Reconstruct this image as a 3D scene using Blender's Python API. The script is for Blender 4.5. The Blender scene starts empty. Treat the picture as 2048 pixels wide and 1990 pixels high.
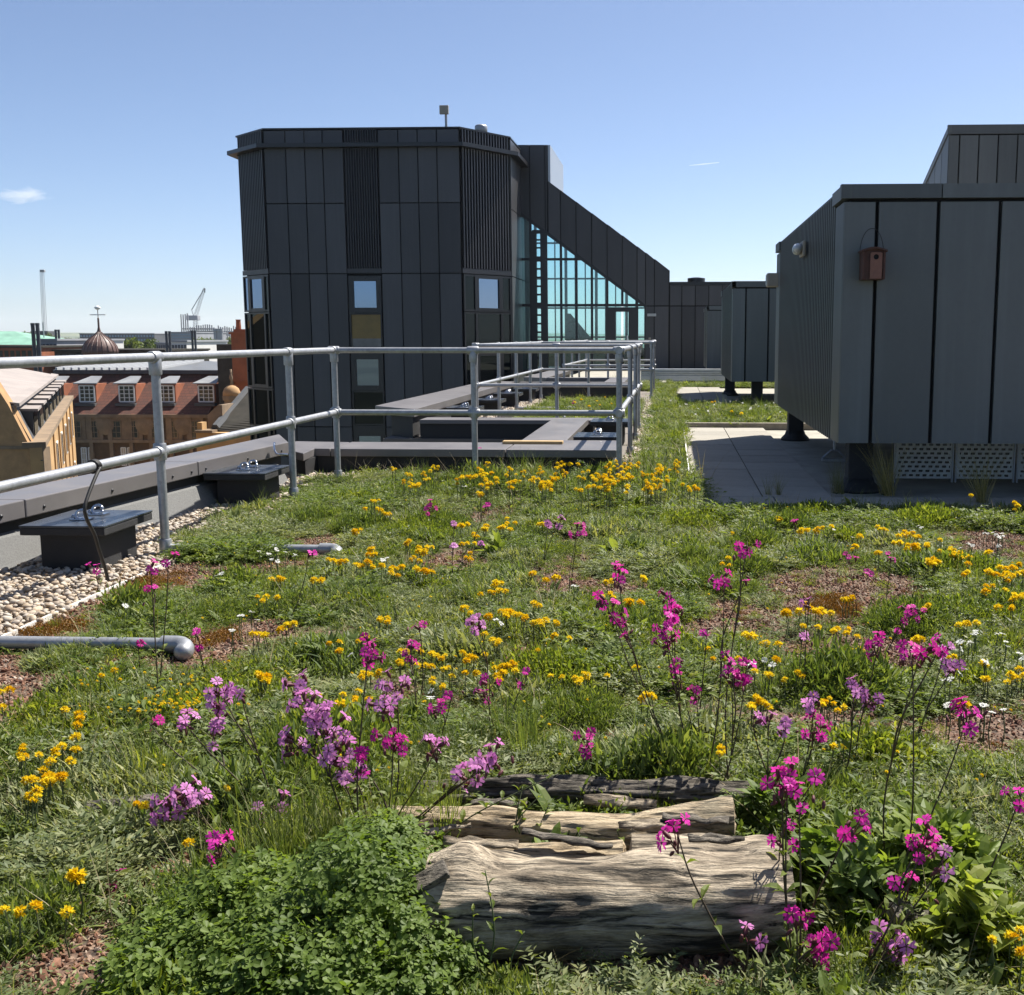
import bpy, bmesh, math, random
import numpy as np
from mathutils import Vector, Matrix, Euler, noise as mnoise

# ------------------------------------------------------------------ camera
F, PCX, PCY, HZ, VPX, EYE = 2250.0, 1240.0, 995.0, 674.0, 1345.0, 1.19
PITCH = math.atan((PCY - HZ) / F)
YAW = math.atan((VPX - PCX) / F * math.cos(PITCH))
scene = bpy.context.scene
COL = scene.collection
cam_data = bpy.data.cameras.new('camera')
cam_data.sensor_width = 36.0
cam_data.lens = F / 2048.0 * 36.0
cam_data.shift_x = (1024.0 - PCX) / 2048.0
cam_data.shift_y = 0.0
cam_data.clip_start = 0.05
cam_data.clip_end = 40000.0
cam = bpy.data.objects.new('camera', cam_data)
cam.location = (0, 0, EYE)
cam.rotation_euler = (math.pi / 2 - PITCH, 0, YAW)
COL.objects.link(cam)
scene.camera = cam

# ------------------------------------------------------------------ sky, sun, exposure
SUN_X, SUN_Y = 0.46, 0.50            # shadow shift per metre of height, to the left and towards the camera
SUN_EL = math.atan2(1.0, math.hypot(SUN_X, SUN_Y))
SUN_AZ = math.atan2(SUN_X, SUN_Y)    # clockwise from +Y
world = bpy.data.worlds.new('World')
scene.world = world
world.use_nodes = True
wn = world.node_tree.nodes
wl = world.node_tree.links
wn.clear()
w_out = wn.new('ShaderNodeOutputWorld')
w_bg = wn.new('ShaderNodeBackground')
w_sky = wn.new('ShaderNodeTexSky')
w_sky.sky_type = 'NISHITA'
w_sky.sun_disc = False
w_sky.sun_elevation = SUN_EL
w_sky.sun_rotation = SUN_AZ
w_sky.altitude = 50.0
w_sky.air_density = 0.6
w_sky.dust_density = 0.8
w_sky.ozone_density = 3.0
w_bg.inputs['Strength'].default_value = 0.074
wl.new(w_sky.outputs[0], w_bg.inputs[0])
wl.new(w_bg.outputs[0], w_out.inputs[0])

sun_data = bpy.data.lights.new('sun', 'SUN')
sun_data.energy = 5.0
sun_data.angle = math.radians(0.53)
sun_data.color = (1.0, 0.95, 0.87)
sun = bpy.data.objects.new('sun', sun_data)
sun.rotation_euler = Vector((-SUN_X, -SUN_Y, -1.0)).to_track_quat('-Z', 'Y').to_euler()
sun.location = (10, 12, 30)
COL.objects.link(sun)

vs = scene.view_settings
vs.view_transform = 'Standard'
vs.look = 'None'
vs.exposure = 1.1
vs.gamma = 1.0
scene.cycles.use_denoising = True
scene.cycles.max_bounces = 8
scene.cycles.transparent_max_bounces = 16
scene.cycles.transmission_bounces = 6
scene.cycles.volume_bounces = 1

# ------------------------------------------------------------------ photo pixel -> place (a pixel gives a direction, a plane gives the distance)
_cp, _sp, _cy, _sy = math.cos(PITCH), math.sin(PITCH), math.cos(YAW), math.sin(YAW)
_fwd = Vector((-_sy * _cp, _cy * _cp, -_sp))
_rgt = Vector((_cy, _sy, 0.0))
_up = _rgt.cross(_fwd)
_eye = Vector((0, 0, EYE))
def ray(x, y): return _fwd + _rgt * ((x - PCX) / F) - _up * ((y - PCY) / F)
def gz(p, z=0.0):
    d = ray(*p); return _eye + d * ((z - EYE) / d.z)
def gy(p, Y):
    d = ray(*p); return _eye + d * (Y / d.y)
def gx(p, X):
    d = ray(*p); return _eye + d * (X / d.x)
# crops of the photograph that the coordinates were read from
def Z1(x, y): return (430 + x / 2.72, 190 + y / 2.72)
def Z2(x, y): return (x / 3.808, 500 + y / 3.808)
def Z4(x, y): return (900 + x / 3.808, 390 + y / 3.808)
def Z6(x, y): return (1380 + x / 2.41, 230 + y / 2.41)
def R6(x, y): return (1250 + x / 3.564, 680 + y / 3.564)
def Z8(x, y): return (300 + x / 4.76, 600 + y / 4.76)
def D(x, y): return (x * 1.0455, y * 1.0452)

# ------------------------------------------------------------------ helpers
rng = random.Random(7)
nr = np.random.RandomState(11)
WORLD = {}                       # world position of every root and part

def empty(name, loc, rz=0.0):
    o = bpy.data.objects.new(name, None)
    o.empty_display_size = 0.1
    o.location = loc
    o.rotation_euler = (0, 0, rz)
    COL.objects.link(o)
    WORLD[o.name] = Vector(loc)
    return o

def tag(o, label=None, cat=None, group=None, kind=None):
    if label: o['label'] = label
    if cat: o['category'] = cat
    if group: o['group'] = group
    if kind: o['kind'] = kind
    return o

class MB:
    """collects shapes; build() links them as one mesh object"""
    def __init__(self):
        self.v = []; self.f = []
    def add(self, verts, faces):
        n = len(self.v)
        self.v.extend([Vector(p) for p in verts])
        self.f.extend([tuple(i + n for i in f) for f in faces])
        return self
    def box(self, a, b, M=None):
        x0, y0, z0 = a; x1, y1, z1 = b
        vs_ = [(x0,y0,z0),(x1,y0,z0),(x1,y1,z0),(x0,y1,z0),(x0,y0,z1),(x1,y0,z1),(x1,y1,z1),(x0,y1,z1)]
        if M is not None: vs_ = [M @ Vector(p) for p in vs_]
        return self.add(vs_, [(0,3,2,1),(4,5,6,7),(0,1,5,4),(1,2,6,5),(2,3,7,6),(3,0,4,7)])
    def bbox(self, a, b, bev=0.01, M=None):
        """box with bevelled edges"""
        bm = bmesh.new()
        bmesh.ops.create_cube(bm, size=1.0)
        s = [b[i] - a[i] for i in range(3)]; c = [(a[i] + b[i]) / 2 for i in range(3)]
        for v in bm.verts: v.co = Vector((c[i] + v.co[i] * s[i] for i in range(3)))
        bmesh.ops.bevel(bm, geom=list(bm.edges), offset=min(bev, min(s) * 0.45), segments=2, profile=0.6, affect='EDGES')
        bm.verts.ensure_lookup_table()
        vs_ = [v.co.copy() if M is None else M @ v.co for v in bm.verts]
        fs = [tuple(v.index for v in f.verts) for f in bm.faces]
        bm.free()
        return self.add(vs_, fs)
    def prism(self, poly, vec):
        """polygon (3-D points, in order) pushed along vec"""
        n = len(poly); vec = Vector(vec)
        p = [Vector(q) for q in poly]
        nrm = Vector((0, 0, 0))
        for i in range(n): nrm += p[i].cross(p[(i + 1) % n])
        if nrm.dot(vec) > 0: p.reverse()
        vs_ = p + [q + vec for q in p]
        fs = [tuple(range(n)), tuple(range(2 * n - 1, n - 1, -1))]
        for i in range(n):
            j = (i + 1) % n
            fs.append((i, i + n, j + n, j))
        return self.add(vs_, fs)
    def tube(self, path, r, seg=10, cap=True):
        """r: number or list of radii"""
        path = [Vector(p) for p in path]; n = len(path)
        rs = r if isinstance(r, (list, tuple)) else [r] * n
        base = len(self.v); vs_ = []; fs = []
        t0 = (path[1] - path[0]).normalized()
        ref = Vector((0, 0, 1)) if abs(t0.z) < 0.9 else Vector((1, 0, 0))
        u = t0.cross(ref).normalized()
        for i in range(n):
            t = (path[min(i + 1, n - 1)] - path[max(i - 1, 0)]).normalized()
            u = (u - t * u.dot(t)).normalized(); w = t.cross(u)
            for k in range(seg):
                a = 2 * math.pi * k / seg
                vs_.append(path[i] + (u * math.cos(a) + w * math.sin(a)) * rs[i])
        for i in range(n - 1):
            for k in range(seg):
                k2 = (k + 1) % seg
                fs.append((i*seg+k, i*seg+k2, (i+1)*seg+k2, (i+1)*seg+k))
        if cap:
            fs.append(tuple(range(seg - 1, -1, -1)))
            fs.append(tuple((n - 1) * seg + k for k in range(seg)))
        return self.add(vs_, fs)
    def lathe(self, prof, centre, seg=20):
        """prof: list of (r, z)"""
        c = Vector(centre); vs_ = []; fs = []
        for r, z in prof:
            for k in range(seg):
                a = 2 * math.pi * k / seg
                vs_.append(c + Vector((r * math.cos(a), r * math.sin(a), z)))
        n = len(prof)
        for i in range(n - 1):
            for k in range(seg):
                k2 = (k + 1) % seg
                fs.append((i*seg+k, i*seg+k2, (i+1)*seg+k2, (i+1)*seg+k))
        fs.append(tuple(range(seg - 1, -1, -1)))
        fs.append(tuple((n - 1) * seg + k for k in range(seg)))
        return self.add(vs_, fs)
    def build(self, name, mat, parent=None, smooth=False, origin=None, local=False):
        """vertices are world positions unless local"""
        if parent is not None: org = WORLD[parent.name]
        elif origin is not None: org = Vector(origin)
        else: org = Vector((0, 0, 0))
        if local: vs_ = [tuple(p) for p in self.v]
        else: vs_ = [tuple(p - org) for p in self.v]
        me = bpy.data.meshes.new(name)
        me.from_pydata(vs_, [], self.f)
        if mat: me.materials.append(mat)
        if smooth: me.polygons.foreach_set('use_smooth', [True] * len(me.polygons))
        me.update()
        o = bpy.data.objects.new(name, me)
        if parent is not None: o.parent = parent
        else: o.location = org
        COL.objects.link(o)
        WORLD[o.name] = org
        return o

def smooth_angle(o, deg=40):
    me = o.data
    me.polygons.foreach_set('use_smooth', [True] * len(me.polygons))
    me.set_sharp_from_angle(angle=math.radians(deg))
    return o

def place(me, name, parent, loc, rot=(0, 0, 0), scale=(1, 1, 1)):
    """another piece sharing mesh data, at a position relative to its parent"""
    o = bpy.data.objects.new(name, me)
    if parent is not None: o.parent = parent
    o.location = loc
    o.rotation_euler = rot
    o.scale = scale if not isinstance(scale, (int, float)) else (scale,) * 3
    COL.objects.link(o)
    WORLD[o.name] = (WORLD[parent.name] if parent is not None else Vector((0, 0, 0))) + Vector(loc)
    return o

def copy_tree(o, loc=None, parent=None):
    c = o.copy()
    COL.objects.link(c)
    c.parent = parent
    if loc is not None: c.location = loc
    WORLD[c.name] = Vector(c.location) if parent is None else WORLD[parent.name] + Vector(c.location)
    for ch in list(o.children): copy_tree(ch, None, c)
    return c

# ------------------------------------------------------------------ materials
def new_mat(name):
    m = bpy.data.materials.new(name)
    m.use_nodes = True
    nt = m.node_tree
    b = nt.nodes['Principled BSDF']
    return m, nt, b

def mixrgb(nt, fac, a, b, mode='MIX'):
    n = nt.nodes.new('ShaderNodeMix'); n.data_type = 'RGBA'; n.blend_type = mode
    for sock, val in ((n.inputs['Factor'], fac), (n.inputs['A'], a), (n.inputs['B'], b)):
        if hasattr(val, 'is_linked') or hasattr(val, 'links'): nt.links.new(val, sock)
        elif isinstance(val, (int, float)): sock.default_value = val
        else: sock.default_value = (*val[:3], 1)
    return n.outputs['Result']

def noise_node(nt, scale, detail=4, rough=0.55, coord='Object', stretch=None, dist=0.0):
    tc = nt.nodes.new('ShaderNodeTexCoord')
    out = tc.outputs[coord]
    if stretch:
        mp = nt.nodes.new('ShaderNodeMapping'); mp.inputs['Scale'].default_value = stretch
        nt.links.new(out, mp.inputs['Vector']); out = mp.outputs[0]
    n = nt.nodes.new('ShaderNodeTexNoise')
    n.inputs['Scale'].default_value = scale; n.inputs['Detail'].default_value = detail
    n.inputs['Roughness'].default_value = rough; n.inputs['Distortion'].default_value = dist
    nt.links.new(out, n.inputs['Vector'])
    return n.outputs['Fac']

def ramp(nt, fac, stops):
    r = nt.nodes.new('ShaderNodeValToRGB')
    el = r.color_ramp.elements
    while len(el) > 1: el.remove(el[-1])
    for i, (p, c) in enumerate(stops):
        e = el[0] if i == 0 else el.new(p)
        e.position = p
        e.color = (*c, 1) if len(c) == 3 else c
    nt.links.new(fac, r.inputs[0])
    return r.outputs[0]

def bump(nt, b, height, strength=0.3, dist=0.01):
    n = nt.nodes.new('ShaderNodeBump')
    n.inputs['Strength'].default_value = strength; n.inputs['Distance'].default_value = dist
    nt.links.new(height, n.inputs['Height'])
    nt.links.new(n.outputs[0], b.inputs['Normal'])

def simple(name, col, rough=0.6, metal=0.0, spec=0.5, var=0.25, scale=6.0, bumps=0.0, bscale=60.0, stretch=None, rvar=0.1):
    """a colour with uneven, weathered tone and optional fine relief"""
    m, nt, b = new_mat(name)
    n1 = noise_node(nt, scale, 5, 0.6, stretch=stretch)
    lo = [c * (1 - var) for c in col]; hi = [min(1, c * (1 + var)) for c in col]
    nt.links.new(ramp(nt, n1, [(0.3, lo), (0.7, hi)]), b.inputs['Base Color'])
    rr = ramp(nt, n1, [(0.25, (max(0, rough - rvar),) * 3), (0.75, (min(1, rough + rvar),) * 3)])
    nt.links.new(rr, b.inputs['Roughness'])
    b.inputs['Metallic'].default_value = metal
    b.inputs['Specular IOR Level'].default_value = spec
    if bumps: bump(nt, b, noise_node(nt, bscale, 3), bumps, 0.01)
    return m

M = {}
# dark coated cladding panels in the slightly different batches the photograph shows
def cladding(name, col):
    m, nt, b = new_mat(name)
    oi = nt.nodes.new('ShaderNodeObjectInfo')
    n1 = noise_node(nt, 0.9, 6, 0.65, 'Object', stretch=(1, 1, 0.35))
    n2 = noise_node(nt, 22, 3, 0.6, 'Object')
    c = ramp(nt, n1, [(0.3, [x * 0.86 for x in col]), (0.7, [x * 1.12 for x in col])])
    c = mixrgb(nt, 0.03, c, ramp(nt, n2, [(0.3, (0, 0, 0)), (0.8, (0.25, 0.25, 0.24))]), 'ADD')
    st = noise_node(nt, 7, 5, 0.6, 'Object', stretch=(1.6, 1.6, 0.06))
    c = mixrgb(nt, ramp(nt, st, [(0.5, (0, 0, 0)), (0.75, (0.22, 0.22, 0.22))]), c, [min(1, x * 1.7) for x in col])
    r = ramp(nt, oi.outputs['Random'], [(0, (0.76,) * 3), (1, (1.24,) * 3)])
    c = mixrgb(nt, 1.0, c, r, 'MULTIPLY')
    nt.links.new(c, b.inputs['Base Color'])
    b.inputs['Roughness'].default_value = 0.42
    b.inputs['Specular IOR Level'].default_value = 0.45
    bump(nt, b, noise_node(nt, 1.4, 2), 0.10, 0.05)
    return m
M['clad'] = cladding('anthracite_cladding', (0.050, 0.050, 0.055))
M['clad_dark'] = cladding('darker_cladding', (0.030, 0.030, 0.034))
M['clad_box'] = cladding('grey_green_cladding', (0.100, 0.110, 0.110))
M['clad_taupe'] = cladding('warm_grey_cladding', (0.115, 0.112, 0.105))
M['slat'] = simple('louvre_slat', (0.030, 0.030, 0.034), 0.4, var=0.15, scale=2)
M['slat_box'] = simple('plant_box_slat', (0.105, 0.108, 0.102), 0.38, var=0.15, scale=2)
M['joint'] = simple('joint_black', (0.008, 0.008, 0.009), 0.8, var=0.1)
M['frame'] = simple('window_frame_black', (0.014, 0.014, 0.016), 0.35, var=0.1)
M['coping'] = simple('grey_coping', (0.135, 0.126, 0.125), 0.42, var=0.12, scale=3, spec=0.5, bumps=0.03, bscale=30)
M['membrane'] = simple('black_membrane', (0.018, 0.018, 0.019), 0.7, var=0.25, scale=8, bumps=0.2, bscale=120)
M['felt'] = simple('mineral_felt', (0.145, 0.145, 0.14), 0.9, var=0.3, scale=120, bumps=0.5, bscale=300)
M['render'] = simple('taupe_render', (0.155, 0.135, 0.115), 0.9, var=0.12, scale=4, bumps=0.3, bscale=90)
M['block'] = simple('anchor_block_black', (0.022, 0.022, 0.023), 0.75, var=0.3, scale=20, bumps=0.4, bscale=200)
M['plate'] = simple('anchor_plate', (0.055, 0.062, 0.072), 0.3, metal=0.35, var=0.15, scale=6)
M['steel'] = simple('bright_steel', (0.55, 0.55, 0.56), 0.22, metal=1.0, var=0.1)
def galv():
    m, nt, b = new_mat('galvanised_steel')
    v = nt.nodes.new('ShaderNodeTexVoronoi'); v.inputs['Scale'].default_value = 55
    tc = nt.nodes.new('ShaderNodeTexCoord'); nt.links.new(tc.outputs['Object'], v.inputs['Vector'])
    n1 = noise_node(nt, 5, 5, 0.65)
    c = ramp(nt, n1, [(0.3, (0.27, 0.28, 0.295)), (0.7, (0.39, 0.40, 0.415))])
    bw = nt.nodes.new('ShaderNodeRGBToBW'); nt.links.new(v.outputs['Color'], bw.inputs[0])
    c = mixrgb(nt, 0.14, c, bw.outputs[0], 'OVERLAY')
    nt.links.new(c, b.inputs['Base Color'])
    b.inputs['Metallic'].default_value = 0.55
    b.inputs['Roughness'].default_value = 0.46
    bump(nt, b, noise_node(nt, 90, 3), 0.08, 0.004)
    return m
M['galv'] = galv()
M['cable'] = simple('black_cable', (0.02, 0.019, 0.018), 0.55, var=0.3)
M['zinc_light'] = simple('pale_metal_tray', (0.42, 0.44, 0.46), 0.4, metal=0.6, var=0.1)
M['white_paint'] = simple('white_edge', (0.62, 0.60, 0.55), 0.7, var=0.2, scale=20)
def paving():
    m, nt, b = new_mat('concrete_paving')
    oi = nt.nodes.new('ShaderNodeObjectInfo')
    n1 = noise_node(nt, 7, 7, 0.7); n2 = noise_node(nt, 160, 3)
    c = ramp(nt, n1, [(0.3, (0.19, 0.172, 0.138)), (0.72, (0.275, 0.25, 0.203))])
    c = mixrgb(nt, 0.25, c, ramp(nt, n2, [(0.3, (0.2, 0.19, 0.17)), (0.7, (0.65, 0.62, 0.55))]))
    c = mixrgb(nt, 1.0, c, ramp(nt, oi.outputs['Random'], [(0, (0.88,) * 3), (1, (1.08,) * 3)]), 'MULTIPLY')
    nt.links.new(c, b.inputs['Base Color']); b.inputs['Roughness'].default_value = 0.88
    bump(nt, b, n2, 0.25, 0.003)
    return m
M['paving'] = paving()
def soil():
    m, nt, b = new_mat('brick_substrate')
    v = nt.nodes.new('ShaderNodeTexVoronoi'); v.inputs['Scale'].default_value = 85
    tc = nt.nodes.new('ShaderNodeTexCoord'); nt.links.new(tc.outputs['Object'], v.inputs['Vector'])
    sep = nt.nodes.new('ShaderNodeSeparateColor'); nt.links.new(v.outputs['Color'], sep.inputs[0])
    c = ramp(nt, sep.outputs[0], [(0.0, (0.035, 0.024, 0.018)), (0.35, (0.10, 0.055, 0.036)), (0.7, (0.18, 0.10, 0.065)), (1.0, (0.26, 0.18, 0.13))])
    n1 = noise_node(nt, 2.2, 6, 0.6)
    c = mixrgb(nt, ramp(nt, n1, [(0.35, (0, 0, 0)), (0.7, (0.7, 0.7, 0.7))]), c, (0.07, 0.055, 0.035))
    nt.links.new(c, b.inputs['Base Color']); b.inputs['Roughness'].default_value = 0.95
    bump(nt, b, v.outputs['Distance'], 0.8, 0.01)
    return m
M['soil'] = soil()
def glass_pane(name, tint, refl=0.35, dark=(0.012, 0.016, 0.02), rough=0.02):
    """a coated window pane: strong mirror over a dark interior"""
    m, nt, b = new_mat(name)
    nt.nodes.remove(b)
    out = nt.nodes['Material Output']
    d = nt.nodes.new('ShaderNodeBsdfDiffuse'); d.inputs[0].default_value = (*dark, 1)
    g = nt.nodes.new('ShaderNodeBsdfGlossy'); g.inputs['Color'].default_value = (*tint, 1); g.inputs['Roughness'].default_value = rough
    lw = nt.nodes.new('ShaderNodeFresnel'); lw.inputs[0].default_value = 1.5
    mx = nt.nodes.new('ShaderNodeMath'); mx.operation = 'ADD'; mx.inputs[1].default_value = refl; mx.use_clamp = True
    nt.links.new(lw.outputs[0], mx.inputs[0])
    n = nt.nodes.new('ShaderNodeBump'); n.inputs['Strength'].default_value = 0.02; n.inputs['Distance'].default_value = 0.05
    nt.links.new(noise_node(nt, 0.8, 2), n.inputs['Height']); nt.links.new(n.outputs[0], g.inputs['Normal'])
    mix = nt.nodes.new('ShaderNodeMixShader')
    nt.links.new(mx.outputs[0], mix.inputs[0]); nt.links.new(d.outputs[0], mix.inputs[1]); nt.links.new(g.outputs[0], mix.inputs[2])
    nt.links.new(mix.outputs[0], out.inputs['Surface'])
    return m
def clear_glass(name, tint, refl=0.06):
    m, nt, b = new_mat(name)
    nt.nodes.remove(b)
    out = nt.nodes['Material Output']
    t = nt.nodes.new('ShaderNodeBsdfTransparent'); t.inputs[0].default_value = (*tint, 1)
    g = nt.nodes.new('ShaderNodeBsdfGlossy'); g.inputs['Roughness'].default_value = 0.02
    lw = nt.nodes.new('ShaderNodeFresnel'); lw.inputs[0].default_value = 1.45
    mx = nt.nodes.new('ShaderNodeMath'); mx.operation = 'ADD'; mx.inputs[1].default_value = refl; mx.use_clamp = True
    nt.links.new(lw.outputs[0], mx.inputs[0])
    mix = nt.nodes.new('ShaderNodeMixShader')
    nt.links.new(mx.outputs[0], mix.inputs[0]); nt.links.new(t.outputs[0], mix.inputs[1]); nt.links.new(g.outputs[0], mix.inputs[2])
    nt.links.new(mix.outputs[0], out.inputs['Surface'])
    return m
M['pane'] = glass_pane('dark_window_pane', (0.50, 0.66, 0.92), 0.34)
M['pane_dim'] = glass_pane('dim_window_pane', (0.45, 0.52, 0.52), 0.0, (0.007, 0.009, 0.010))
M['glazing'] = clear_glass('atrium_glass', (0.70, 0.90, 0.90))
M['reflection_tan'] = simple('tan_reflection', (0.24, 0.16, 0.05), 0.6, var=0.2, scale=1.5)  # pane colour imitating the reflection of a yellow building
M['reflection_grey'] = simple('grey_reflection', (0.20, 0.19, 0.175), 0.6, var=0.3, scale=1.5)  # paler reflection on the pane, also put in as plain colour
def Z5(x, y): return (500 + x / 2.178, 660 + y / 2.178)
def Z3(x, y): return (x / 2.8, 850 + y / 2.8)
# ================================================================== THE SETTING
GZ = -22.0
M['town_ground'] = simple('town_ground', (0.075, 0.082, 0.055), 0.95, var=0.5, scale=0.012)
M['street'] = simple('street_asphalt', (0.055, 0.054, 0.053), 0.9, var=0.2, scale=0.3)
def hill_mat():
    m, nt, b = new_mat('hill_fields')
    n1 = noise_node(nt, 0.0035, 6, 0.6); n2 = noise_node(nt, 0.02, 4)
    c = ramp(nt, n1, [(0.35, (0.03, 0.05, 0.02)), (0.5, (0.06, 0.085, 0.03)), (0.62, (0.16, 0.17, 0.06)), (0.7, (0.04, 0.06, 0.02))])
    c = mixrgb(nt, 0.3, c, ramp(nt, n2, [(0.3, (0.02, 0.03, 0.01)), (0.7, (0.12, 0.14, 0.06))]))
    nt.links.new(c, b.inputs['Base Color']); b.inputs['Roughness'].default_value = 1.0
    return m
M['hill'] = hill_mat()
g = MB()
nseg = 64
g.add([(0, 0, GZ)] + [(14000 * math.cos(2*math.pi*k/nseg), 14000 * math.sin(2*math.pi*k/nseg), GZ) for k in range(nseg)],
      [(0, k + 1, (k + 1) % nseg + 1) for k in range(nseg)])
tag(g.build('ground', M['town_ground']), kind='structure')
# hills along the horizon
def ridge(name, dist, base_h, amp, seed, depth):
    mb = MB(); n = 240; rows = 6; vs_ = []; fs = []
    for i in range(n + 1):
        a = math.radians(-75 + 150 * i / n)
        for r in range(rows):
            t = r / (rows - 1)
            d = dist + depth * (t - 0.5)
            prof = math.sin(math.pi * t) ** 0.8
            h = base_h + amp * mnoise.noise(Vector((a * 6 + seed, t * 1.5, seed))) + amp * 0.35 * mnoise.noise(Vector((a * 40, t * 3, seed)))
            vs_.append((d * math.sin(a - 0.35), d * math.cos(a - 0.35), GZ - 2 + (h + 22) * prof))
    for i in range(n):
        for r in range(rows - 1):
            k = i * rows + r
            fs.append((k, k + rows, k + rows + 1, k + 1))
    mb.add(vs_, fs)
    return tag(mb.build(name, M['hill'], smooth=True), kind='structure')
ridge('hills', 5200, 17, 12, 3.1, 2600)
ridge('hills', 3000, -2, 7, 9.4, 1400)

# our building: decks at roof level around two light wells that open to the left
for x0, x1, y0, y1 in ((-4.1, 9, -4, 10.3), (-1.2, 9, 10.3, 13.46), (-3.5, 9, 13.46, 22.3), (-1.2, 9, 22.3, 24.6), (-3.2, 9, 24.6, 42.35)):
    tag(MB().box((x0, y0, GZ), (x1, y1, -0.03)).build('roof_deck', M['render']), kind='structure')

def vnoise(x, y, seed=0):
    """smooth value noise in 0..1 for numpy arrays"""
    x = np.asarray(x, float); y = np.asarray(y, float)
    xi = np.floor(x).astype(np.int64); yi = np.floor(y).astype(np.int64)
    fx = x - xi; fy = y - yi
    fx = fx * fx * (3 - 2 * fx); fy = fy * fy * (3 - 2 * fy)
    def h(a, b):
        n = (a * 374761393 + b * 668265263 + seed * 974634777) & 0x7fffffff
        n = ((n ^ (n >> 13)) * 1274126177) & 0x7fffffff
        return ((n ^ (n >> 16)) & 0xffff) / 65535.0
    return (h(xi, yi) * (1 - fx) + h(xi + 1, yi) * fx) * (1 - fy) + (h(xi, yi + 1) * (1 - fx) + h(xi + 1, yi + 1) * fx) * fy
def fbm(x, y, seed=0): return 0.55 * vnoise(x, y, seed) + 0.3 * vnoise(x * 2.1, y * 2.1, seed + 1) + 0.15 * vnoise(x * 4.3, y * 4.3, seed + 2)

def bed(name, rects, mat, z, amp=0.0, step=0.12):
    mb = MB()
    for x0, x1, y0, y1 in rects:
        nx = max(1, int((x1 - x0) / step)) if amp else 1; ny = max(1, int((y1 - y0) / step)) if amp else 1
        xs = np.linspace(x0, x1, nx + 1); ys = np.linspace(y0, y1, ny + 1)
        gx_, gy_ = np.meshgrid(xs, ys)
        zz = z + amp * (fbm(gx_ * 2.5, gy_ * 2.5, 5) - 0.5)
        vs_ = [(float(a), float(b), float(c)) for a, b, c in zip(gx_.ravel(), gy_.ravel(), zz.ravel())]
        fs = [(j*(nx+1)+i, j*(nx+1)+i+1, (j+1)*(nx+1)+i+1, (j+1)*(nx+1)+i) for j in range(ny) for i in range(nx)]
        mb.add(vs_, fs)
    return tag(mb.build(name, mat, smooth=amp > 0), kind='structure')
MEADOW = [(-2.63, 6.0, -1.0, 7.62), (-2.63, 0.14, 7.62, 9.55), (-0.26, 0.14, 9.55, 14.95), (-0.26, 6.0, 14.95, 20.1),
          (-2.2, -0.55, 15.3, 21.2), (-0.26, 0.08, 20.1, 28.8), (-2.0, -0.3, 25.6, 29.3), (0.08, 3.0, 27.0, 28.8)]
bed('planting_bed', MEADOW, M['soil'], 0.0, 0.05)
M['pebble_base'] = simple('pebble_base', (0.16, 0.13, 0.10), 0.95, var=0.4, scale=40)
GRAVEL = [(-3.6, -2.63, -1.0, 9.65), (-2.63, -0.47, 9.55, 9.66), (-0.47, -0.26, 9.4, 21.2), (-3.05, -2.2, 14.0, 21.4), (-3.05, -2.0, 25.0, 30.0)]
bed('pebble_bed', GRAVEL, M['pebble_base'], -0.012)
# lower roof surface below the plant boxes and the far end of the roof
M['roofing'] = simple('pale_roofing', (0.30, 0.285, 0.235), 0.9, var=0.25, scale=3, bumps=0.2, bscale=100)
bed('roof_membrane', [(1.20, 9, 8.35, 14.95), (1.12, 9, 20.1, 27.0), (-3.2, 9, 28.8, 42.3), (3.0, 9, 27.0, 28.8), (6.0, 9, -4, 8.35), (6.0, 9, 14.95, 20.1)], M['roofing'], -0.022)

# paving: every slab a piece
def pave(name, rects, label=None):
    root = empty(name, (rects[0][0], rects[0][2], 0)); tag(root, kind='structure')
    me = None
    for x0, x1, y0, y1, sx, sy in rects:
        nx = round((x1 - x0) / sx); ny = round((y1 - y0) / sy)
        sx = (x1 - x0) / nx; sy = (y1 - y0) / ny
        mb = MB().bbox((-sx/2 + .004, -sy/2 + .004, -0.045), (sx/2 - .004, sy/2 - .004, 0.0), 0.005)
        slab = None
        for i in range(nx):
            for j in range(ny):
                x = x0 + (i + .5) * sx; y = y0 + (j + .5) * sy
                loc = (x - rects[0][0], y - rects[0][2], 0.012 + rng.uniform(-.002, .002))
                if slab is None:
                    slab = mb.build('paving_slab', M['paving'], root, local=True); slab.location = loc
                else:
                    slab = place(slab.data, 'paving_slab', root, loc)
                slab.rotation_euler = (rng.gauss(0, .0015), rng.gauss(0, .0015), rng.gauss(0, .001))
    return root
pave('pavement', [(0.16, 1.20, 8.36, 14.80, 0.52, 0.6), (0.16, 5.56, 7.74, 8.36, 0.6, 0.62)])
pave('pavement', [(0.08, 1.12, 20.2, 26.9, 0.52, 0.75)])
# thin white edging strips and the kerb at the end of the path
for (x0, y0, x1, y1, h) in ((-2.63, 1.0, -2.65, 6.6, .03), (0.15, 8.5, 0.15, 14.8, .055), (-0.25, 9.8, -0.25, 21.0, .03)):
    d = Vector((x1 - x0, y1 - y0, 0)).normalized(); s = Vector((d.y, -d.x, 0)) * 0.006
    a, b = Vector((x0, y0, -.01)), Vector((x1, y1, -.01))
    lab = {-2.63: 'thin white edging strip between the wide pebble margin and the meadow', 0.15: 'white edging strip along the side of the slab path',
           -0.25: 'thin white edging strip of the narrow pebble margin beyond the corner post'}[x0]
    tag(MB().prism([a - s, b - s, b + s, a + s], (0, 0, h)).build('edging_strip', M['white_paint'], origin=(x0, y0, 0)), lab, 'edging')
M['kerb'] = simple('weathered_kerb', (0.23, 0.20, 0.16), 0.9, var=0.3, scale=12, bumps=0.3, bscale=80)
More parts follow.
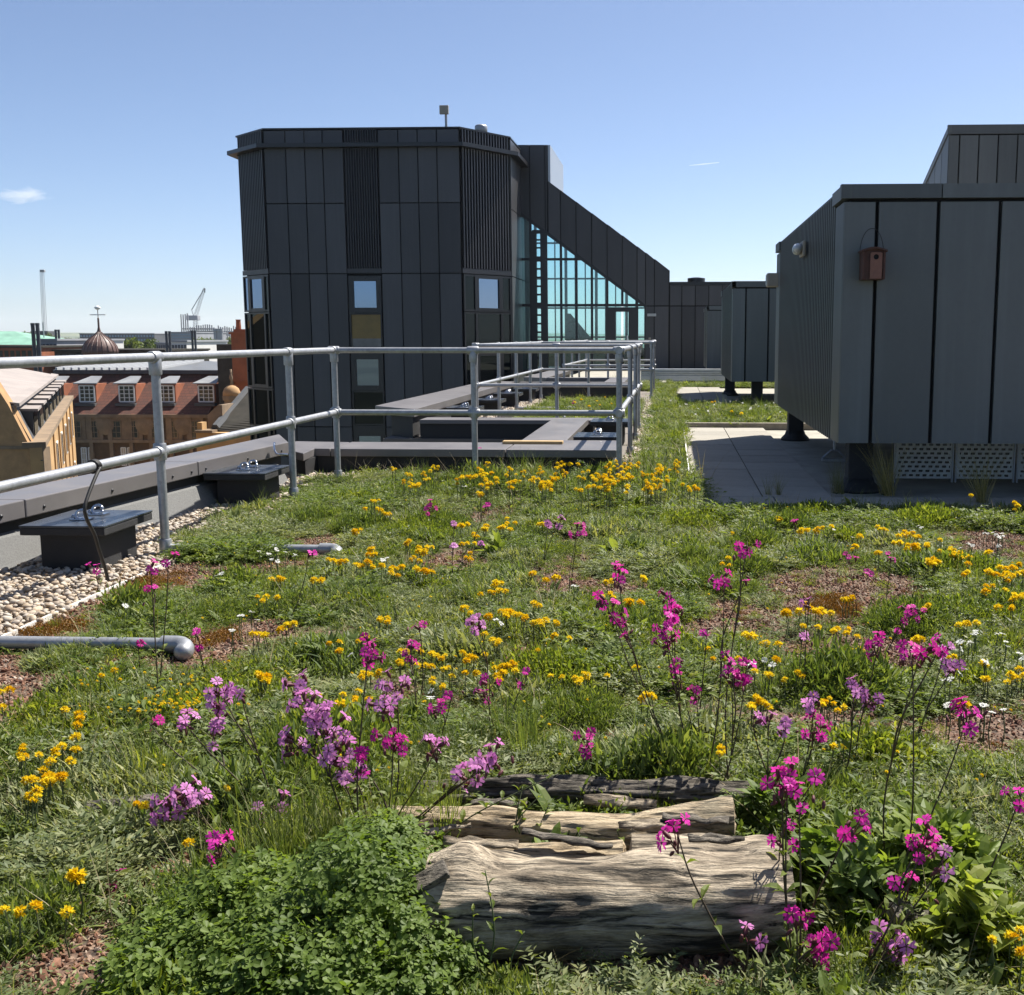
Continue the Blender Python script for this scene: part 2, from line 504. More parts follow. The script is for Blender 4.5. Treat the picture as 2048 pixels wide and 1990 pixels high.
tag(MB().bbox((0.17, 14.84, -.02), (4.2, 14.93, .07), .008).build('kerb_board', M['kerb'], origin=(0.17, 14.88, 0)),
    'brown kerb board closing the slab path before the next meadow patch', 'kerb')

# ================================================================== PARAPETS
def lerp(a, b, t): return a + (b - a) * t
def parapet(name, label, pieces, wall_polys, zt, th, loc, felt=None, rivets=()):
    root = empty(name, loc); tag(root, label, 'parapet')
    for poly in pieces:
        c = [Vector((x, y, zt - th)) for x, y in poly]
        o = MB().prism(c, (0, 0, th)).build('coping', M['coping'], root)
        bv = o.modifiers.new('edge', 'BEVEL'); bv.width = 0.006; bv.segments = 2
    for poly in wall_polys:
        MB().prism([Vector((x, y, -0.03)) for x, y in poly], (0, 0, zt - th + 0.028)).build('upstand', M['membrane'], root)
    if felt:
        for a, b, nrm in felt:
            a = Vector((*a, 0)); b = Vector((*b, 0)); n = Vector((*nrm, 0))
            mb = MB(); prof = [(0.0, 0.17), (0.035, 0.15), (0.10, 0.03), (0.14, -0.03), (0.0, -0.03)]
            P = [a + n * p + Vector((0, 0, q)) for p, q in prof]
            mb.prism(P, b - a)
            mb.build('felt_upstand', M['felt'], root)
    for p in rivets:
        mb = MB(); mb.lathe([(0.011, 0), (0.011, 0.004), (0.006, 0.008)], (0, 0, 0), 8)
        mb.v = [Vector((v.z, v.y, v.x)) + Vector(p) for v in mb.v]
        mb.build('rivet', M['frame'], root)
    return root
def xin(y): return -3.45 + (y - 5.8) * 0.0843
def cop(y0, y1, w=0.34): return [(xin(y0), y0), (xin(y1), y1), (xin(y1) - w, y1 + (0 if y1 < 9 else .75)), (xin(y0) - w, y0)]
rv = []
for y in (3.2, 4.4, 5.6, 5.95, 6.6, 7.3, 7.55, 7.75, 8.4, 9.0): rv.append((xin(y) - .001, y, 0.27))
parapet('parapet', 'grey metal-capped parapet running beside the pebbles and the long guardrail',
        [cop(1.2, 3.65), cop(3.66, 5.79), cop(5.80, 7.64), cop(7.65, 9.14)],
        [[(xin(1.2) - .05, 1.2), (xin(9.1) - .05, 9.1), (xin(9.1) - .30, 9.8), (xin(1.2) - .30, 1.2)]],
        0.33, 0.098, (xin(5.8), 5.8, 0), felt=[((xin(1.2) - .05, 1.2), (xin(9.0) - .05, 9.0), (0.9965, -0.084))], rivets=rv)
parapet('parapet', 'low grey-capped parapet in front of the light well',
        [[(-3.53, 9.84), (-3.10, 9.30), (-3.14, 9.72), (-3.0, 9.71), (-3.0, 10.33), (-3.53, 10.40)],
         [(-2.99, 9.70), (-1.45, 9.70), (-1.45, 10.36), (-2.99, 10.36)], [(-1.44, 9.69), (-0.48, 9.69), (-0.48, 10.62), (-1.44, 10.62)]],
        [[(-3.4, 9.86), (-3.12, 9.40), (-3.12, 9.75), (-.55, 9.76), (-.55, 10.3), (-3.4, 10.3)]], 0.22, 0.068, (-2, 10, 0))
parapet('parapet', 'grey-capped parapet along the inner side of the light well',
        [[(-1.43, 10.63), (-1.0, 10.63), (-1.0, 13.46), (-1.43, 13.46)]], [[(-1.38, 10.63), (-1.05, 10.63), (-1.05, 13.44), (-1.38, 13.44)]], 0.219, 0.068, (-1.2, 12, 0))
parapet('parapet', 'low capped parapet on the far side of the light well above the taupe wall',
        [[(-3.05, 13.47), (-0.9, 13.47), (-0.9, 13.9), (-3.05, 13.9)]], [[(-3.05, 13.50), (-0.95, 13.50), (-0.95, 13.85), (-3.05, 13.85)]], 0.20, 0.05, (-2, 13.7, 0))
parapet('parapet', 'grey-capped parapet running away behind the light well towards the tower',
        [[(-3.10, 13.42), (-3.09, 17.6), (-3.72, 17.6), (-3.75, 14.08)], [(-3.09, 17.61), (-3.07, 21.9), (-3.70, 22.3), (-3.72, 17.61)]],
        [[(-3.14, 13.5), (-3.12, 21.85), (-3.5, 22.2), (-3.5, 13.9)]], 0.33, 0.098, (-3.4, 15, 0))
parapet('parapet', 'far grey-capped parapet behind the second light well below the glazed wall',
        [[(-2.75, 24.5), (-2.70, 30.5), (-3.25, 31.0), (-3.3, 25.0)], [(-2.74, 24.5), (-0.95, 24.5), (-.95, 24.9), (-2.74, 24.9)], [(-3.0, 22.0), (-0.6, 22.0), (-.6, 22.35), (-3.0, 22.35)], [(-1.35, 22.36), (-.95, 22.36), (-.95, 24.49), (-1.35, 24.49)]],
        [[(-2.79, 24.6), (-2.76, 30.4), (-3.2, 30.7), (-3.2, 25.0)], [(-2.7, 24.55), (-1.0, 24.55), (-1.0, 24.8), (-2.7, 24.8)], [(-2.95, 22.05), (-.65, 22.05), (-.65, 22.3), (-2.95, 22.3)], [(-1.3, 22.36), (-1.0, 22.36), (-1.0, 24.49), (-1.3, 24.49)]],
        0.31, 0.09, (-3, 27, 0))
M['timber'] = simple('raw_timber', (0.42, 0.29, 0.14), 0.8, var=0.3, scale=9, stretch=(1, 8, 8), bumps=0.2)
a = gz(Z5(1103, 490), .23); b = gz(Z5(1365, 490), .23)
tag(MB().bbox((a.x, a.y - .05, .222), (b.x, a.y + .05, .247), .004).build('timber_board', M['timber'], origin=(a.x, a.y, .22)),
    'short raw timber board lying on the light well coping', 'board')

# ================================================================== GUARDRAILS
RT, RM, RR = 1.083, 0.575, 0.0242
collar_v = MB().lathe([(.0315, -.045), (.0335, -.04), (.0335, .04), (.0315, .045)], (0, 0, 0), 14)
FIT = {}
def fitting(parent, p, axis):
    key = axis
    loc = Vector(p) - WORLD[parent.name]
    if key not in FIT:
        mb = MB(); mb.v = [v.copy() for v in collar_v.v]; mb.f = list(collar_v.f)
        if axis == 'x': mb.v = [Vector((v.z, v.y, -v.x)) for v in mb.v]
        if axis == 'y': mb.v = [Vector((v.x, v.z, -v.y)) for v in mb.v]
        o = mb.build('clamp_fitting', M['galv'], parent, local=True); smooth_angle(o)
        o.location = loc; FIT[key] = o.data
        return o
    return place(FIT[key], 'clamp_fitting', parent, loc)
def guardrail(label, loc, runs, posts, feet=()):
    root = empty('guardrail', loc); tag(root, label, 'guardrail')
    for a, b in runs:
        for nm, z in (('top_rail', RT), ('mid_rail', RM)):
            A, B = Vector((*a, z)), Vector((*b, z))
            n = max(2, int((B - A).length / 2.2))
            o = MB().tube([A, B], RR, 14).build(nm, M['galv'], root); smooth_angle(o)
    for (x, y, ax) in posts:
        o = MB().tube([(x, y, -.01), (x, y, RT + .0)], RR, 14).build('post', M['galv'], root); smooth_angle(o)
        for z in (RT, RM):
            for c in ax:
                fitting(root, (x, y, z), c)
            fitting(root, (x, y, z - (.05 if z == RT else 0)), 'z')
        fitting(root, (x, y, .05), 'z')
    for (x, y, dx) in feet:
        s = 1 if dx > 0 else -1
        path = [(x, y, .045), (x + dx - s * .06, y, .045)]
        o = MB().tube(path, RR, 14).build('foot_pipe', M['galv'], root); smooth_angle(o)
        pts = []
        cx = x + dx - s * .11
        pts.append((cx, y, .045)); pts.append((cx + s * .05, y, .045))
        for k in range(1, 7):
            t = k / 6 * math.pi / 2
            pts.append((cx + s * (.05 + .055 * math.sin(t)), y - .055 * (1 - math.cos(t)), .045 - .012 * (1 - math.cos(t))))
        pts += [(cx + s * .105, y - .070, .033), (cx + s * .105, y - .082, .032), (cx + s * .105, y - .088, .032)]
        rr = [.0335] * (len(pts) - 3) + [.032, .024, .008]
        o = MB().tube(pts, rr, 16).build('foot_elbow', M['galv'], root); smooth_angle(o)
    return root
XL = -2.77
YP2 = gx((582, 850), XL).y
guardrail('long galvanised guardrail turning the corner in front of the light well', (XL, 5.95, 0),
          [((XL, 1.2), (XL, 9.17)), ((XL, 9.17), (-.43, 9.17)), ((-.43, 9.17), (-.43, 14.45))],
          [(XL, 2.1, 'y'), (XL, 4.03, 'y'), (XL, 5.95, 'y'), (XL, YP2, 'y'), (XL, 9.17, 'xy'), (gy((949, 850), 9.17).x, 9.17, 'x'), (-.43, 9.17, 'xy'), (-.42, 11.3, 'y'), (-.42, 12.9, 'y')],
          [(XL, 4.03, .97), (XL, 5.95, .97), (XL, 2.1, .97)])
guardrail('galvanised guardrail on the far edge of the light well and along the next parapet', (-2.52, 14.45, 0),
          [((-.43, 14.45), (-2.52, 14.45)), ((-2.52, 14.45), (-2.52, 21.6)), ((-2.52, 21.6), (-.40, 21.6)), ((-.43, 14.45), (-.43, 14.451))][:3],
          [(-.43, 14.45, 'x'), (-1.48, 14.45, 'x'), (-2.52, 14.45, 'xy'), (-2.52, 16.35, 'y'), (-2.52, 18.2, 'y'), (-2.52, 20.0, 'y'), (-2.52, 21.6, 'xy'), (-1.6, 21.6, 'x'), (-.40, 21.6, 'x')],
          [(-2.52, 18.2, .95), (-2.52, 16.35, .95)])
guardrail('far galvanised guardrail beside the second light well in front of the glazing', (-2.36, 24.65, 0),
          [((-.40, 24.65), (-2.36, 24.65)), ((-2.36, 24.65), (-2.32, 30.4)), ((-2.32, 30.4), (-.5, 30.4))],
          [(-.40, 24.65, 'x'), (-1.4, 24.65, 'x'), (-2.36, 24.65, 'xy'), (-2.35, 26.5, 'y'), (-2.34, 28.4, 'y'), (-2.32, 30.4, 'xy'), (-.5, 30.4, 'x')], [])

# black cable hanging from the mid rail onto the pebbles
pts = [(560, 240), (535, 290), (495, 390), (474, 470), (492, 540), (528, 610), (552, 690), (585, 790), (606, 872)]
g0 = gz(Z3(606, 872), 0.01)
path = []
for i, p in enumerate(pts):
    path.append(gx(Z3(*p), lerp(XL + .03, g0.x, i / (len(pts) - 1))))
path[-1] = g0
def smooth_path(path, n=5):
    out = []
    for i in range(len(path) - 1):
        p0, p1, p2, p3 = path[max(i-1, 0)], path[i], path[i+1], path[min(i+2, len(path)-1)]
        for k in range(n):
            t = k / n
            out.append(0.5 * ((2*p1) + (p2 - p0)*t + (2*p0 - 5*p1 + 4*p2 - p3)*t*t + (3*p1 - p0 - 3*p2 + p3)*t**3))
    out.append(path[-1]); return out
cb = empty('cable', g0); tag(cb, 'black cable hanging from the mid rail down to the pebbles', 'cable')
o = MB().tube(smooth_path(path), .0085, 8).build('cord', M['cable'], cb, smooth=True)
mb = MB()
for k in range(3):
    ring = [(XL + .03 * math.cos(a), path[0].y + .012 * k - .012, RM + .03 * math.sin(a)) for a in [2*math.pi*j/12 for j in range(13)]]
    mb.tube(ring, .006, 6)
mb.build('tie_loop', M['cable'], cb, smooth=True)

# ================================================================== ANCHOR BLOCKS
def anchor_block(loc, label):
    root = empty('anchor_block', loc); x, y, z = loc
    tag(root, label, 'anchor block', 'roof anchor blocks')
    MB().bbox((x-.155, y-.20, -.02), (x+.155, y+.20, .195), .008).build('body', M['block'], root)
    MB().bbox((x-.22, y-.265, .195), (x+.22, y+.265, .235), .006).build('cap', M['block'], root)
    MB().bbox((x-.222, y-.267, .236), (x+.222, y+.267, .246), .003).build('top_plate', M['plate'], root)
    for dy in (-.07, .10):
        mb = MB(); mb.bbox((x-.05, y+dy-.03, .246), (x+.05, y+dy+.03, .254), .002)
        e = mb.build('anchor_plate', M['steel'], root)
        ring = [(x + .028 * math.cos(a), y + dy + .01 * math.sin(a), .272 + .024 * math.sin(a)) for a in [2*math.pi*j/16 for j in range(17)]]
        MB().tube(ring, .008, 8).build('eye_bolt', M['steel'], e, smooth=True)
        MB().lathe([(.014, 0), (.014, .012), (.008, .02)], (x - .04, y + dy, .254), 6).build('nut', M['steel'], e)
    return root
ab = anchor_block((-3.075, 5.73, 0), 'black anchor block with steel eyes beside the hanging black cable')
for (x, y, lab) in ((-3.06, 7.95, 'black anchor block at the end of the pebble margin, by the parapet corner'),
                    (-.72, 10.95, 'black anchor block behind the corner post of the guardrail, on the light well side'),
                    (-.70, 12.9, 'black anchor block farther along the inner light well parapet'),
                    (-2.83, 15.3, 'black anchor block just behind the far light well guardrail corner'),
                    (-2.80, 17.2, 'black anchor block second along the parapet behind the light well'),
                    (-2.80, 19.2, 'black anchor block third along the parapet behind the light well'),
                    (-2.72, 20.9, 'black anchor block last along the parapet before the second light well')):
    c = copy_tree(ab, (x, y, 0)); c['label'] = lab
# bent steel hook under the end of the long coping
h = [gx(Z8(*p), -3.16 + .03 * i) for i, p in enumerate([(1185, 1362), (1182, 1400), (1190, 1440), (1215, 1470), (1260, 1470), (1310, 1472)])]
tag(MB().tube(smooth_path(h, 4), .009, 8).build('conduit_hook', M['steel'], origin=h[0]), 'small bent steel conduit hook hanging below the coping end', 'hook')
# ================================================================== CLAD FACES
class Face:
    """vertical face from P0 to P1 (plan points, outward normal on the right-hand side of P0->P1 seen from above)"""
    def __init__(self, p0, p1):
        self.p0 = Vector((p0[0], p0[1], 0)); d = Vector((p1[0] - p0[0], p1[1] - p0[1], 0))
        self.len = d.length; self.d = d.normalized(); self.n = Vector((self.d.y, -self.d.x, 0))
    def pt(self, u, z, n=0.0): return self.p0 + self.d * u + self.n * n + Vector((0, 0, z))
    def slab(self, mb, u0, u1, z0, z1, n0, n1):
        mb.prism([self.pt(u0, z0, n0), self.pt(u1, z0, n0), self.pt(u1, z1, n0), self.pt(u0, z1, n0)], self.n * (n1 - n0)); return mb
    def poly(self, mb, pts, n0, n1):
        mb.prism([self.pt(u, z, n0) for u, z in pts], self.n * (n1 - n0)); return mb
def panel(face, root, u0, u1, z0, z1, mat, gap=.02, th=.04, name='cladding_panel', n0=0.0):
    return face.slab(MB(), u0 + gap/2, u1 - gap/2, z0 + gap/2, z1 - gap/2, n0, n0 + th).build(name, mat, root)
def slats(face, root, u0, u1, z0, z1, n, mat, w=.4, n0=0.0, th=.06):
    """n vertical louvre slats, each a piece, sharing one mesh"""
    st = (u1 - u0) / n; first = None
    for i in range(n):
        c = u0 + (i + .5) * st
        if first is None:
            first = face.slab(MB(), c - st*w/2, c + st*w/2, z0, z1, n0, n0 + th).build('louvre_slat', mat, root)
        else:
            place(first.data, 'louvre_slat', root, face.d * (i * st))
def window(face, root, u0, u1, z0, z1, fw=.10, pane_mat=None, n0=0.0, depth=.06, name='window'):
    mb = MB()
    face.slab(mb, u0, u0 + fw, z0, z1, n0, n0 + depth); face.slab(mb, u1 - fw, u1, z0, z1, n0, n0 + depth)
    face.slab(mb, u0 + fw, u1 - fw, z1 - fw, z1, n0, n0 + depth - .003); face.slab(mb, u0 + fw, u1 - fw, z0, z0 + fw, n0, n0 + depth - .003)
    w = mb.build(name, M['frame'], root)
    face.slab(MB(), u0 + fw - .01, u1 - fw + .01, z0 + fw - .01, z1 - fw + .01, n0 + .005, n0 + .02).build('pane', pane_mat or M['pane'], w)
    return w

# ================================================================== PLANT BOXES ON LEGS
def plant_box(label, x0, x1, y0, y1, z0, z1, first, pitch, flat, nslat, trim_h, legs, trim_joints):
    root = empty('plant_box', (x0, y0, 0)); tag(root, label, 'plant box')
    MB().box((x0 + .05, y0 + .05, z0 + .01), (x1 - .05, y1 - .05, z1 - .02)).build('core', M['joint'], root)
    front = Face((x0, y0 + .05), (x1, y0 + .05)); left = Face((x0 + .05, y1), (x0 + .05, y0))
    zt = z1 - trim_h
    us = [0.0, first]
    while us[-1] + pitch < x1 - x0: us.append(us[-1] + pitch)
    us.append(x1 - x0)
    for a, b in zip(us[:-1], us[1:]):
        panel(front, root, a + (.0 if a else -.012), b, z0, zt - .012, M['clad_box'], .028, .05)
    L = y1 - y0
    panel(left, root, 0, flat, z0, zt - .012, M['clad_box'], .02, .05)
    panel(left, root, L - flat, L - .012, z0, zt - .012, M['clad_box'], .02, .05)
    slats(left, root, flat + .02, L - flat - .02, z0, z1 - .015, nslat, M['slat_box'], .36, 0.0, .05)
    ts = [0.0] + [t for t in trim_joints] + [x1 - x0]
    for a, b in zip(ts[:-1], ts[1:]):
        front.slab(MB(), a - (.03 if a == 0 else -.004), b - .004, zt, z1, 0, .07).build('roof_trim', M['clad_box'], root)
    left.slab(MB(), L - flat - .1, L + .02, zt + .001, z1 - .001, .002, .066).build('roof_trim', M['clad_box'], root)
    left.slab(MB(), -.02, flat, zt + .001, z1 - .001, .002, .066).build('roof_trim', M['clad_box'], root)
    MB().box((x0 + .01, y0 + .01, z1 - .019), (x1 - .01, y1 - .01, z1 + .004)).build('roof_cap', M['clad_box'], root)
    for (lx, ly, w) in legs:
        MB().bbox((lx - w/2, ly - w/2, -.02), (lx + w/2, ly + w/2, z0 + .05), .012).build('leg', M['block'], root)
        MB().lathe([(w * .95, -.02), (w * .9, .01), (w * .68, .05), (w * .6, .09)], (lx, ly, 0), 16).build('leg_collar', M['membrane'], root, smooth=True)
    return root
B1 = dict(x0=1.25, x1=5.1, y0=8.5, y1=13.9, z0=.387, z1=2.29)
ux = lambda px: gy((px, 600), 8.5).x - 1.25
plant_box('large grey panelled plant box on legs with the bird box hanging on it', 1.25, 5.1, 8.5, 13.9, .387, 2.29, ux(1749), ux(1870.5) - ux(1749), .46, 40, .10,
          [(1.48, 8.93, .19), (1.46, 13.4, .18), (3.4, 9.0, .19), (3.4, 13.4, .18), (4.9, 9.0, .19)], [ux(1875)])
plant_box('smaller grey plant box on legs beyond the second slab path', 1.06, 4.6, 20.2, 24.8, .39, 2.16, .23, .40, .40, 26, .10,
          [(1.55, 20.75, .20), (1.20, 23.6, .20), (3.2, 20.8, .2), (3.2, 24.0, .2)], [1.03])
plant_box('small plant box standing farthest along the roof by the long low wall', .94, 3.2, 31.0, 34.0, .33, 2.02, .45, .45, .4, 14, .10,
          [(1.2, 31.3, .2), (2.6, 31.3, .2), (1.2, 33.6, .2)], [1.2])
# perforated pale screens below the large box: plates with slots cut through
M['perforated'] = simple('perforated_pale_plate', (0.50, 0.50, 0.46), 0.5, var=0.12, scale=8)
def screen(x0, x1, y, z0, z1, lab):
    mb = MB(); nx, nz = int((x1 - x0) / .011), 19
    dx = (x1 - x0) / nx; dz = (z1 - z0) / nz
    for j in range(nz):
        i = 0
        while i < nx:
            if j % 2 == 1 and 1 < i < nx - 1:
                k = (i + (j // 2) * 3) % 5
                if k in (0, 1, 2):
                    i += 1; continue
            i2 = i + 1
            if j % 2 == 0: i2 = nx
            mb.box((x0 + i*dx, y, z0 + j*dz), (x0 + i2*dx, y + .006, z0 + (j+1)*dz)); i = i2
    r = empty('vent_screen', (x0, y, 0)); tag(r, lab, 'screen', 'perforated screens under the large plant box')
    mb.build('perforated_plate', M['perforated'], r)
    for xx in (x0 - .012, x1 + .001): MB().box((xx, y - .01, .0), (xx + .011, y + .02, z1)).build('edge_post', M['galv'], r)
sx0 = gy(Z6(992, 1650), 9.35).x; sx1 = gy(Z6(1275, 1650), 9.35).x; w = sx1 - sx0
screen(sx0, sx1 - .02, 9.35, .03, .375, 'pale perforated screen panel below the plant box, next to its corner leg')
screen(sx1 + .02, sx1 + w, 9.35, .03, .375, 'pale perforated screen panel below the plant box, second from its corner leg')
screen(sx1 + w + .04, sx1 + 2 * w, 9.35, .03, .375, 'pale perforated screen panel below the plant box, third from its corner leg')
# pipe bracket on the floor below the box
p = gz(R6(1490, 850)); r = empty('pipe_bracket', p); tag(r, 'small steel pipe bracket on the roof below the large plant box', 'bracket')
MB().bbox((p.x - .12, p.y - .06, -.02), (p.x + .12, p.y + .06, .012), .004).build('base_plate', M['galv'], r)
MB().tube([p + Vector((-.11, 0, .015)), p + Vector((-.03, 0, .09)), p + Vector((.04, 0, .09)), p + Vector((.11, 0, .015))], .012, 8).build('arch', M['galv'], r)
MB().tube([p + Vector((0, 0, .09)), p + Vector((0, 0, .38))], .014, 8).build('stem', M['galv'], r)

# lights on the big box
M['lamp_cover'] = simple('lamp_cover', (0.40, 0.41, 0.41), 0.25, var=0.08)
M['lamp_case'] = simple('beige_lamp_case', (0.33, 0.29, 0.23), 0.5, var=0.12)
c = gx(Z6(535, 647), 1.20); r = empty('bulkhead_light', c); tag(r, 'oval white bulkhead light on the slatted side of the large plant box', 'light')
mb = MB(); mb.lathe([(.02, 0), (.055, .004), (.065, .03), (.055, .06), (.03, .075)], (0, 0, 0), 20)
mb.v = [Vector((c.x - v.z, c.y + v.x * 2.4, c.z + v.y * .85)) for v in mb.v]
mb.build('cover', M['lamp_cover'], r, smooth=True)
MB().bbox((c.x, c.y - .15, c.z - .07), (c.x + .03, c.y + .15, c.z + .07), .01).build('base', M['lamp_case'], r)
c = gy(Z6(402, 796), 13.75); r = empty('flood_light', c); tag(r, 'boxy beige floodlight on the far corner of the large plant box', 'light')
MB().bbox((c.x - .08, c.y - .09, c.z - .08), (c.x + .1, c.y + .09, c.z + .08), .015).build('housing', M['lamp_case'], r)
MB().bbox((c.x - .087, c.y - .07, c.z - .06), (c.x - .079, c.y + .07, c.z + .06), .003).build('lens', M['lamp_cover'], r)
MB().bbox((c.x + .09, c.y - .03, c.z - .03), (1.22, c.y + .03, c.z + .03), .006).build('arm', M['lamp_case'], r)

# ------------------------------------------------------------------ bird box
M['bird_body'] = simple('bird_box_brown', (0.082, 0.036, 0.026), 0.75, var=0.25, scale=14, bumps=0.3, bscale=90)
M['bird_front'] = simple('bird_box_front', (0.215, 0.105, 0.078), 0.8, var=0.18, scale=14, bumps=0.3, bscale=90)
bx0 = gy(Z6(826, 700), 8.36).x; bx1 = gy(Z6(945, 700), 8.36).x; bz0 = gy(Z6(885, 793), 8.36).z; bz1 = gy(Z6(885, 636), 8.36).z
bw = bx1 - bx0; bc = (bx0 + bx1) / 2; by0, by1 = 8.34, 8.495
r = empty('bird_box', (bc, by1, bz0)); tag(r, 'reddish brown bird nesting box with round hole hanging on grey panels', 'bird box')
def arch(x0, x1, z0, z1, rise, n=8):
    pts = [(x0, z0), (x1, z0), (x1, z1 - rise)]
    for k in range(1, n):
        t = k / n; pts.append((x1 + (x0 - x1) * t, z1 - rise + rise * math.sin(math.pi * t)))
    pts.append((x0, z1 - rise)); return pts
MB().prism([Vector((x, by0 + .012, z)) for x, z in arch(bx0 + .008, bx1 - .008, bz0, bz1 - .012, .018)], (0, by1 - by0 - .014, 0)).build('body', M['bird_body'], r)
rf = MB()
top = arch(bx0 - .004, bx1 + .004, bz1 - .03, bz1, .022)[2:]
for i in range(len(top) - 1):
    (xa, za), (xb, zb) = top[i], top[i + 1]
    rf.prism([(xa, by0 - .012, za), (xb, by0 - .012, zb), (xb, by0 - .012, zb - .014), (xa, by0 - .012, za - .014)], (0, by1 - by0 + .008, 0))
rf.build('roof', M['bird_body'], r)
fx0 = gy(Z6(868, 700), 8.35).x; fx1 = gy(Z6(926, 700), 8.35).x; fz1 = gy(Z6(897, 662), 8.35).z
hc = gy(Z6(897, 684), 8.35)
# front board with a real round hole
def holed_board(mb, x0, x1, z0, z1, cx, cz, rad, y0, th):
    n = 24; out = []; inn = []
    for k in range(n):
        a = 2 * math.pi * k / n; dx, dz = math.cos(a), math.sin(a)
        t = min([(x1 - cx) / dx if dx > 1e-6 else 9, (x0 - cx) / dx if dx < -1e-6 else 9, (z1 - cz) / dz if dz > 1e-6 else 9, (z0 - cz) / dz if dz < -1e-6 else 9])
        out.append((cx + dx * t, cz + dz * t)); inn.append((cx + dx * rad, cz + dz * rad))
    vs_ = []
    for y in (y0, y0 + th):
        vs_ += [(x, y, z) for x, z in out] + [(x, y, z) for x, z in inn]
    fs = []
    for k in range(n):
        j = (k + 1) % n
        fs.append((k, j, n + j, n + k)); fs.append((2*n + k, 3*n + k, 3*n + j, 2*n + j))
        fs.append((n + k, n + j, 3*n + j, 3*n + k)); fs.append((k, 2*n + k, 2*n + j, j))
    mb.add(vs_, fs)
    # square off corners
    return mb
fb = holed_board(MB(), fx0, fx1, bz0 + .006, fz1, hc.x, hc.z, .019, by0, .011).build('front_board', M['bird_front'], r)
fb['label'] = 'paler pink front board with entrance hole'
mb = MB().lathe([(.018, 0), (.018, .02), (.001, .021)], (0, 0, 0), 20); mb.v = [Vector((hc.x + v.x, by0 + .0115 - v.z * .02, hc.z + v.y)) for v in mb.v]
mb.build('entrance_hole', M['joint'], fb)
for sx in (bx0 + .006, bx1 - .006 - (bx1 - fx1) * .55):
    MB().bbox((sx, by0 - .002, bz0 + .003), (sx + (bx1 - fx1) * .55, by0 + .012, bz1 - .03), .004).build('side_trim', M['bird_body'], r)
wp = [Vector((bc + bw * .48 * math.cos(t), 8.46, bz1 - .03 + .17 * math.sin(t))) for t in [math.pi * k / 16 for k in range(17)]]
MB().tube(wp, .0028, 6).build('hanging_wire', M['cable'], r, smooth=True)

# ================================================================== TALL PENTHOUSE BEHIND THE BOX
PY_, PXc = 25.0, gy(Z6(1250, 55), 25.0).x
pzt = gy(Z6(1250, 48), 25.0).z
r = empty('roof_penthouse', (PXc, PY_, 0)); tag(r, 'tall grey panelled roof building rising behind the large plant box', 'building')
slope_end = gx(Z6(1125, 330), PXc)
k_s = (pzt - slope_end.z) / (slope_end.y - PY_)
MB().prism([(PXc + .06, PY_ + .06, -.02), (PXc + .06, PY_ + 9, -.02), (PXc + .06, PY_ + 9, pzt - k_s * 9 - .05), (PXc + .06, PY_ + .06, pzt - .05)], (7.9, 0, 0)).build('core', M['joint'], r)
ff = Face((PXc, PY_ + .05), (PXc + 8, PY_ + .05)); lf = Face((PXc + .05, PY_ + 9), (PXc + .05, PY_))
pu = [0, gy(Z6(1297, 200), PY_).x - PXc]; pp = (gy(Z6(1390, 200), PY_).x - gy(Z6(1297, 200), PY_).x)
while pu[-1] < 7.6: pu.append(pu[-1] + pp)
for a, b in zip(pu[:-1], pu[1:]): panel(ff, r, a, b, .1, pzt - .2, M['clad_taupe'], .03, .05)
ff.slab(MB(), -.03, 8, pzt - .19, pzt, 0, .075).build('roof_trim', M['clad_taupe'], r)
for i in range(14):
    a, b = 9 - (i + 1) * .6, 9 - i * .6
    lf.poly(MB(), [(a + .015, .1), (b - .015, .1), (b - .015, pzt - k_s * (9 - b) - .16), (a + .015, pzt - k_s * (9 - a) - .16)], 0, .05).build('cladding_panel', M['clad_taupe'], r)
lf.poly(MB(), [(0, pzt - k_s * 9 - .15), (9.03, pzt - .15), (9.03, pzt - .001), (0, pzt - k_s * 9)], .002, .07).build('roof_trim', M['clad_taupe'], r)

# ================================================================== DARK TOWER
TY = 38.0
zt = lambda y, x=700: gy(Z1(x, y), TY).z
xt = lambda x, y=970: gy(Z1(x, y), TY).x
Bp = (xt(297), TY); Cp = (xt(1343), TY); Dp = (-5.68, 39.9); Ep = (-5.66, 46.0); Ap = (-14.97, 39.35); A2 = (-14.97, 46.0)
TZ = gy(Z1(700, 187), TY).z
root = empty('tower_building', (-10, 42, GZ)); tag(root, 'dark faceted tower clad in charcoal panels and slats', 'tower')
def inset(poly, d):
    c = Vector((sum(p[0] for p in poly) / len(poly), sum(p[1] for p in poly) / len(poly)))
    return [(p[0] + (c.x - p[0]) / (c - Vector(p)).length * d, p[1] + (c.y - p[1]) / (c - Vector(p)).length * d) for p in poly]
plan = [A2, Ap, Bp, Cp, Dp, Ep]
MB().prism([Vector((x, y, GZ)) for x, y in inset(plan, .10)], (0, 0, TZ - .004 - GZ)).build('core', M['joint'], root)
fF, fL, fR, fS = Face(Bp, Cp), Face(Ap, Bp), Face(Cp, Dp), Face(Dp, Ep)
rows = [TZ - .02, zt(590), zt(972), zt(1805), zt(1805) - 4.8, zt(1805) - 9.6, GZ]
def us(face, xs, y): return [gy(Z1(x, y), TY).x - Bp[0] for x in xs]
uA = us(fF, [300, 413, 515, 612, 722], 970); uB = us(fF, [908, 1017, 1120, 1223, 1343], 970)
uA[0] = 0; uB[-1] = fF.len
shade = [[0,0,0,0,0,0,0,0],[0,0,0,0,0,0,0,1],[0,1,0,0,0,0,1,0],[0,0,1,0,0,0,0,0],[0,0,0,1,0,0,0,0],[0,0,0,0,0,0,0,0]]
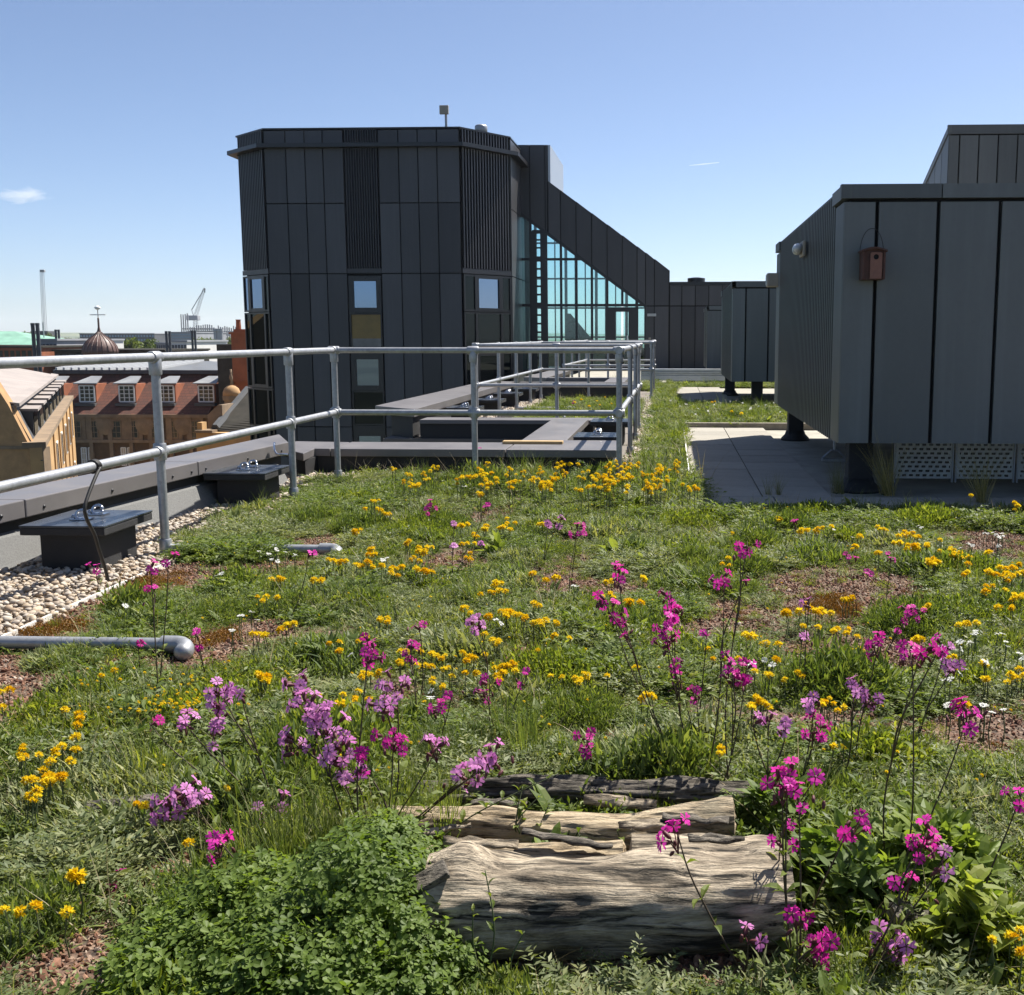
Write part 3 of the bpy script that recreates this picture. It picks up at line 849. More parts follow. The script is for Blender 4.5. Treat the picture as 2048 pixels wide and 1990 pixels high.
for ri in range(len(rows) - 1):
    k = 0
    for uu in (uA, uB):
        for a, b in zip(uu[:-1], uu[1:]):
            panel(fF, root, a, b, rows[ri + 1], rows[ri], M['clad_dark'] if shade[ri][k] else M['clad'], .035, .05); k += 1
zl = zt(972) + .03
slats(fF, root, uA[-1] + .03, uB[0] - .03, zl + .15, TZ, 13, M['slat'], .45, -.02, .07)
fF.slab(MB(), uA[-1], uB[0], zl - .02, zl + .14, -.02, .045).build('louvre_sill', M['slat'], root)
for f, n in ((fL, 15), (fR, 17)):
    slats(f, root, .04, f.len - .06, zl + .15, TZ, n, M['slat'], .45, -.02, .07)
    f.slab(MB(), 0, f.len, zl - .02, zl + .14, -.02, .045).build('louvre_sill', M['slat'], root)
for i in range(len(rows) - 1):
    panel(fS, root, 0.02, 1.6, rows[i + 1], rows[i], M['clad'], .03, .05); panel(fS, root, 1.6, 3.4, rows[i + 1], rows[i], M['clad'], .03, .05)
# front bay windows: frames, panes and painted reflections, storey after storey
wu0, wu1 = uA[-1] + .03, uB[0] - .03
st = zt(995) - zt(1420)
for s in range(5):
    z1_ = zt(985) - s * st
    window(fF, root, wu0, wu1, z1_ - (zt(985) - zt(1185)), z1_, .17, M['pane'])
    w2 = window(fF, root, wu0, wu1, z1_ - (zt(985) - zt(1378)), z1_ - (zt(985) - zt(1187)), .05, M['reflection_tan'] if s == 0 else M['pane_dim'])
    if s == 0:
        fF.slab(MB(), wu0 + .06, wu1 - .06, zt(1372), zt(1325), .021, .027).build('pale_reflection', M['reflection_grey'], w2)
    fF.slab(MB(), wu0, wu1, z1_ - st, z1_ - (zt(985) - zt(1380)), -.02, .05).build('transom', M['frame'], root)
# oblique bays: three-light windows
for f, mats in ((fL, ('pane', 'pane', 'pane_dim')), (fR, ('pane_dim', 'pane', 'pane_dim'))):
    L = f.len
    cut = [.03, L * .23, L * .80, L - .03] if f is fL else [.03, L * .26, L * .78, L - .03]
    for s in range(5):
        z1_ = zl - .05 - s * st
        for i in range(3):
            window(f, root, cut[i], cut[i+1], z1_ - st * .47, z1_, .06 if i != 1 else .12, M[mats[i]] if s == 0 else M['pane_dim'])
            window(f, root, cut[i], cut[i+1], z1_ - st * .99, z1_ - st * .48, .05, M['pane_dim'])
# roof ledge ring and trim
def ring_faces(off, faces):
    pts = [f for f in faces]
    return pts
def offset_chain(chain, d):
    out = []
    for i in range(len(chain)):
        ns = []
        if i > 0: ns.append(Face(chain[i-1], chain[i]).n)
        if i < len(chain) - 1: ns.append(Face(chain[i], chain[i+1]).n)
        n = sum(ns, Vector((0, 0, 0))).normalized(); k = d / max(.3, n.dot(ns[0]))
        out.append(Vector((chain[i][0], chain[i][1], 0)) + n * k)
    return out
chain = [A2, Ap, Bp, Cp, Dp, (Dp[0] + .01, 42.4)]
inn = offset_chain(chain, .07); outp = offset_chain(chain, .34)
zr = zt(290)
for i in range(len(chain) - 1):
    MB().prism([inn[i] + Vector((0,0,zr)), inn[i+1] + Vector((0,0,zr)), outp[i+1] + Vector((0,0,zr)), outp[i] + Vector((0,0,zr))], (0, 0, .13)).build('roof_ledge', M['frame'], root)
tin = offset_chain(chain, -.2); tout = offset_chain(chain, .062)
for i in range(len(chain) - 1):
    MB().prism([tin[i] + Vector((0,0,TZ)), tin[i+1] + Vector((0,0,TZ)), tout[i+1] + Vector((0,0,TZ)), tout[i] + Vector((0,0,TZ))], (0, 0, .05)).build('roof_trim', M['frame'], root)
# things on the tower roof
a = gy(Z1(1258, 182), TY + 1.2); b = gy(Z1(1256, 108), TY + 1.2)
r = empty('panel_antenna', (a.x, a.y, TZ)); tag(r, 'square pale panel antenna on a thin mast above the tower', 'antenna')
MB().tube([(a.x, a.y, TZ - .3), (a.x, a.y, b.z + .2)], .045, 8).build('mast', M['galv'], r)
pa0 = gy(Z1(1222, 106), TY + 1.1); pa1 = gy(Z1(1271, 56), TY + 1.1)
MB().bbox((pa0.x, pa0.y - .06, pa0.z), (pa1.x, pa0.y + .04, pa1.z), .03).build('panel', M['lamp_case'], r)
a = gy(Z1(1448, 205), TY + 4); r = empty('roof_vent', (a.x, a.y, TZ)); tag(r, 'round galvanised roof vent with a cap on the tower', 'vent')
vz = gy(Z1(1448, 160), TY + 4).z; vr = (gy(Z1(1482, 180), TY + 4).x - gy(Z1(1413, 180), TY + 4).x) / 2
MB().lathe([(vr * .92, TZ - .5), (vr * .92, vz - .35)], (a.x, a.y, 0), 18).build('pipe', M['galv'], r, smooth=True)
MB().lathe([(vr, vz - .34), (vr, vz - .08), (vr * .85, vz - .03), (vr * .3, vz)], (a.x, a.y, 0), 18).build('cap', M['galv'], r, smooth=True)

# ================================================================== GLAZED LINK WITH THE SLOPING ROOF
LY = 42.5
P = lambda x, y: gy(Z4(x, y), LY)
q = empty('link_building', (-2.5, LY, 0)); tag(q, 'dark panelled link building with sloping roof and triangular glazed wall', 'building')
fK = Face((-7.0, LY), (12.0, LY)); U = lambda x, y=500: P(x, y).x + 7.0
zg0 = -.02
def roof_z(x):      # roof line of the wall at zoom column x
    pts = [(440, -380), (746, -380), (750, -105), (1672, 572), (1674, 662), (2600, 662)]
    for (xa, ya), (xb, yb) in zip(pts[:-1], pts[1:]):
        if xa <= x <= xb: return P(x, ya + (yb - ya) * (x - xa) / (xb - xa)).z
    return P(x, 662).z
def glaze_z(x):     # top of the glazing
    ya = 120 + (x - 520) * (840 - 120) / (1490 - 520)
    return P(x, ya).z
gxs = [520, 615, 730, 845, 962, 1080, 1197, 1312, 1425, 1490]
def strip(x0, x1, z0a, z0b, z1a, z1b, mat=None):
    fK.poly(MB(), [(U(x0) - .02, z0a - .06), (U(x1) + .02, z0b - .06), (U(x1) + .02, z1b - .02), (U(x0) - .02, z1a - .02)], -.05, -.004 - .003 * (int(x0) % 2)).build('backing', M['joint'], q)
    fK.poly(MB(), [(U(x0) + .015, z0a), (U(x1) - .015, z0b), (U(x1) - .015, z1b), (U(x0) + .015, z1a)], 0, .05).build('cladding_panel', mat or M['clad'], q)
zb = P(1600, 845).z
strip(440, 520, zg0, zg0, roof_z(441), roof_z(520))
for x0, x1 in zip(gxs[:-1], gxs[1:]):
    e = .03
    if x0 == 730:
        strip(x0, 747, glaze_z(x0) + e, glaze_z(747) + e, roof_z(740), roof_z(740)); strip(750, x1, glaze_z(750) + e, glaze_z(x1) + e, roof_z(751), roof_z(x1)); continue
    strip(x0, x1, glaze_z(x0) + e, glaze_z(x1) + e, roof_z(x0 + 1), roof_z(x1))
for x0, x1 in ((1490, 1557), (1557, 1670)):
    strip(x0, x1, zb + .02, zb + .02, roof_z(x0), roof_z(x1)); strip(x0, x1, zg0, zg0, zb - .02, zb - .02, M['clad'])
xs = [1676] + [1768 + 103 * i for i in range(9)]
for x0, x1 in zip(xs[:-1], xs[1:]):
    strip(x0, x1, zb + .02, zb + .02, P(1700, 690).z, P(1700, 690).z); strip(x0, x1, zg0, zg0, zb - .02, zb - .02, M['clad_dark'] if x0 > 1700 else M['clad'])
fK.slab(MB(), U(1676), U(2690), P(1700, 688).z, P(1700, 662).z, 0, .08).build('roof_trim', M['frame'], q)
# body behind the wall: roof slabs and side walls, so that only the glazing lets light through
DEP = 5.0
def body(pts, name, mat): MB().prism([Vector((x, LY + .02, z)) for x, z in pts], (0, DEP, 0)).build(name, mat, q)
t = .18
zrA, zrB = roof_z(500), P(1672, 572).z
body([(P(440, 0).x, zrA - t), (P(747, 0).x, zrA - t), (P(747, 0).x, zrA), (P(440, 0).x, zrA)], 'flat_roof', M['clad'])
body([(P(747, 0).x, roof_z(752) - t), (P(749, 0).x + .08, roof_z(752) - t), (P(749, 0).x + .08, zrA), (P(747, 0).x, zrA)], 'roof_step', M['zinc_light'])  # pale metal puts the sunlit look of this return into the colour
body([(P(750, 0).x, roof_z(750.5) - t), (P(1672, 0).x, zrB - t), (P(1672, 0).x, zrB), (P(750, 0).x, roof_z(750.5))], 'sloping_roof', M['clad'])
body([(P(1640, 0).x, zg0), (P(1672, 0).x, zg0), (P(1672, 0).x, zrB - t), (P(1640, 0).x, zrB - t)], 'side_wall', M['clad_dark'])
MB().box((P(1676, 0).x, LY + .02, zg0), (9, LY + 6, P(1700, 665).z)).build('low_block', M['joint'], q)
body([(P(440, 0).x, zg0), (P(470, 0).x, zg0), (P(470, 0).x, zrA - t), (P(440, 0).x, zrA - t)], 'side_wall', M['clad_dark'])
MB().box((P(440, 0).x, LY + .1, -.2), (P(1672, 0).x, LY + DEP, -.03)).build('floor', M['clad_dark'], q)
# glazing bars: mullions, transoms, panes
def bar(u0, u1, z0, z1, nm='mullion', n0=-.06, n1=.03): return fK.slab(MB(), u0, u1, z0, z1, n0, n1).build(nm, M['frame'], q)
mw = .045
zT1, zT2, zB = P(600, 490).z, P(600, 840).z, P(600, 1310).z
for x in gxs:
    top = glaze_z(x)
    if x == 1312: bar(U(x) - mw, U(x) + mw, zT2, top)
    else: bar(U(x) - mw, U(x) + mw, zg0, top)
bar(U(520), U(1490), zT2 - .05, zT2 + .05, 'transom', -.055, .034)
bar(U(520), U(1005), zT1 - .045, zT1 + .045, 'transom', -.055, .034)
fK.poly(MB(), [(U(520), glaze_z(520) - .10), (U(1490), glaze_z(1490) - .10), (U(1490), glaze_z(1490) + .04), (U(520), glaze_z(520) + .04)], -.05, .045).build('sloping_head', M['frame'], q)
for x0, x1 in zip(gxs[:-1], gxs[1:]):
    a, b = U(x0) + mw, U(x1) - mw; ta, tb = glaze_z(x0) - .06, glaze_z(x1) - .06
    cuts = [zg0, zT2]
    if tb > zT1: cuts.append(zT1)
    for i, z0 in enumerate(cuts):
        if i + 1 < len(cuts): pts = [(a, z0), (b, z0), (b, cuts[i+1]), (a, cuts[i+1])]
        else: pts = [(a, z0), (b, z0), (b, max(z0 + .01, tb)), (a, max(z0 + .02, ta))]
        fK.poly(MB(), pts, -.02, -.008).build('pane', M['glazing'], q)
# ladder-like vent column between the second and third bars, and the door
lx0, lx1 = U(628), U(722)
col = MB(); fK.slab(col, lx0 - .1, lx0 + .16, zg0, P(0, 280).z, -.03, .06); fK.slab(col, lx1 - .16, lx1 + .1, zg0, P(0, 280).z, -.03, .06)
col.build('vent_frame', M['frame'], q)
for y, h in [(284, 14), (345, 6), (405, 6), (490, 20), (565, 7), (630, 7), (697, 7), (760, 7), (840, 20), (915, 7), (980, 7), (1045, 7), (1108, 7), (1175, 9), (1240, 9)]:
    fK.slab(MB(), lx0, lx1, P(0, y + h).z, P(0, y - h).z, -.025, .055).build('vent_bar', M['frame'], q)
d0, d1, dz = U(1215), U(1405), P(0, 858).z
dm = MB(); fK.slab(dm, d0 - .15, d0 + .22, zg0, dz, -.03, .06); fK.slab(dm, d1 - .22, d1 + .15, zg0, dz, -.03, .06); fK.slab(dm, d0 + .22, d1 - .22, dz - .16, dz, -.03, .058)
fK.slab(dm, d0 + .22, d1 - .22, zg0, .2, -.03, .058)
dr = dm.build('door', M['frame'], q); fK.slab(MB(), d1 - .27, d1 - .23, .9, 1.25, .06, .11).build('handle', M['steel'], dr)
fK.slab(MB(), U(1505), U(1572), P(0, 925).z, P(0, 905).z, .05, .14).build('wall_light', M['lamp_cover'], q)
fK.slab(MB(), U(1515), U(1532), P(0, 1100).z, P(0, 1085).z, .05, .10).build('entry_panel', M['lamp_case'], q)
# far side of the atrium: its own bars, stair and rails, seen through the glass
fb_ = Face((-7.0, LY + DEP - .1), (12.0, LY + DEP - .1))
for i in range(14):
    u = U(520) + i * .42
    fb_.slab(MB(), u, u + (.05 if i % 3 else .12), zg0, max(.3, roof_z(520 + i * 82) - .15), -.05, .05).build('rear_mullion', M['plate'], q)
for z in (.55, 1.15, 2.35, 3.55, 5.0):
    xe = U(1640) if z < 3 else U(1640) - (z - 2.2) * 1.45
    fb_.slab(MB(), U(470), xe, z, z + .07, -.04, .06).build('rear_transom', M['plate'], q)
MB().prism([(-4.2, LY + 2, .0), (-2.2, LY + 2, 0.0), (-4.0, LY + 2, 2.1), (-4.2, LY + 2, 2.1)], (0, .06, 0)).build('stair_string', M['plate'], q)
for i in range(12): MB().tube([(-4.2 + i * .3, LY + 2.6, 0), (-4.2 + i * .3, LY + 2.6, 1.0)], .02, 6).build('inner_baluster', M['plate'], q)
MB().box((-5.6, LY + 3.2, 0), (-.6, LY + 3.4, .75)).build('inner_counter', M['plate'], q)
# step-up block with a sunlit return on the roof, and the small roof fan on the low wall
a = P(1885, 655); tag(MB().lathe([(.28, P(0, 664).z - .02), (.28, a.z + .02), (.34, a.z + .03), (.34, a.z + .2), (.1, a.z + .24)], (P(1885, 600).x, LY + 2, 0), 16).build('roof_cowl', M['frame'], origin=(P(1885, 600).x, LY + 2, P(0, 664).z)),
    'dark round roof cowl on the low dark wall', 'vent')

# long pale metal tray along the roof
a = gz(R6(110, 296), 0.0); r = empty('cable_tray', (.2, 29.9, 0)); tag(r, 'long pale ribbed metal tray on feet across the far roof', 'cable tray')
ty = 29.8; tx0, tx1 = gy(R6(112, 250), ty).x, 4.0; tz0, tz1 = gy(R6(400, 290), ty).z, gy(R6(400, 206), ty).z
for i, (f0, f1, dy) in enumerate(((0, .46, 0), (.47, .62, .015), (.63, .78, 0), (.79, 1, .015))):
    MB().bbox((tx0, ty + dy, tz0 + (tz1 - tz0) * f0), (tx1, ty + .35, tz0 + (tz1 - tz0) * f1 - .004), .004).build('tray_rail', M['zinc_light'], r)
for x in np.linspace(tx0 + .3, tx1 - .3, 5):
    MB().box((float(x) - .08, ty + .05, -.03), (float(x) + .08, ty + .3, tz0 + .005)).build('tray_foot', M['block'], r)
# ================================================================== THE TOWN BELOW
M['tile_red'] = None
def tiles():
    m, nt, b = new_mat('red_roof_tiles')
    tc = nt.nodes.new('ShaderNodeTexCoord'); mp = nt.nodes.new('ShaderNodeMapping'); mp.inputs['Rotation'].default_value = (math.pi / 2, 0, 0)
    nt.links.new(tc.outputs['Object'], mp.inputs[0])
    br = nt.nodes.new('ShaderNodeTexBrick'); nt.links.new(mp.outputs[0], br.inputs['Vector'])
    br.inputs['Scale'].default_value = 1.0; br.inputs['Brick Width'].default_value = .35; br.inputs['Row Height'].default_value = .2
    br.inputs['Mortar Size'].default_value = .012
    br.inputs['Color1'].default_value = (0.16, 0.052, 0.030, 1); br.inputs['Color2'].default_value = (0.10, 0.038, 0.026, 1); br.inputs['Mortar'].default_value = (0.03, 0.014, 0.01, 1)
    n1 = noise_node(nt, .5, 5)
    c = mixrgb(nt, ramp(nt, n1, [(.4, (0, 0, 0)), (.75, (.55, .55, .55))]), br.outputs[0], (0.06, 0.035, 0.026))
    nt.links.new(c, b.inputs['Base Color']); b.inputs['Roughness'].default_value = .85
    return m
M['tile_red'] = tiles()
M['brick'] = simple('orange_brick', (0.27, 0.088, 0.040), .9, var=.25, scale=1.2)
M['brown_stone'] = simple('brown_stone', (0.105, 0.066, 0.036), .9, var=.35, scale=.9, bumps=.3, bscale=6)
M['pale_stone'] = simple('pale_stone', (0.21, 0.15, 0.095), .9, var=.3, scale=1.5)
M['gold_stone'] = simple('golden_stone', (0.43, 0.265, 0.115), .9, var=.2, scale=1.0, bumps=.2, bscale=5)
M['gold_brick'] = simple('golden_brick', (0.36, 0.215, 0.10), .9, var=.2, scale=3.0)
M['zinc'] = simple('zinc_roof', (0.25, 0.255, 0.26), .5, metal=.2, var=.15, scale=.8)
M['zinc_rib'] = simple('zinc_rib', (0.40, 0.41, 0.42), .5, metal=.1, var=.1)  # paler than the sheet: light catching the ribs is put into the colour
M['zinc_roof'] = simple('zinc_sheet', (0.15, 0.155, 0.16), .5, metal=.2, var=.15, scale=.8)  # darkened zinc: the shade between the ribs is put into the colour
M['zinc_pale'] = simple('pale_flat_roof', (0.28, 0.245, 0.225), .85, var=.15, scale=.6)
M['lead'] = simple('lead_cheek', (0.07, 0.073, 0.078), .75, spec=.25, var=.2, scale=1.0)
M['slate'] = simple('slate', (0.045, 0.042, 0.036), .9, spec=.08, var=.3, scale=1.5)
M['white_wood'] = simple('white_window_wood', (0.68, 0.68, 0.66), .6, var=.08)
M['copper_green'] = simple('green_copper', (0.17, 0.33, 0.25), .7, var=.2, scale=.7)
M['copper_brown'] = simple('brown_copper', (0.105, 0.055, 0.045), .55, var=.25, scale=1.2)
M['flue'] = simple('dark_flue', (0.035, 0.04, 0.048), .5, var=.15)
M['pane_town'] = glass_pane('town_pane', (.5, .55, .55), .04, (0.02, 0.02, 0.02))
M['pane_cream'] = simple('cream_pane', (0.42, 0.38, 0.30), .4, var=.25, scale=.8)
M['far_white'] = simple('far_white_wall', (0.55, 0.54, 0.52), .9, var=.1, scale=.1)
M['far_grey'] = simple('far_grey_wall', (0.25, 0.26, 0.28), .9, var=.2, scale=.1)
M['far_dark'] = simple('far_dark_wall', (0.07, 0.075, 0.085), .8, var=.2, scale=.1)
M['far_blue'] = simple('far_blue_glass', (0.18, 0.27, 0.36), .3, var=.3, scale=.2)
M['crane'] = simple('crane_paint', (0.30, 0.31, 0.33), .6, var=.1)

# ---------------------------------------------- red-roofed building with dormers
RY = 85.0
T = lambda x, y, Y=RY: gy(Z2(x, y), Y)
x0, x1 = T(250, 1250).x, T(1690, 1250).x
ze, zb_ = T(900, 1250).z, GZ
root = empty('mansard_building', ((x0 + x1) / 2, RY + 6, GZ)); tag(root, 'brown stone building with steep red tiled roof and four white dormers', 'building')
MB().box((x0, RY, GZ), (x1, RY + 14, ze - .25)).build('wall', M['brown_stone'], root)
MB().box((x0 - .1, RY - .35, ze - .25), (x1 + .1, RY + .5, ze)).build('eaves_cornice', M['pale_stone'], root)
MY = RY + 3.6
zm = T(900, 940, MY).z
sl = (zm - ze) / (MY - RY)
MB().prism([(x0, RY - .2, ze + .003), (x0, MY, zm), (x0, MY + 6, zm), (x0, MY + 6, ze + .003)], (x1 - x0 - 1.0, 0, 0)).build('tiled_roof', M['tile_red'], root)
MB().box((x0, MY - .35, zm - .02), (x1 - .3, MY + .3, T(900, 915, MY - .35).z)).build('gutter', M['lead'], root)
zg = T(900, 914, MY - .3).z
zri = T(900, 845, MY + 9).z
xr = T(1600, 855, MY + 9).x; xe = T(1780, 908, MY - .3).x
MB().add([(x0, MY - .36, zg), (xe, MY - .36, zg), (xr, MY + 9, zri), (x0, MY + 9, zri), (xe, MY + 12, zg), (x0, MY + 12, zg)], [(0, 1, 2, 3), (1, 4, 2), (3, 2, 4, 5), (0, 5, 4, 1)]).build('metal_roof', M['zinc_roof'], root)
d = Vector((0, MY + 9 - (MY - .36), zri - zg)); seam = None
for i in range(58):
    x = x0 + .3 + i * .62
    if x > xr: break
    if seam is None: seam = MB().prism([(x - .08, MY - .36, zg + .005), (x + .08, MY - .36, zg + .005), (x + .08, MY - .36, zg + .2), (x - .08, MY - .36, zg + .2)], d).build('standing_seam', M['zinc_rib'], root); sx_ = x
    else: place(seam.data, 'standing_seam', root, (x - sx_, 0, 0))
def town_window(root, xa, xb, za, zb2, Y, cols, rws, mat_frame, pane_mat, depth=.12, name='window', bw_=.07):
    mb = MB()
    for i in range(cols + 1):
        x = xa + (xb - xa) * i / cols; ww = bw_ if i in (0, cols) else bw_ * .55
        mb.box((x - ww/2, Y - depth, za), (x + ww/2, Y, zb2))
    for j in range(rws + 1):
        z = za + (zb2 - za) * j / rws; hh = bw_ if j in (0, rws) else bw_ * .45
        mb.box((xa, Y - depth + .005, z - hh/2), (xb, Y - .005, z + hh/2))
    w = mb.build(name, mat_frame, root)
    MB().box((xa, Y - .03, za), (xb, Y - .02, zb2)).build('pane', pane_mat, w)
    return w
for xa, xb in ((360, 470), (610, 722), (912, 1025), (1212, 1326), (1516, 1630)):
    yf = RY + .9
    wx0, wx1 = T(xa, 1100, yf).x, T(xb, 1100, yf).x; wz0, wz1 = T(xa, 1155, yf).z, T(xa, 1033, yf).z
    yb = RY + (wz1 + .3 - ze) / sl
    dm = MB().box((wx0 - .12, yf, wz0 - 1.1), (wx1 + .12, yb, wz1 + .12)).build('dormer', M['brick'], root)
    town_window(dm, wx0, wx1, wz0, wz1, yf - .005, 3, 4, M['white_wood'], M['pane_town'], .10, 'casement', .10)
    MB().prism([(wx0 - .35, yf - .3, wz1 + .13), (wx1 + .35, yf - .3, wz1 + .13), (wx1 - .1, min(yb, yf + 1.5), wz1 + .62), (wx0 + .2, min(yb, yf + 1.5), wz1 + .62)], (0, 0, .08)).build('dormer_roof', M['zinc'], dm)
    MB().box((wx0 - .2, yf - .5, wz0 - .32), (wx1 + .2, yf, wz0 - .1)).build('apron', M['lead'], dm)
for xa, xb in ((555, 628), (690, 757), (852, 932), (990, 1060), (1155, 1222), (1300, 1362), (1455, 1525)):
    a, b = T(xa, 1300), T(xb, 1430)
    MB().box((a.x - .35, RY - .12, b.z - .3), (b.x + .35, RY, a.z + .35)).build('stone_surround', M['pale_stone'], root)
    town_window(root, a.x, b.x, b.z, a.z, RY - .125, 2, 3, M['pale_stone'], M['pane_town'], .06)
for xa in (805, 1105, 1400):
    a = T(xa, 1325); MB().lathe([(.9, 0), (.9, .12), (.6, .2), (.15, .26)], (0, 0, 0), 12)
    mb = MB(); mb.lathe([(.85, 0), (.85, .12), (.55, .22), (.15, .28)], (0, 0, 0), 12); mb.v = [Vector((a.x + v.x, RY - v.z, a.z + v.y)) for v in mb.v]
    mb.build('carved_roundel', M['pale_stone'], root)
for i in range(8):
    a = T(540 + i * 152, 1300); MB().box((a.x - .14, RY - .2, GZ + 8), (a.x + .14, RY - .002, ze - .3)).build('pilaster', M['pale_stone'], root)
MB().box((x0, RY - .25, T(0, 1462).z), (x1, RY - .001, T(0, 1440).z)).build('string_course', M['pale_stone'], root)
for xa, xb in ((622, 668), (676, 720), (925, 968), (976, 1020)):
    a, b = T(xa, 1505), T(xb, 1640); town_window(root, a.x, b.x, b.z, a.z, RY - .02, 2, 3, M['white_wood'], M['pane_cream'], .08)

# ---------------------------------------------- golden stone building
NY = 44.0
N = gy((86.6, 895), NY); dv = Vector((-.452, .892, 0)); wv = Vector((-.95, -.08, 0)).normalized(); nv = Vector((dv.y, -dv.x, 0))
Lg = 40.0
root = empty('stone_building', (N.x, N.y, GZ)); tag(root, 'golden stone building with grey mansard roof and a sunlit side wall', 'building')
down = Vector((0, 0, GZ - N.z))
zv = Vector((0, 0, 1))
MB().add([N, N + dv*Lg, N + dv*Lg + down, N + down, N - nv*.5, N + dv*Lg - nv*.5, N + dv*Lg - nv*.5 + down, N - nv*.5 + down], [(0,3,2,1),(4,5,6,7),(0,1,5,4),(0,4,7,3),(1,2,6,5)]).build('side_wall', M['gold_stone'], root)
MB().prism([N + nv*.1, N + dv*Lg + nv*.1, N + dv*Lg - nv*.75, N - nv*.75], (0, 0, .22)).build('parapet_cap', M['pale_stone'], root)
for i in range(5):
    s = .55 + i * .011; pz = N + dv * (8 + i * 6)
    MB().prism([pz + nv*.004, pz + dv*.5 + nv*.004, pz + dv*.5 + nv*.07, pz + nv*.07], (0, 0, GZ - N.z)).build('pilaster', M['gold_stone'], root)
    for k in range(3):
        c = pz + dv * 3.2 - zv * (2.4 + k * 3.4)
        wmb = MB().prism([c - dv*.55 + nv*.004, c + dv*.55 + nv*.004, c + dv*.55 + nv*.06, c - dv*.55 + nv*.06], (0, 0, 1.7)).build('window', M['white_wood'], root)
        MB().prism([c - dv*.45 + nv*.05 + zv*.1, c + dv*.45 + nv*.05 + zv*.1, c + dv*.45 + nv*.065 + zv*.1, c - dv*.45 + nv*.065 + zv*.1], (0, 0, 1.5)).build('pane', M['pane_town'], wmb)
# quoin strip and shaded front with the mansard gable outline
e1 = gy(Z2(228, 1500), NY); k1 = gy(Z2(62, 1180), NY); k2 = gy(Z2(-300, 640), NY)
MB().prism([N + Vector((0, -.02, 0)), Vector((e1.x, NY - .02, N.z)), Vector((e1.x, NY - .02, GZ)), Vector((N.x, NY - .02, GZ))], (0, .5, 0)).build('corner_pier', M['pale_stone'], root)
MB().prism([Vector((e1.x, NY, e1.z)), Vector((k1.x, NY, k1.z)), Vector((k2.x, NY, k1.z + (k1.x - k2.x) * 1.7)), Vector((k2.x - 4, NY, k1.z + 4)), Vector((k2.x - 4, NY, GZ)), Vector((e1.x, NY, GZ))], (0, .45, 0)).build('front_wall', M['gold_brick'], root)
zz = gy(Z2(100, 1505), NY).z
MB().box((k2.x - 4, NY - .08, zz - .06), (e1.x, NY - .003, zz + .06)).build('string_course', M['pale_stone'], root)
for i in range(9):
    zq = N.z - .5 - i * .75
    MB().box((e1.x, NY - .06, zq - .03), (N.x - .02, NY - .023, zq)).build('quoin_joint', M['lead'], root)
# mansard side slope and pale upper roof, running back with the wall
r0 = Vector((e1.x + .1, NY + .2, e1.z - .1)); r1 = Vector((k1.x, NY + .2, k1.z)); r2 = r1 + Vector((-6, 0, 1.1)); 
MB().prism([r0, r1, r1 - Vector((.3, 0, .3)), r0 - Vector((.3, 0, .3))], dv * (Lg - 1)).build('mansard_slope', M['lead'], root)
MB().prism([r1 + Vector((.12, 0, .02)), r2, r2 - zv*.25, r1 + Vector((.12, 0, -.2))], dv * (Lg - 1)).build('upper_roof', M['zinc_pale'], root)
MB().prism([r1 + Vector((.35, 0, .06)), r1 + Vector((-.15, 0, .12)), r1 + Vector((-.15, 0, .02)), r1 + Vector((.35, 0, -.08))], dv * (Lg - 1)).build('roof_kerb', M['zinc_pale'], root)
MB().prism([Vector((e1.x, NY + .1, e1.z)), N + Vector((-.7, .1, 0)), N + Vector((-.7, .1, -.3)), Vector((e1.x, NY + .1, e1.z - .3))], dv * (Lg - 1)).build('gutter', M['lead'], root)
run = r1 - r0
for i in range(8):
    o0 = r0 + dv * (2.2 + i * 4.6)
    a = o0 + run * .18; top = o0 + run * .78
    ext = Vector((a.x - top.x, 0, 0))
    # box dormer: front cheek stands on the slope, flat roof reaches back to it
    dmr = MB().prism([a, Vector((a.x, a.y, top.z)), top], dv * 2.6).build('dormer', M['lead'], root)
    MB().prism([Vector((a.x + .25, a.y, top.z)), top + Vector((-.1, 0, 0)), top + Vector((-.1, 0, .1)), Vector((a.x + .25, a.y, top.z + .1))], dv * 2.75).build('dormer_roof', M['zinc_pale'], dmr)
    for j in range(3):
        p = Vector((a.x + .02, a.y, a.z + .05)) + dv * (.15 + j * .85)
        MB().prism([p, p + dv*.6, p + dv*.6 + zv*(top.z - a.z - .12), p + zv*(top.z - a.z - .12)], (.03, 0, 0)).build('pane', M['pane_town'], dmr)

# ---------------------------------------------- stone turret, slate roof, brick gable by the tower
CY = 66.0
C2 = lambda x, y, Y=CY: gy(Z2(x, y), Y)
c = C2(1765, 1100); w = (C2(1830, 1080).x - C2(1702, 1080).x) / 2
r = empty('stone_turret', (c.x, CY, GZ)); tag(r, 'small round stone turret with dome and ball finial near the tower', 'turret')
zd = C2(1765, 1110).z; ztp = C2(1765, 1030).z; zf = C2(1758, 955).z; hd = ztp - zd
MB().lathe([(w * .85, GZ), (w * .85, zd - .3), (w * 1.02, zd - .25), (w * 1.05, zd)], (c.x, CY, 0), 16).build('drum', M['pale_stone'], r)
MB().lathe([(w, zd + .001), (w * .98, zd + hd * .35), (w * .8, zd + hd * .7), (w * .45, zd + hd * .93), (w * .15, zd + hd)], (c.x, CY, 0), 18).build('dome', M['gold_brick'], r, smooth=True)
MB().lathe([(w * .2, ztp - .1), (w * .1, ztp + .25), (w * .22, ztp + .45), (w * .08, ztp + .7), (w * .14, ztp + .95), (.02, zf)], (c.x, CY, 0), 10).build('finial', M['pale_stone'], r, smooth=True)
SY = 58.0
S = lambda x, y, Y=SY: gy(Z2(x, y), Y)
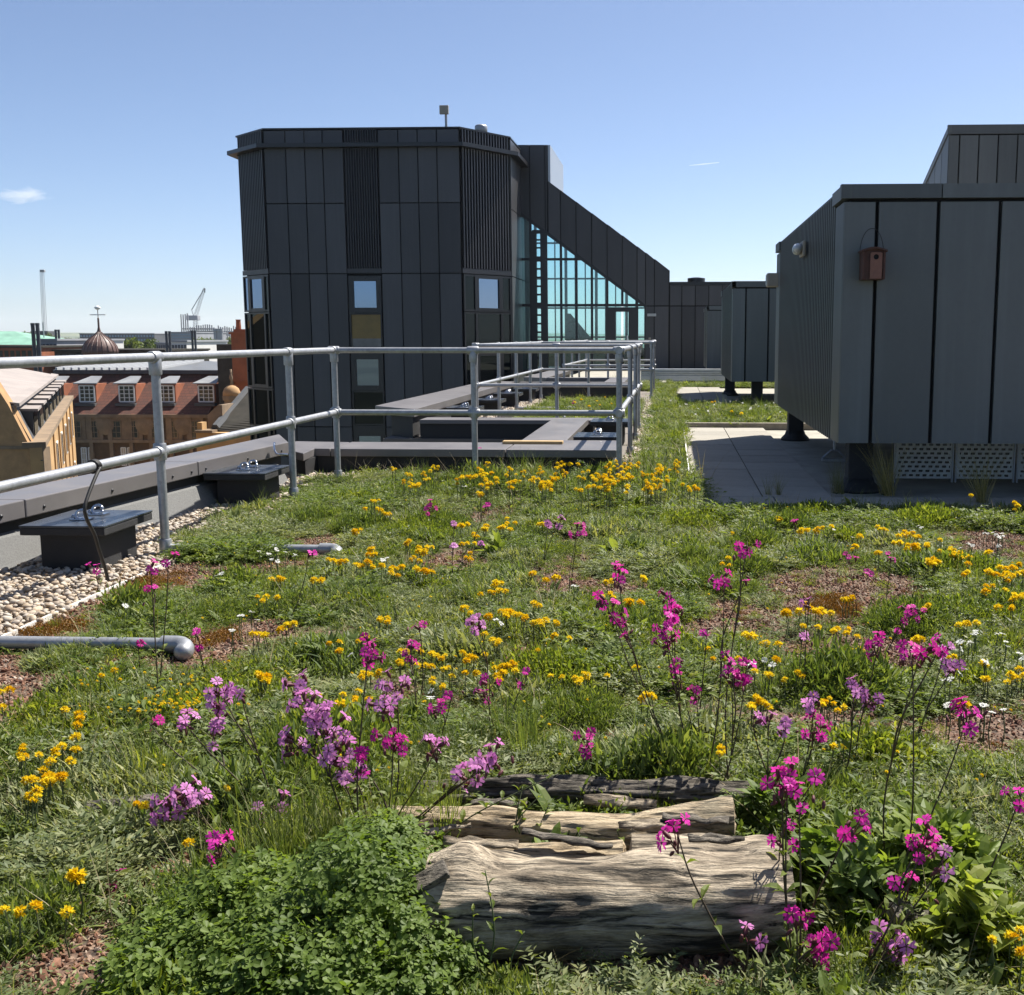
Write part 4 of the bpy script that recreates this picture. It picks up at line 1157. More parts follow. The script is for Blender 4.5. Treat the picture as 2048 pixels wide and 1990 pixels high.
r = empty('slate_roof_building', (S(1800, 1300).x, SY + 3, GZ)); tag(r, 'low stone building with grey slate roof beside the tower base', 'building')
pa, pb, pc, pd = S(1640, 1370), S(1960, 1395), S(1960, 1010, SY + 5), S(1890, 1075, SY + 5)
MB().add([pa, pb, pc, pd, pa - zv*.2, pb - zv*.2, pc - zv*.2, pd - zv*.2], [(0,1,2,3),(0,4,5,1),(3,7,4,0)]).build('slate_roof', M['slate'], r)
n_ = 22
for i in range(n_):
    t = (i + .5) / n_; A = pa.lerp(pd, t); B = pb.lerp(pc, t)
    MB().tube([A + zv*.03, B + zv*.03], .028, 4).build('slate_course', M['slate'], r)
MB().tube([pa + zv*.1, pd + zv*.1], .22, 6).build('roof_verge', M['lead'], r)
w0, w1 = S(1528, 1380), S(1680, 1395)
MB().box((w0.x, SY - .6, GZ), (S(1960, 1400).x, SY + .2, S(1600, 1385).z)).build('wall', M['gold_stone'], r)
MB().box((w0.x, SY - .75, S(1600, 1385).z), (S(1660, 1385).x, SY + .3, S(1600, 1365).z)).build('wall_cap', M['pale_stone'], r)
MB().box((w0.x, SY - .4, S(1600, 1365).z), (S(1560, 1300).x, SY + .2, S(1600, 1310).z)).build('end_pier', M['gold_stone'], r)
cb0, cb1 = S(1580, 1255, SY + 1), S(1690, 1180, SY + 1)
MB().prism([(cb0.x, SY + 1, cb0.z - 1.6), (cb1.x, SY + 1, cb0.z - 1.6), (cb1.x, SY + 1, cb1.z), (cb0.x + .6, SY + 1, cb1.z), (cb0.x, SY + 1, cb0.z)], (0, 1.6, 0)).build('stone_kneeler', M['pale_stone'], r)
BY = 70.0
Bk = lambda x, y, Y=BY: gy(Z2(x, y), Y)
r = empty('brick_gable_building', (Bk(1850, 900).x, BY + 2, GZ)); tag(r, 'orange brick gable with a tall chimney half hidden by the tower', 'building')
MB().prism([(Bk(1770, 1020).x, BY, GZ), (Bk(2000, 1020).x, BY, GZ), (Bk(2000, 780).x, BY, Bk(2000, 780).z), (Bk(1812, 800).x, BY, Bk(1812, 800).z), (Bk(1770, 1020).x, BY, Bk(1770, 1020).z)], (0, 5, 0)).build('gable_wall', M['brick'], r)
MB().tube([(Bk(1770, 1020).x, BY - .1, Bk(1770, 1020).z), (Bk(1812, 800).x, BY - .1, Bk(1812, 800).z)], .12, 6).build('gable_coping', M['pale_stone'], r)
ch = MB().box((Bk(1782, 740).x, BY - .4, Bk(1800, 1000).z), (Bk(1950, 740).x, BY + 1.2, Bk(1800, 640).z)).build('chimney', M['brick'], r)
MB().box((Bk(1772, 740).x, BY - .55, Bk(1800, 640).z), (Bk(1960, 740).x, BY + 1.35, Bk(1800, 625).z)).build('chimney_cornice', M['brick'], ch)
MB().box((Bk(1798, 740).x, BY - .3, Bk(1800, 625).z + .002), (Bk(1940, 740).x, BY + 1.1, Bk(1800, 603).z)).build('chimney_head', M['brick'], ch)
for i in range(5): MB().lathe([(.18, 0), (.15, .55), (.19, .6)], (Bk(1808, 700).x + i * .62, BY + .3, Bk(1800, 603).z), 8).build('chimney_pot', M['brick'], ch)
MB().box((Bk(1650, 760, BY + 14).x, BY + 14, GZ), (Bk(1790, 760, BY + 14).x, BY + 24, Bk(1700, 718, BY + 14).z)).build('rear_wing', M['slate'], r)

# ---------------------------------------------- roofs above the rail line
OY = 118.0
O = lambda x, y, Y=OY: gy(Z2(x, y), Y)
c = O(763, 760); w = (O(888, 760).x - O(638, 760).x) / 2; z0, z1 = O(763, 790).z, O(763, 625).z; h = z1 - z0
r = empty('onion_dome', (c.x, OY, GZ)); tag(r, 'brown copper onion dome with a thin white-topped finial', 'dome')
MB().lathe([(w * .95, GZ), (w * .95, z0)], (c.x, OY, 0), 20).build('drum', M['brick'], r)
prof = [(w, z0), (w * 1.0, z0 + h * .15), (w * .93, z0 + h * .35), (w * .76, z0 + h * .55), (w * .5, z0 + h * .74), (w * .26, z0 + h * .87), (w * .12, z1)]
MB().lathe(prof, (c.x, OY, 0), 24).build('dome', M['copper_brown'], r, smooth=True)
for k in range(20):
    a = 2 * math.pi * k / 20
    MB().tube([(c.x + (p + .02) * math.cos(a), OY + (p + .02) * math.sin(a), z) for p, z in prof], .045, 4).build('dome_rib', M['copper_brown'], r)
zs = O(750, 520).z; zt_ = O(742, 440).z
MB().lathe([(w * .14, z1 - .1), (w * .06, z1 + .5), (.1, zs), (.04, zs + .1), (.04, zt_)], (c.x, OY, 0), 8).build('finial', M['copper_brown'], r)
MB().tube([(c.x - .85, OY, O(750, 493).z), (c.x + .85, OY, O(750, 493).z)], .06, 6).build('vane_arm', M['white_wood'], r)
MB().lathe([(.04, -.22), (.2, -.15), (.34, 0), (.2, .15), (.04, .22)], (c.x, OY, zt_), 12).build('vane_ball', M['white_wood'], r, smooth=True)
GY = 150.0
G = lambda x, y, Y=GY: gy(Z2(x, y), Y)
r = empty('copper_roof_building', (G(80, 740).x, GY + 6, GZ)); tag(r, 'red brick building with a bright green copper hipped roof', 'building')
xa, xb, za, zb2 = G(-160, 720).x, G(335, 722).x, G(100, 722).z, G(90, 650).z
MB().add([(xa, GY, za), (xb, GY, za), (xb, GY + 16, za), (xa, GY + 16, za), (G(70, 650, GY + 8).x - 4, GY + 8, zb2 + .6), (G(110, 650, GY + 8).x, GY + 8, zb2 + .6)], [(0,1,5,4),(1,2,5),(2,3,4,5),(3,0,4)]).build('copper_roof', M['copper_green'], r)
MB().box((xa + .8, GY + .8, GZ), (xb - 3.5, GY + 15, za - .002)).build('wall', M['brick'], r)
for i in range(5): MB().box((xa + 6 + i * 3.2, GY + .7, za - 2.6), (xa + 7.4 + i * 3.2, GY + .79, za - .9)).build('window', M['pane_town'], r)
mp_ = G(85, 600); MB().tube([(G(85, 640).x, GY + 8, zb2 - .5), (G(85, 640).x, GY + 8, G(85, 545).z)], .08, 5).build('mast', M['crane'], r)

def flue_pair(xa, xb, yt, yb, Y, lab):
    p0, p1 = gy(Z2(xa, yb), Y), gy(Z2(xb, yt), Y); wd = (p1.x - p0.x)
    r = empty('flue_pair', (p0.x, Y, p0.z)); tag(r, lab, 'flue', 'dark flues on the roofs')
    for i in (0, 1):
        cx = p0.x + wd * (.24 + .52 * i)
        MB().lathe([(wd * .2, p0.z - 3), (wd * .2, p1.z - .2), (wd * .22, p1.z - .19), (wd * .22, p1.z)], (cx, Y, 0), 10).build('flue', M['flue'], r)
    MB().box((p0.x + .05, Y - .1, p0.z + .3), (p1.x - .05, Y + .1, p0.z + .5)).build('strap', M['flue'], r)
flue_pair(248, 300, 556, 790, 96, 'thickest pair of dark flues, standing before the green copper roof')
flue_pair(420, 456, 606, 710, 130, 'thin pair of dark flues between the copper roof and the dome')
flue_pair(1262, 1302, 618, 770, 97, 'pair of dark flues just behind the guardrail post, beyond the red roof')
flue_pair(1464, 1494, 612, 860, 97, 'pair of dark flues rising from the metal roof by the round tree')

def block(name, lab, xa, xb, yt, yb, Y, dep, mat, wmat=None, nwx=0, nwz=1, roof=None, group=None):
    p0, p1 = gy(Z2(xa, yb), Y), gy(Z2(xb, yt), Y)
    r = empty(name, ((p0.x + p1.x) / 2, Y + dep / 2, GZ)); tag(r, lab, 'building', group)
    MB().box((p0.x, Y, GZ), (p1.x, Y + dep, p1.z)).build('wall', mat, r)
    MB().box((p0.x - .2, Y - .2, p1.z + .001), (p1.x + .2, Y + dep, p1.z + (p1.z - p0.z) * .08 + .1)).build('roof', roof or M['far_grey'], r)
    if nwx:
        st_ = (p1.x - p0.x) / nwx; hz_ = (p1.z - p0.z) / nwz; first = None
        for i in range(nwx):
            for j in range(nwz):
                if first is None:
                    first = MB().box((p0.x + st_ * .18, Y - .06, p1.z - hz_ * .8), (p0.x + st_ * .82, Y - .003, p1.z - hz_ * .25)).build('window', wmat, r)
                else: place(first.data, 'window', r, (i * st_, 0, -j * hz_))
    return r
block('town_house', 'white gabled house beside the thin dark flues', 432, 545, 712, 800, 140, 10, M['far_white'], M['far_dark'], 4, 2, M['slate'])
block('town_house', 'white flat-topped house with a dark window next to the onion dome', 566, 668, 690, 790, 150, 10, M['far_white'], M['far_dark'], 2, 2)
block('low_roof_building', 'low grey plant-roof building behind the thick flues', 300, 430, 690, 790, 128, 10, M['far_grey'], M['far_dark'], 5, 1)
block('long_dark_building', 'long low dark building below the hills', 610, 1175, 640, 700, 520, 40, M['far_dark'], M['far_blue'], 26, 2)
block('glass_office', 'long pale blue glazed office block near the construction site', 1300, 1490, 632, 720, 430, 30, M['far_grey'], M['far_blue'], 24, 4)
block('low_white_building', 'low white building with roof clutter between the flues', 1310, 1420, 700, 790, 150, 14, M['far_white'], M['far_dark'], 5, 1)
block('low_grey_building', 'grey flat-roofed building behind the round tree', 1195, 1290, 715, 800, 170, 14, M['far_grey'], M['far_dark'], 6, 2)
block('brick_terrace', 'low brick terrace under the green copper roof', -100, 290, 745, 830, 120, 12, M['brick'], M['pane_town'], 9, 1, M['slate'])
block('slate_terrace', 'dark slate-roofed terrace behind the metal roof', 420, 1250, 772, 860, 122, 12, M['slate'], M['far_dark'], 16, 1, M['slate'])
# construction site with scaffolding
p0, p1 = gy(Z2(1395, 720), 600), gy(Z2(1800, 600), 600)
r = empty('construction_site', ((p0.x + p1.x) / 2, 610, GZ)); tag(r, 'unfinished grey concrete building wrapped in scaffolding on the skyline', 'building')
for k in range(5):
    z = p0.z + (p1.z - p0.z) * k / 4
    MB().box((p0.x, 600, z - .4), (p1.x - k * 3, 622, z + .4)).build('floor_slab', M['far_grey'], r)
for i in range(26):
    x = p0.x + (p1.x - p0.x) * i / 25
    MB().box((x - .25, 599, GZ), (x + .25, 599.6, p1.z + 3 * (vnoise(i * .7, 3) - .2) + (6 if i < 4 else 0))).build('scaffold_pole', M['far_grey'], r)
MB().box((p0.x, 606, GZ), (p1.x, 620, p1.z - 1)).build('core', M['far_grey'], r)
for xa in (1645, 1672, 1690):
    a = gy(Z2(xa, 740), 380); b = gy(Z2(xa, 600), 380)
    tag(MB().lathe([(.7, GZ), (.6, b.z - 1), (.75, b.z - .9), (.75, b.z)], (a.x, 380, 0), 8).build('steel_flue', M['crane'], origin=(a.x, 380, GZ)),
        'slim pale steel flue standing before the construction site', 'flue', 'pale flues by the construction site')
# ---------------------------------------------- cranes
def lattice(mb, a, b, w0, w1, n):
    a, b = Vector(a), Vector(b); t = (b - a).normalized(); u = t.cross(Vector((0, 1, 0)) if abs(t.y) < .9 else Vector((1, 0, 0))).normalized(); v = t.cross(u)
    cs = []
    for i in range(n + 1):
        p = a.lerp(b, i / n); w = w0 + (w1 - w0) * i / n
        cs.append([p + u*w*sx + v*w*sy for sx, sy in ((-1,-1),(1,-1),(1,1),(-1,1))])
    rad = max(w0, w1) * .11
    for k in range(4): mb.tube([c[k] for c in cs], rad, 4)
    for i in range(n):
        for k in range(4):
            mb.tube([cs[i][k], cs[i+1][(k+1) % 4]], rad * .6, 3)
    return mb
CY1 = 300
K = lambda x, y, Y=CY1: gy(Z2(x, y), Y)
r = empty('mobile_crane', K(335, 665)); tag(r, 'tall pale lattice crane boom standing almost upright on the skyline', 'crane')
lattice(MB(), K(343, 650), K(318, 150), .42, .34, 34).build('boom', M['crane'], r)
MB().bbox(K(314, 158) - Vector((.2, .4, .4)), K(336, 158) + Vector((.2, .4, .3)), .15).build('boom_head', M['crane'], r)
a = K(335, 650); MB().bbox(a + Vector((-2.6, -2, -9)), a + Vector((2.2, 2, 1.2)), .3).build('machine_deck', M['far_dark'], r)
MB().box(a + Vector((-1.5, -1.5, -40)), a + Vector((1.5, 1.5, -9))).build('tower_base', M['far_dark'], r)
CY2 = 620
r = empty('tower_crane', K(1490, 640, CY2)); tag(r, 'white luffing tower crane with raised jib above the construction site', 'crane')
lattice(MB(), K(1490, 720, CY2), K(1490, 515, CY2), .9, .9, 16).build('mast', M['crane'], r)
lattice(MB(), K(1488, 508, CY2), K(1558, 290, CY2), .75, .5, 18).build('jib', M['crane'], r)
lattice(MB(), K(1488, 512, CY2), K(1452, 515, CY2), .8, .8, 4).build('counter_jib', M['crane'], r)
MB().tube([K(1475, 505, CY2), K(1460, 455, CY2), K(1558, 290, CY2)], .25, 4).build('pendant', M['crane'], r)
MB().tube([K(1558, 290, CY2), K(1560, 325, CY2)], .3, 4).build('hook_block', M['far_dark'], r)
MB().bbox(K(1470, 522, CY2) + Vector((-3, -2, -1)), K(1502, 512, CY2) + Vector((1, 2, 1)), .3).build('cab', M['crane'], r)

# ---------------------------------------------- trees between the roofs
def leaf_mat(name, cols, trans=.35):
    m, nt, b = new_mat(name)
    oi = nt.nodes.new('ShaderNodeObjectInfo')
    at = nt.nodes.new('ShaderNodeAttribute'); at.attribute_name = 'tint'
    c = ramp(nt, at.outputs['Fac'], [(i / (len(cols) - 1), col) for i, col in enumerate(cols)])
    c = mixrgb(nt, 1.0, c, ramp(nt, oi.outputs['Random'], [(0, (.72, .78, .7)), (.5, (1, 1, 1)), (1, (1.3, 1.2, 1.1))]), 'MULTIPLY')
    nt.links.new(c, b.inputs['Base Color'])
    b.inputs['Roughness'].default_value = .55; b.inputs['Specular IOR Level'].default_value = .35
    tr = nt.nodes.new('ShaderNodeBsdfTranslucent')
    nt.links.new(mixrgb(nt, 1.0, c, (1.25, 1.25, .55), 'MULTIPLY'), tr.inputs[0])
    mix = nt.nodes.new('ShaderNodeMixShader'); mix.inputs[0].default_value = trans
    nt.links.new(b.outputs[0], mix.inputs[1]); nt.links.new(tr.outputs[0], mix.inputs[2])
    nt.links.new(mix.outputs[0], nt.nodes['Material Output'].inputs['Surface'])
    return m
M['tree_leaf'] = leaf_mat('tree_leaves', [(.06, .085, .02), (.10, .135, .034), (.15, .19, .05)])
M['bark'] = simple('tree_bark', (.06, .045, .03), .9, var=.3)
def add_tint(me, vals):
    at = me.attributes.new('tint', 'FLOAT', 'POINT'); at.data.foreach_set('value', vals)
def tree(xa, xb, yt, yb, Y, lab, seed, n=2600):
    rs = np.random.RandomState(seed)
    p0, p1 = gy(Z2(xa, yb), Y), gy(Z2(xb, yt), Y)
    cx = (p0.x + p1.x) / 2; rx = (p1.x - p0.x) / 2 * 1.18; zt2 = p1.z; hz_ = max(rx * 1.5, zt2 - p0.z)
    r = empty('tree', (cx, Y, GZ)); tag(r, lab, 'tree', 'trees between the roofs')
    tk = MB(); tk.tube([(cx, Y, GZ), (cx + .3, Y, (GZ + zt2) / 2), (cx, Y, zt2 - hz_ * .4)], [.55, .4, .15], 7)
    for k in range(6):
        a = k * 1.05; tk.tube([(cx + .2, Y, zt2 - hz_ * .95), (cx + rx * .6 * math.cos(a), Y + rx * .6 * math.sin(a), zt2 - hz_ * .4)], [.22, .05], 5)
    tk.build('trunk', M['bark'], r)
    nc = 34
    cen = rs.normal(size=(nc, 3)); cen /= np.linalg.norm(cen, axis=1)[:, None]; cen *= (rs.rand(nc, 1) ** .4) * .8
    sub = rs.randint(0, nc, n); pts = cen[sub] + rs.normal(size=(n, 3)) * .14
    P_ = np.stack([cx + pts[:, 0] * rx, Y + pts[:, 1] * rx, zt2 - hz_ * .5 + pts[:, 2] * hz_ * .5], 1)
    s = rx * .055 + rs.rand(n) * rx * .05
    A = rs.normal(size=(n, 3)); A /= np.linalg.norm(A, axis=1)[:, None]; B = np.cross(A, rs.normal(size=(n, 3))); B /= np.linalg.norm(B, axis=1)[:, None]
    V = np.stack([P_ - A*s[:, None], P_ + B*s[:, None]*.6, P_ + A*s[:, None], P_ - B*s[:, None]*.6], 1).reshape(-1, 3)
    mb = MB(); o_ = np.array(WORLD[r.name])
    me = bpy.data.meshes.new('crown'); me.from_pydata((V - o_).tolist(), [], (np.arange(n * 4).reshape(n, 4)).tolist()); me.materials.append(M['tree_leaf'])
    add_tint(me, np.repeat(np.clip(rs.rand(nc)[sub] * .7 + rs.rand(n) * .3, 0, 1), 4))
    o = bpy.data.objects.new('crown', me); o.parent = r; COL.objects.link(o)
tree(862, 1085, 666, 830, 190, 'broad bright green tree crown beside the onion dome', 1, 4200)
tree(1088, 1230, 668, 820, 200, 'rounded green tree between the broad tree and the first flues', 2, 3200)
tree(1490, 1650, 638, 800, 210, 'large round tree beside the pale steel flues', 3, 3600)
tree(120, 262, 612, 780, 260, 'green tree standing behind the green copper roof', 4, 3000)
tree(345, 425, 632, 780, 280, 'small green tree at the foot of the upright crane boom', 5)
tree(1405, 1480, 680, 800, 230, 'small pale tree behind the dark flues near the glazed offices', 6)
tree(1715, 1790, 660, 800, 240, 'dark tree beside the tall brick chimney', 7)
tree(-40, 60, 630, 780, 300, 'green tree rising at the back of the copper roof eaves', 8)
for i in range(30):
    rs = random.Random(100 + i); xa = -150 + i * 72 + rs.uniform(-20, 20)
    tree(xa, xa + rs.uniform(60, 120), 652 + rs.uniform(-6, 10), 720, 700 + rs.uniform(0, 600), 'distant green tree along the foot of the hills', 50 + i, 420)
# ================================================================== MEADOW: PROTOTYPE SPRIGS
G_LEAF = [(.045, .072, .017), (.090, .132, .032), (.150, .198, .048), (.22, .26, .075)]
G_GREY = [(.066, .090, .038), (.125, .157, .066), (.190, .218, .095), (.26, .275, .125)]
G_LIME = [(.070, .100, .014), (.135, .180, .025), (.21, .255, .042), (.28, .30, .07)]
M['leaf_a'] = leaf_mat('vetch_leaves', G_GREY, .40)
M['leaf_b'] = leaf_mat('meadow_leaves', G_LEAF, .45)
M['leaf_c'] = leaf_mat('bright_leaves', G_LIME, .5)
M['straw'] = leaf_mat('dry_straw', [(.16, .12, .06), (.28, .22, .12), (.42, .36, .22)], .2)
M['moss'] = leaf_mat('rusty_moss', [(.10, .05, .012), (.20, .09, .018), (.28, .15, .03)], .2)

def unit(a): return a / np.maximum(1e-9, np.linalg.norm(a, axis=-1, keepdims=True))
class Leaves:
    def __init__(self): self.V = []; self.F = []; self.T = []; self.n = 0
    def diamonds(self, b, d, s, l, w, tint, droop=0.0):
        """b base, d direction, s side; one folded diamond leaf each"""
        n = len(b); l = np.broadcast_to(l, n)[:, None]; w = np.broadcast_to(w, n)[:, None]
        nn = unit(np.cross(d, s))
        mid = b + d * l * .45; tip = b + d * l - np.array([0, 0, 1.0]) * l * droop
        V = np.stack([b, mid + s * w * .5 + nn * w * .12, tip, mid - s * w * .5 + nn * w * .12], 1).reshape(-1, 3)
        idx = self.n + np.arange(n)[:, None] * 4
        self.V.append(V); self.F += np.concatenate([idx + [0, 1, 2], idx + [0, 2, 3]], 1).reshape(-1, 3).tolist()
        self.T.append(np.repeat(np.clip(tint, 0, 1), 4)); self.n += 4 * n
    def rounds(self, b, d, s, l, w, tint):
        """obovate leaflets, six corners"""
        n = len(b); l = np.broadcast_to(l, n)[:, None]; w = np.broadcast_to(w, n)[:, None]; nn = unit(np.cross(d, s))
        V = np.stack([b, b + d*l*.55 + s*w*.42 + nn*w*.1, b + d*l*.88 + s*w*.36 + nn*w*.06, b + d*l, b + d*l*.88 - s*w*.36 + nn*w*.06, b + d*l*.55 - s*w*.42 + nn*w*.1], 1).reshape(-1, 3)
        idx = self.n + np.arange(n)[:, None] * 6
        self.V.append(V); self.F += np.concatenate([idx + [0, 1, 2], idx + [0, 2, 3], idx + [0, 3, 4], idx + [0, 4, 5]], 1).reshape(-1, 3).tolist()
        self.T.append(np.repeat(np.clip(tint, 0, 1), 6)); self.n += 6 * n
    def blades(self, b, d, l, w, tint, bend, seg=3, flat=None):
        """grass blades / stalks: strips that bend over"""
        n = len(b); l = np.broadcast_to(l, n)[:, None]; w = np.broadcast_to(w, n)[:, None]; bend = np.broadcast_to(bend, n)[:, None]
        side = unit(np.cross(d, np.array([0, 0, 1.0])) + 1e-4)
        out = unit(d * np.array([1, 1, 0]) + 1e-6)
        rows = []
        for k in range(seg + 1):
            t = k / seg
            c = b + d * l * t + (out * .7 - np.array([0, 0, 1.0]) * .75) * l * bend * t * t
            ww = w * (1 - t * .95) * .5
            rows += [c - side * ww, c + side * ww]
        V = np.stack(rows, 1).reshape(-1, 3); m = 2 * (seg + 1)
        idx = self.n + np.arange(n)[:, None] * m
        for k in range(seg):
            a = 2 * k
            self.F += np.concatenate([idx + [a, a+1, a+3], idx + [a, a+3, a+2]], 1).reshape(-1, 3).tolist()
        self.V.append(V); self.T.append(np.repeat(np.clip(tint, 0, 1), m)); self.n += m * n
    def mesh(self, name, mat):
        me = bpy.data.meshes.new(name); me.from_pydata(np.concatenate(self.V).tolist(), [], self.F); me.materials.append(mat)
        add_tint(me, np.concatenate(self.T)); return me
def dirs(rs, n, el0, el1):
    az = rs.rand(n) * 2 * np.pi; el = np.radians(el0 + rs.rand(n) * (el1 - el0))
    return np.stack([np.cos(az) * np.cos(el), np.sin(az) * np.cos(el), np.sin(el)], 1)
def sprig_vetch(seed, mat, nst=20, h=.085, ll=.017, wr=.30):
    rs = np.random.RandomState(seed); L = Leaves()
    D0 = dirs(rs, nst, 15, 75); B = np.concatenate([rs.normal(size=(nst, 2)) * .022, np.zeros((nst, 1))], 1); ln = h * (.55 + rs.rand(nst) * .65); tt = rs.rand(nst)
    for i in range(nst):
        k = 11; t = np.linspace(.22, 1, k)
        out = unit(D0[i] * [1, 1, 0] + 1e-6)
        P = B[i] + D0[i] * ln[i] * t[:, None] + (out * .35 - np.array([0, 0, .45])) * ln[i] * (t ** 2)[:, None]
        tan = unit(D0[i] + (out * .35 - np.array([0, 0, .45])) * 2 * t[:, None])
        side = unit(np.cross(tan, [0, 0, 1.0]) + 1e-5)
        for s in (-1, 1):
            d = unit(tan * .55 + side * s * .85 + rs.normal(size=(k, 3)) * .22 + [0, 0, .2])
            sd = unit(np.cross(d, rs.normal(size=(k, 3)) * .5 + [0, 0, 1.0]))
            lf = ll * (.6 + .6 * rs.rand(k)) * (1.1 - .35 * t)
            L.diamonds(P, d, sd, lf, lf * wr, .15 + .5 * tt[i] + .35 * rs.rand(k), .1)
    return L.mesh('sprig', mat)
def sprig_fine(seed, mat, n=230, h=.08, ll=.02, wr=.16):
    rs = np.random.RandomState(seed); L = Leaves(); D0 = dirs(rs, n, 20, 85)
    r = rs.rand(n)[:, None] ** .6
    P = D0 * r * h * [.9, .9, .9] + np.concatenate([rs.normal(size=(n, 2)) * .02, np.zeros((n, 1))], 1)
    d = unit(D0 + rs.normal(size=(n, 3)) * .6 + [0, 0, .3]); sd = unit(np.cross(d, rs.normal(size=(n, 3))))
    lf = ll * (.6 + .8 * rs.rand(n)); L.diamonds(P, d, sd, lf, lf * wr + .0012, rs.rand(n), .05)
    return L.mesh('sprig', mat)
def sprig_lance(seed, mat, n=120, h=.065, ll=.028, wr=.24):
    rs = np.random.RandomState(seed); L = Leaves(); D0 = dirs(rs, n, 15, 80)
    P = D0 * (rs.rand(n)[:, None]) * h * .7 + np.concatenate([rs.normal(size=(n, 2)) * .025, np.zeros((n, 1))], 1)
    d = unit(D0 * .9 + rs.normal(size=(n, 3)) * .35 + [0, 0, .15]); lf = ll * (.6 + .7 * rs.rand(n))
    L.blades(P, d, lf, lf * wr, rs.rand(n), .25, 2)
    return L.mesh('sprig', mat)
def sprig_grass(seed, mat, n=46, h=.15, w=.0032, el0=50, bend=.45):
    rs = np.random.RandomState(seed); L = Leaves(); D0 = dirs(rs, n, el0, 88)
    B = np.concatenate([rs.normal(size=(n, 2)) * .014, np.zeros((n, 1))], 1)
    L.blades(B, D0, h * (.45 + .7 * rs.rand(n)), w * (.7 + .6 * rs.rand(n)), rs.rand(n), bend * rs.rand(n), 4)
    return L.mesh('sprig', mat)
def sprig_clover(seed, mat, n=56, h=.09, r=.075, ll=.0115):
    rs = np.random.RandomState(seed); L = Leaves()
    a = rs.rand(n) * 2 * np.pi; q = np.sqrt(rs.rand(n)) * r
    top = np.stack([np.cos(a) * q, np.sin(a) * q, h * (.45 + .55 * rs.rand(n)) * (1 - .45 * (q / r) ** 2)], 1)
    bs = top * [.35, .35, 0]; d = unit(top - bs)
    L.blades(bs, d, np.linalg.norm(top - bs, axis=1), .0016, .2 + .3 * rs.rand(n), .0, 1)
    nrm = unit(np.stack([np.cos(a) * q / r * .6, np.sin(a) * q / r * .6, np.ones(n)], 1) + rs.normal(size=(n, 3)) * .28)
    u = unit(np.cross(nrm, rs.normal(size=(n, 3)))); v = np.cross(nrm, u); t = rs.rand(n)
    for k in range(3):
        for j in range(2):
            an = k * 2 * np.pi / 3 + rs.rand(n) * .4
            dd = unit(u * np.cos(an)[:, None] + v * np.sin(an)[:, None] + nrm * (.15 + .35 * rs.rand(n))[:, None] - nrm * j * .25); ss = unit(np.cross(nrm, dd))
            lf = ll * (.75 + .5 * rs.rand(n))
            off = 0 if j == 0 else -.55
            L.rounds(top + d * lf[:, None] * off * 1.6, dd, ss, lf, lf * .82, .15 + .45 * t + .4 * rs.rand(n))
    return L.mesh('sprig', mat)
def sprig_broad(seed, mat, n=14, ll=.085, w=.022, el0=20):
    rs = np.random.RandomState(seed); L = Leaves(); D0 = dirs(rs, n, el0, 75)
    B = np.concatenate([rs.normal(size=(n, 2)) * .008, np.zeros((n, 1))], 1); lf = ll * (.55 + .6 * rs.rand(n))
    side = unit(np.cross(D0, [0, 0, 1.0])); up = np.cross(side, D0); out = unit(D0 * [1, 1, 0])
    prof = [(0, .10), (.25, .35), (.5, 1.0), (.75, .85), (1, .05)]
    for sgn in (-1, 1):
        rows = []
        for t, ww in prof:
            c = B + D0 * lf[:, None] * t + (out * .4 - np.array([0, 0, .5])) * lf[:, None] * t * t * .5
            rows += [c, c + side * sgn * w * ww * .5 + up * w * ww * .14]
        V = np.stack(rows, 1).reshape(-1, 3); m = len(rows); idx = L.n + np.arange(n)[:, None] * m
        for k in range(len(prof) - 1):
            a = 2 * k; L.F += np.concatenate([idx + [a, a+1, a+3], idx + [a, a+3, a+2]], 1).reshape(-1, 3).tolist()
        L.V.append(V); L.T.append(np.repeat(np.clip(.3 + .6 * rs.rand(n), 0, 1), m)); L.n += m * n
    return L.mesh('sprig', mat)
def sprig_straw(seed, n=9, h=.16):
    rs = np.random.RandomState(seed); L = Leaves(); D0 = dirs(rs, n, 5, 65)
    B = np.concatenate([rs.normal(size=(n, 2)) * .05, np.full((n, 1), .01)], 1)
    L.blades(B, D0, h * (.4 + .8 * rs.rand(n)), .0022, rs.rand(n), .4 * rs.rand(n), 3)
    return L.mesh('sprig', M['straw'])
def chip(seed, mat):
    rs = np.random.RandomState(seed); bm = bmesh.new(); bmesh.ops.create_icosphere(bm, subdivisions=1, radius=1.0)
    sc = (.8 + .5 * rs.rand(), .6 + .4 * rs.rand(), .4 + .3 * rs.rand())
    for v in bm.verts: v.co = Vector((v.co.x * sc[0], v.co.y * sc[1], v.co.z * sc[2])) * (.75 + .45 * rs.rand())
    me = bpy.data.meshes.new('chip'); bm.to_mesh(me); bm.free(); me.materials.append(mat); return me
def pebble(seed, mat):
    rs = np.random.RandomState(seed); bm = bmesh.new(); bmesh.ops.create_icosphere(bm, subdivisions=2, radius=1.0)
    sc = (1 + .35 * rs.rand(), .75 + .2 * rs.rand(), .48 + .22 * rs.rand()); o = Vector(rs.rand(3) * 30)
    for v in bm.verts:
        k = 1 + .22 * mnoise.noise(v.co * 1.1 + o); v.co = Vector((v.co.x * sc[0], v.co.y * sc[1], v.co.z * sc[2])) * k
    me = bpy.data.meshes.new('pebble'); bm.to_mesh(me); bm.free(); me.materials.append(mat)
    me.polygons.foreach_set('use_smooth', [True] * len(me.polygons)); return me

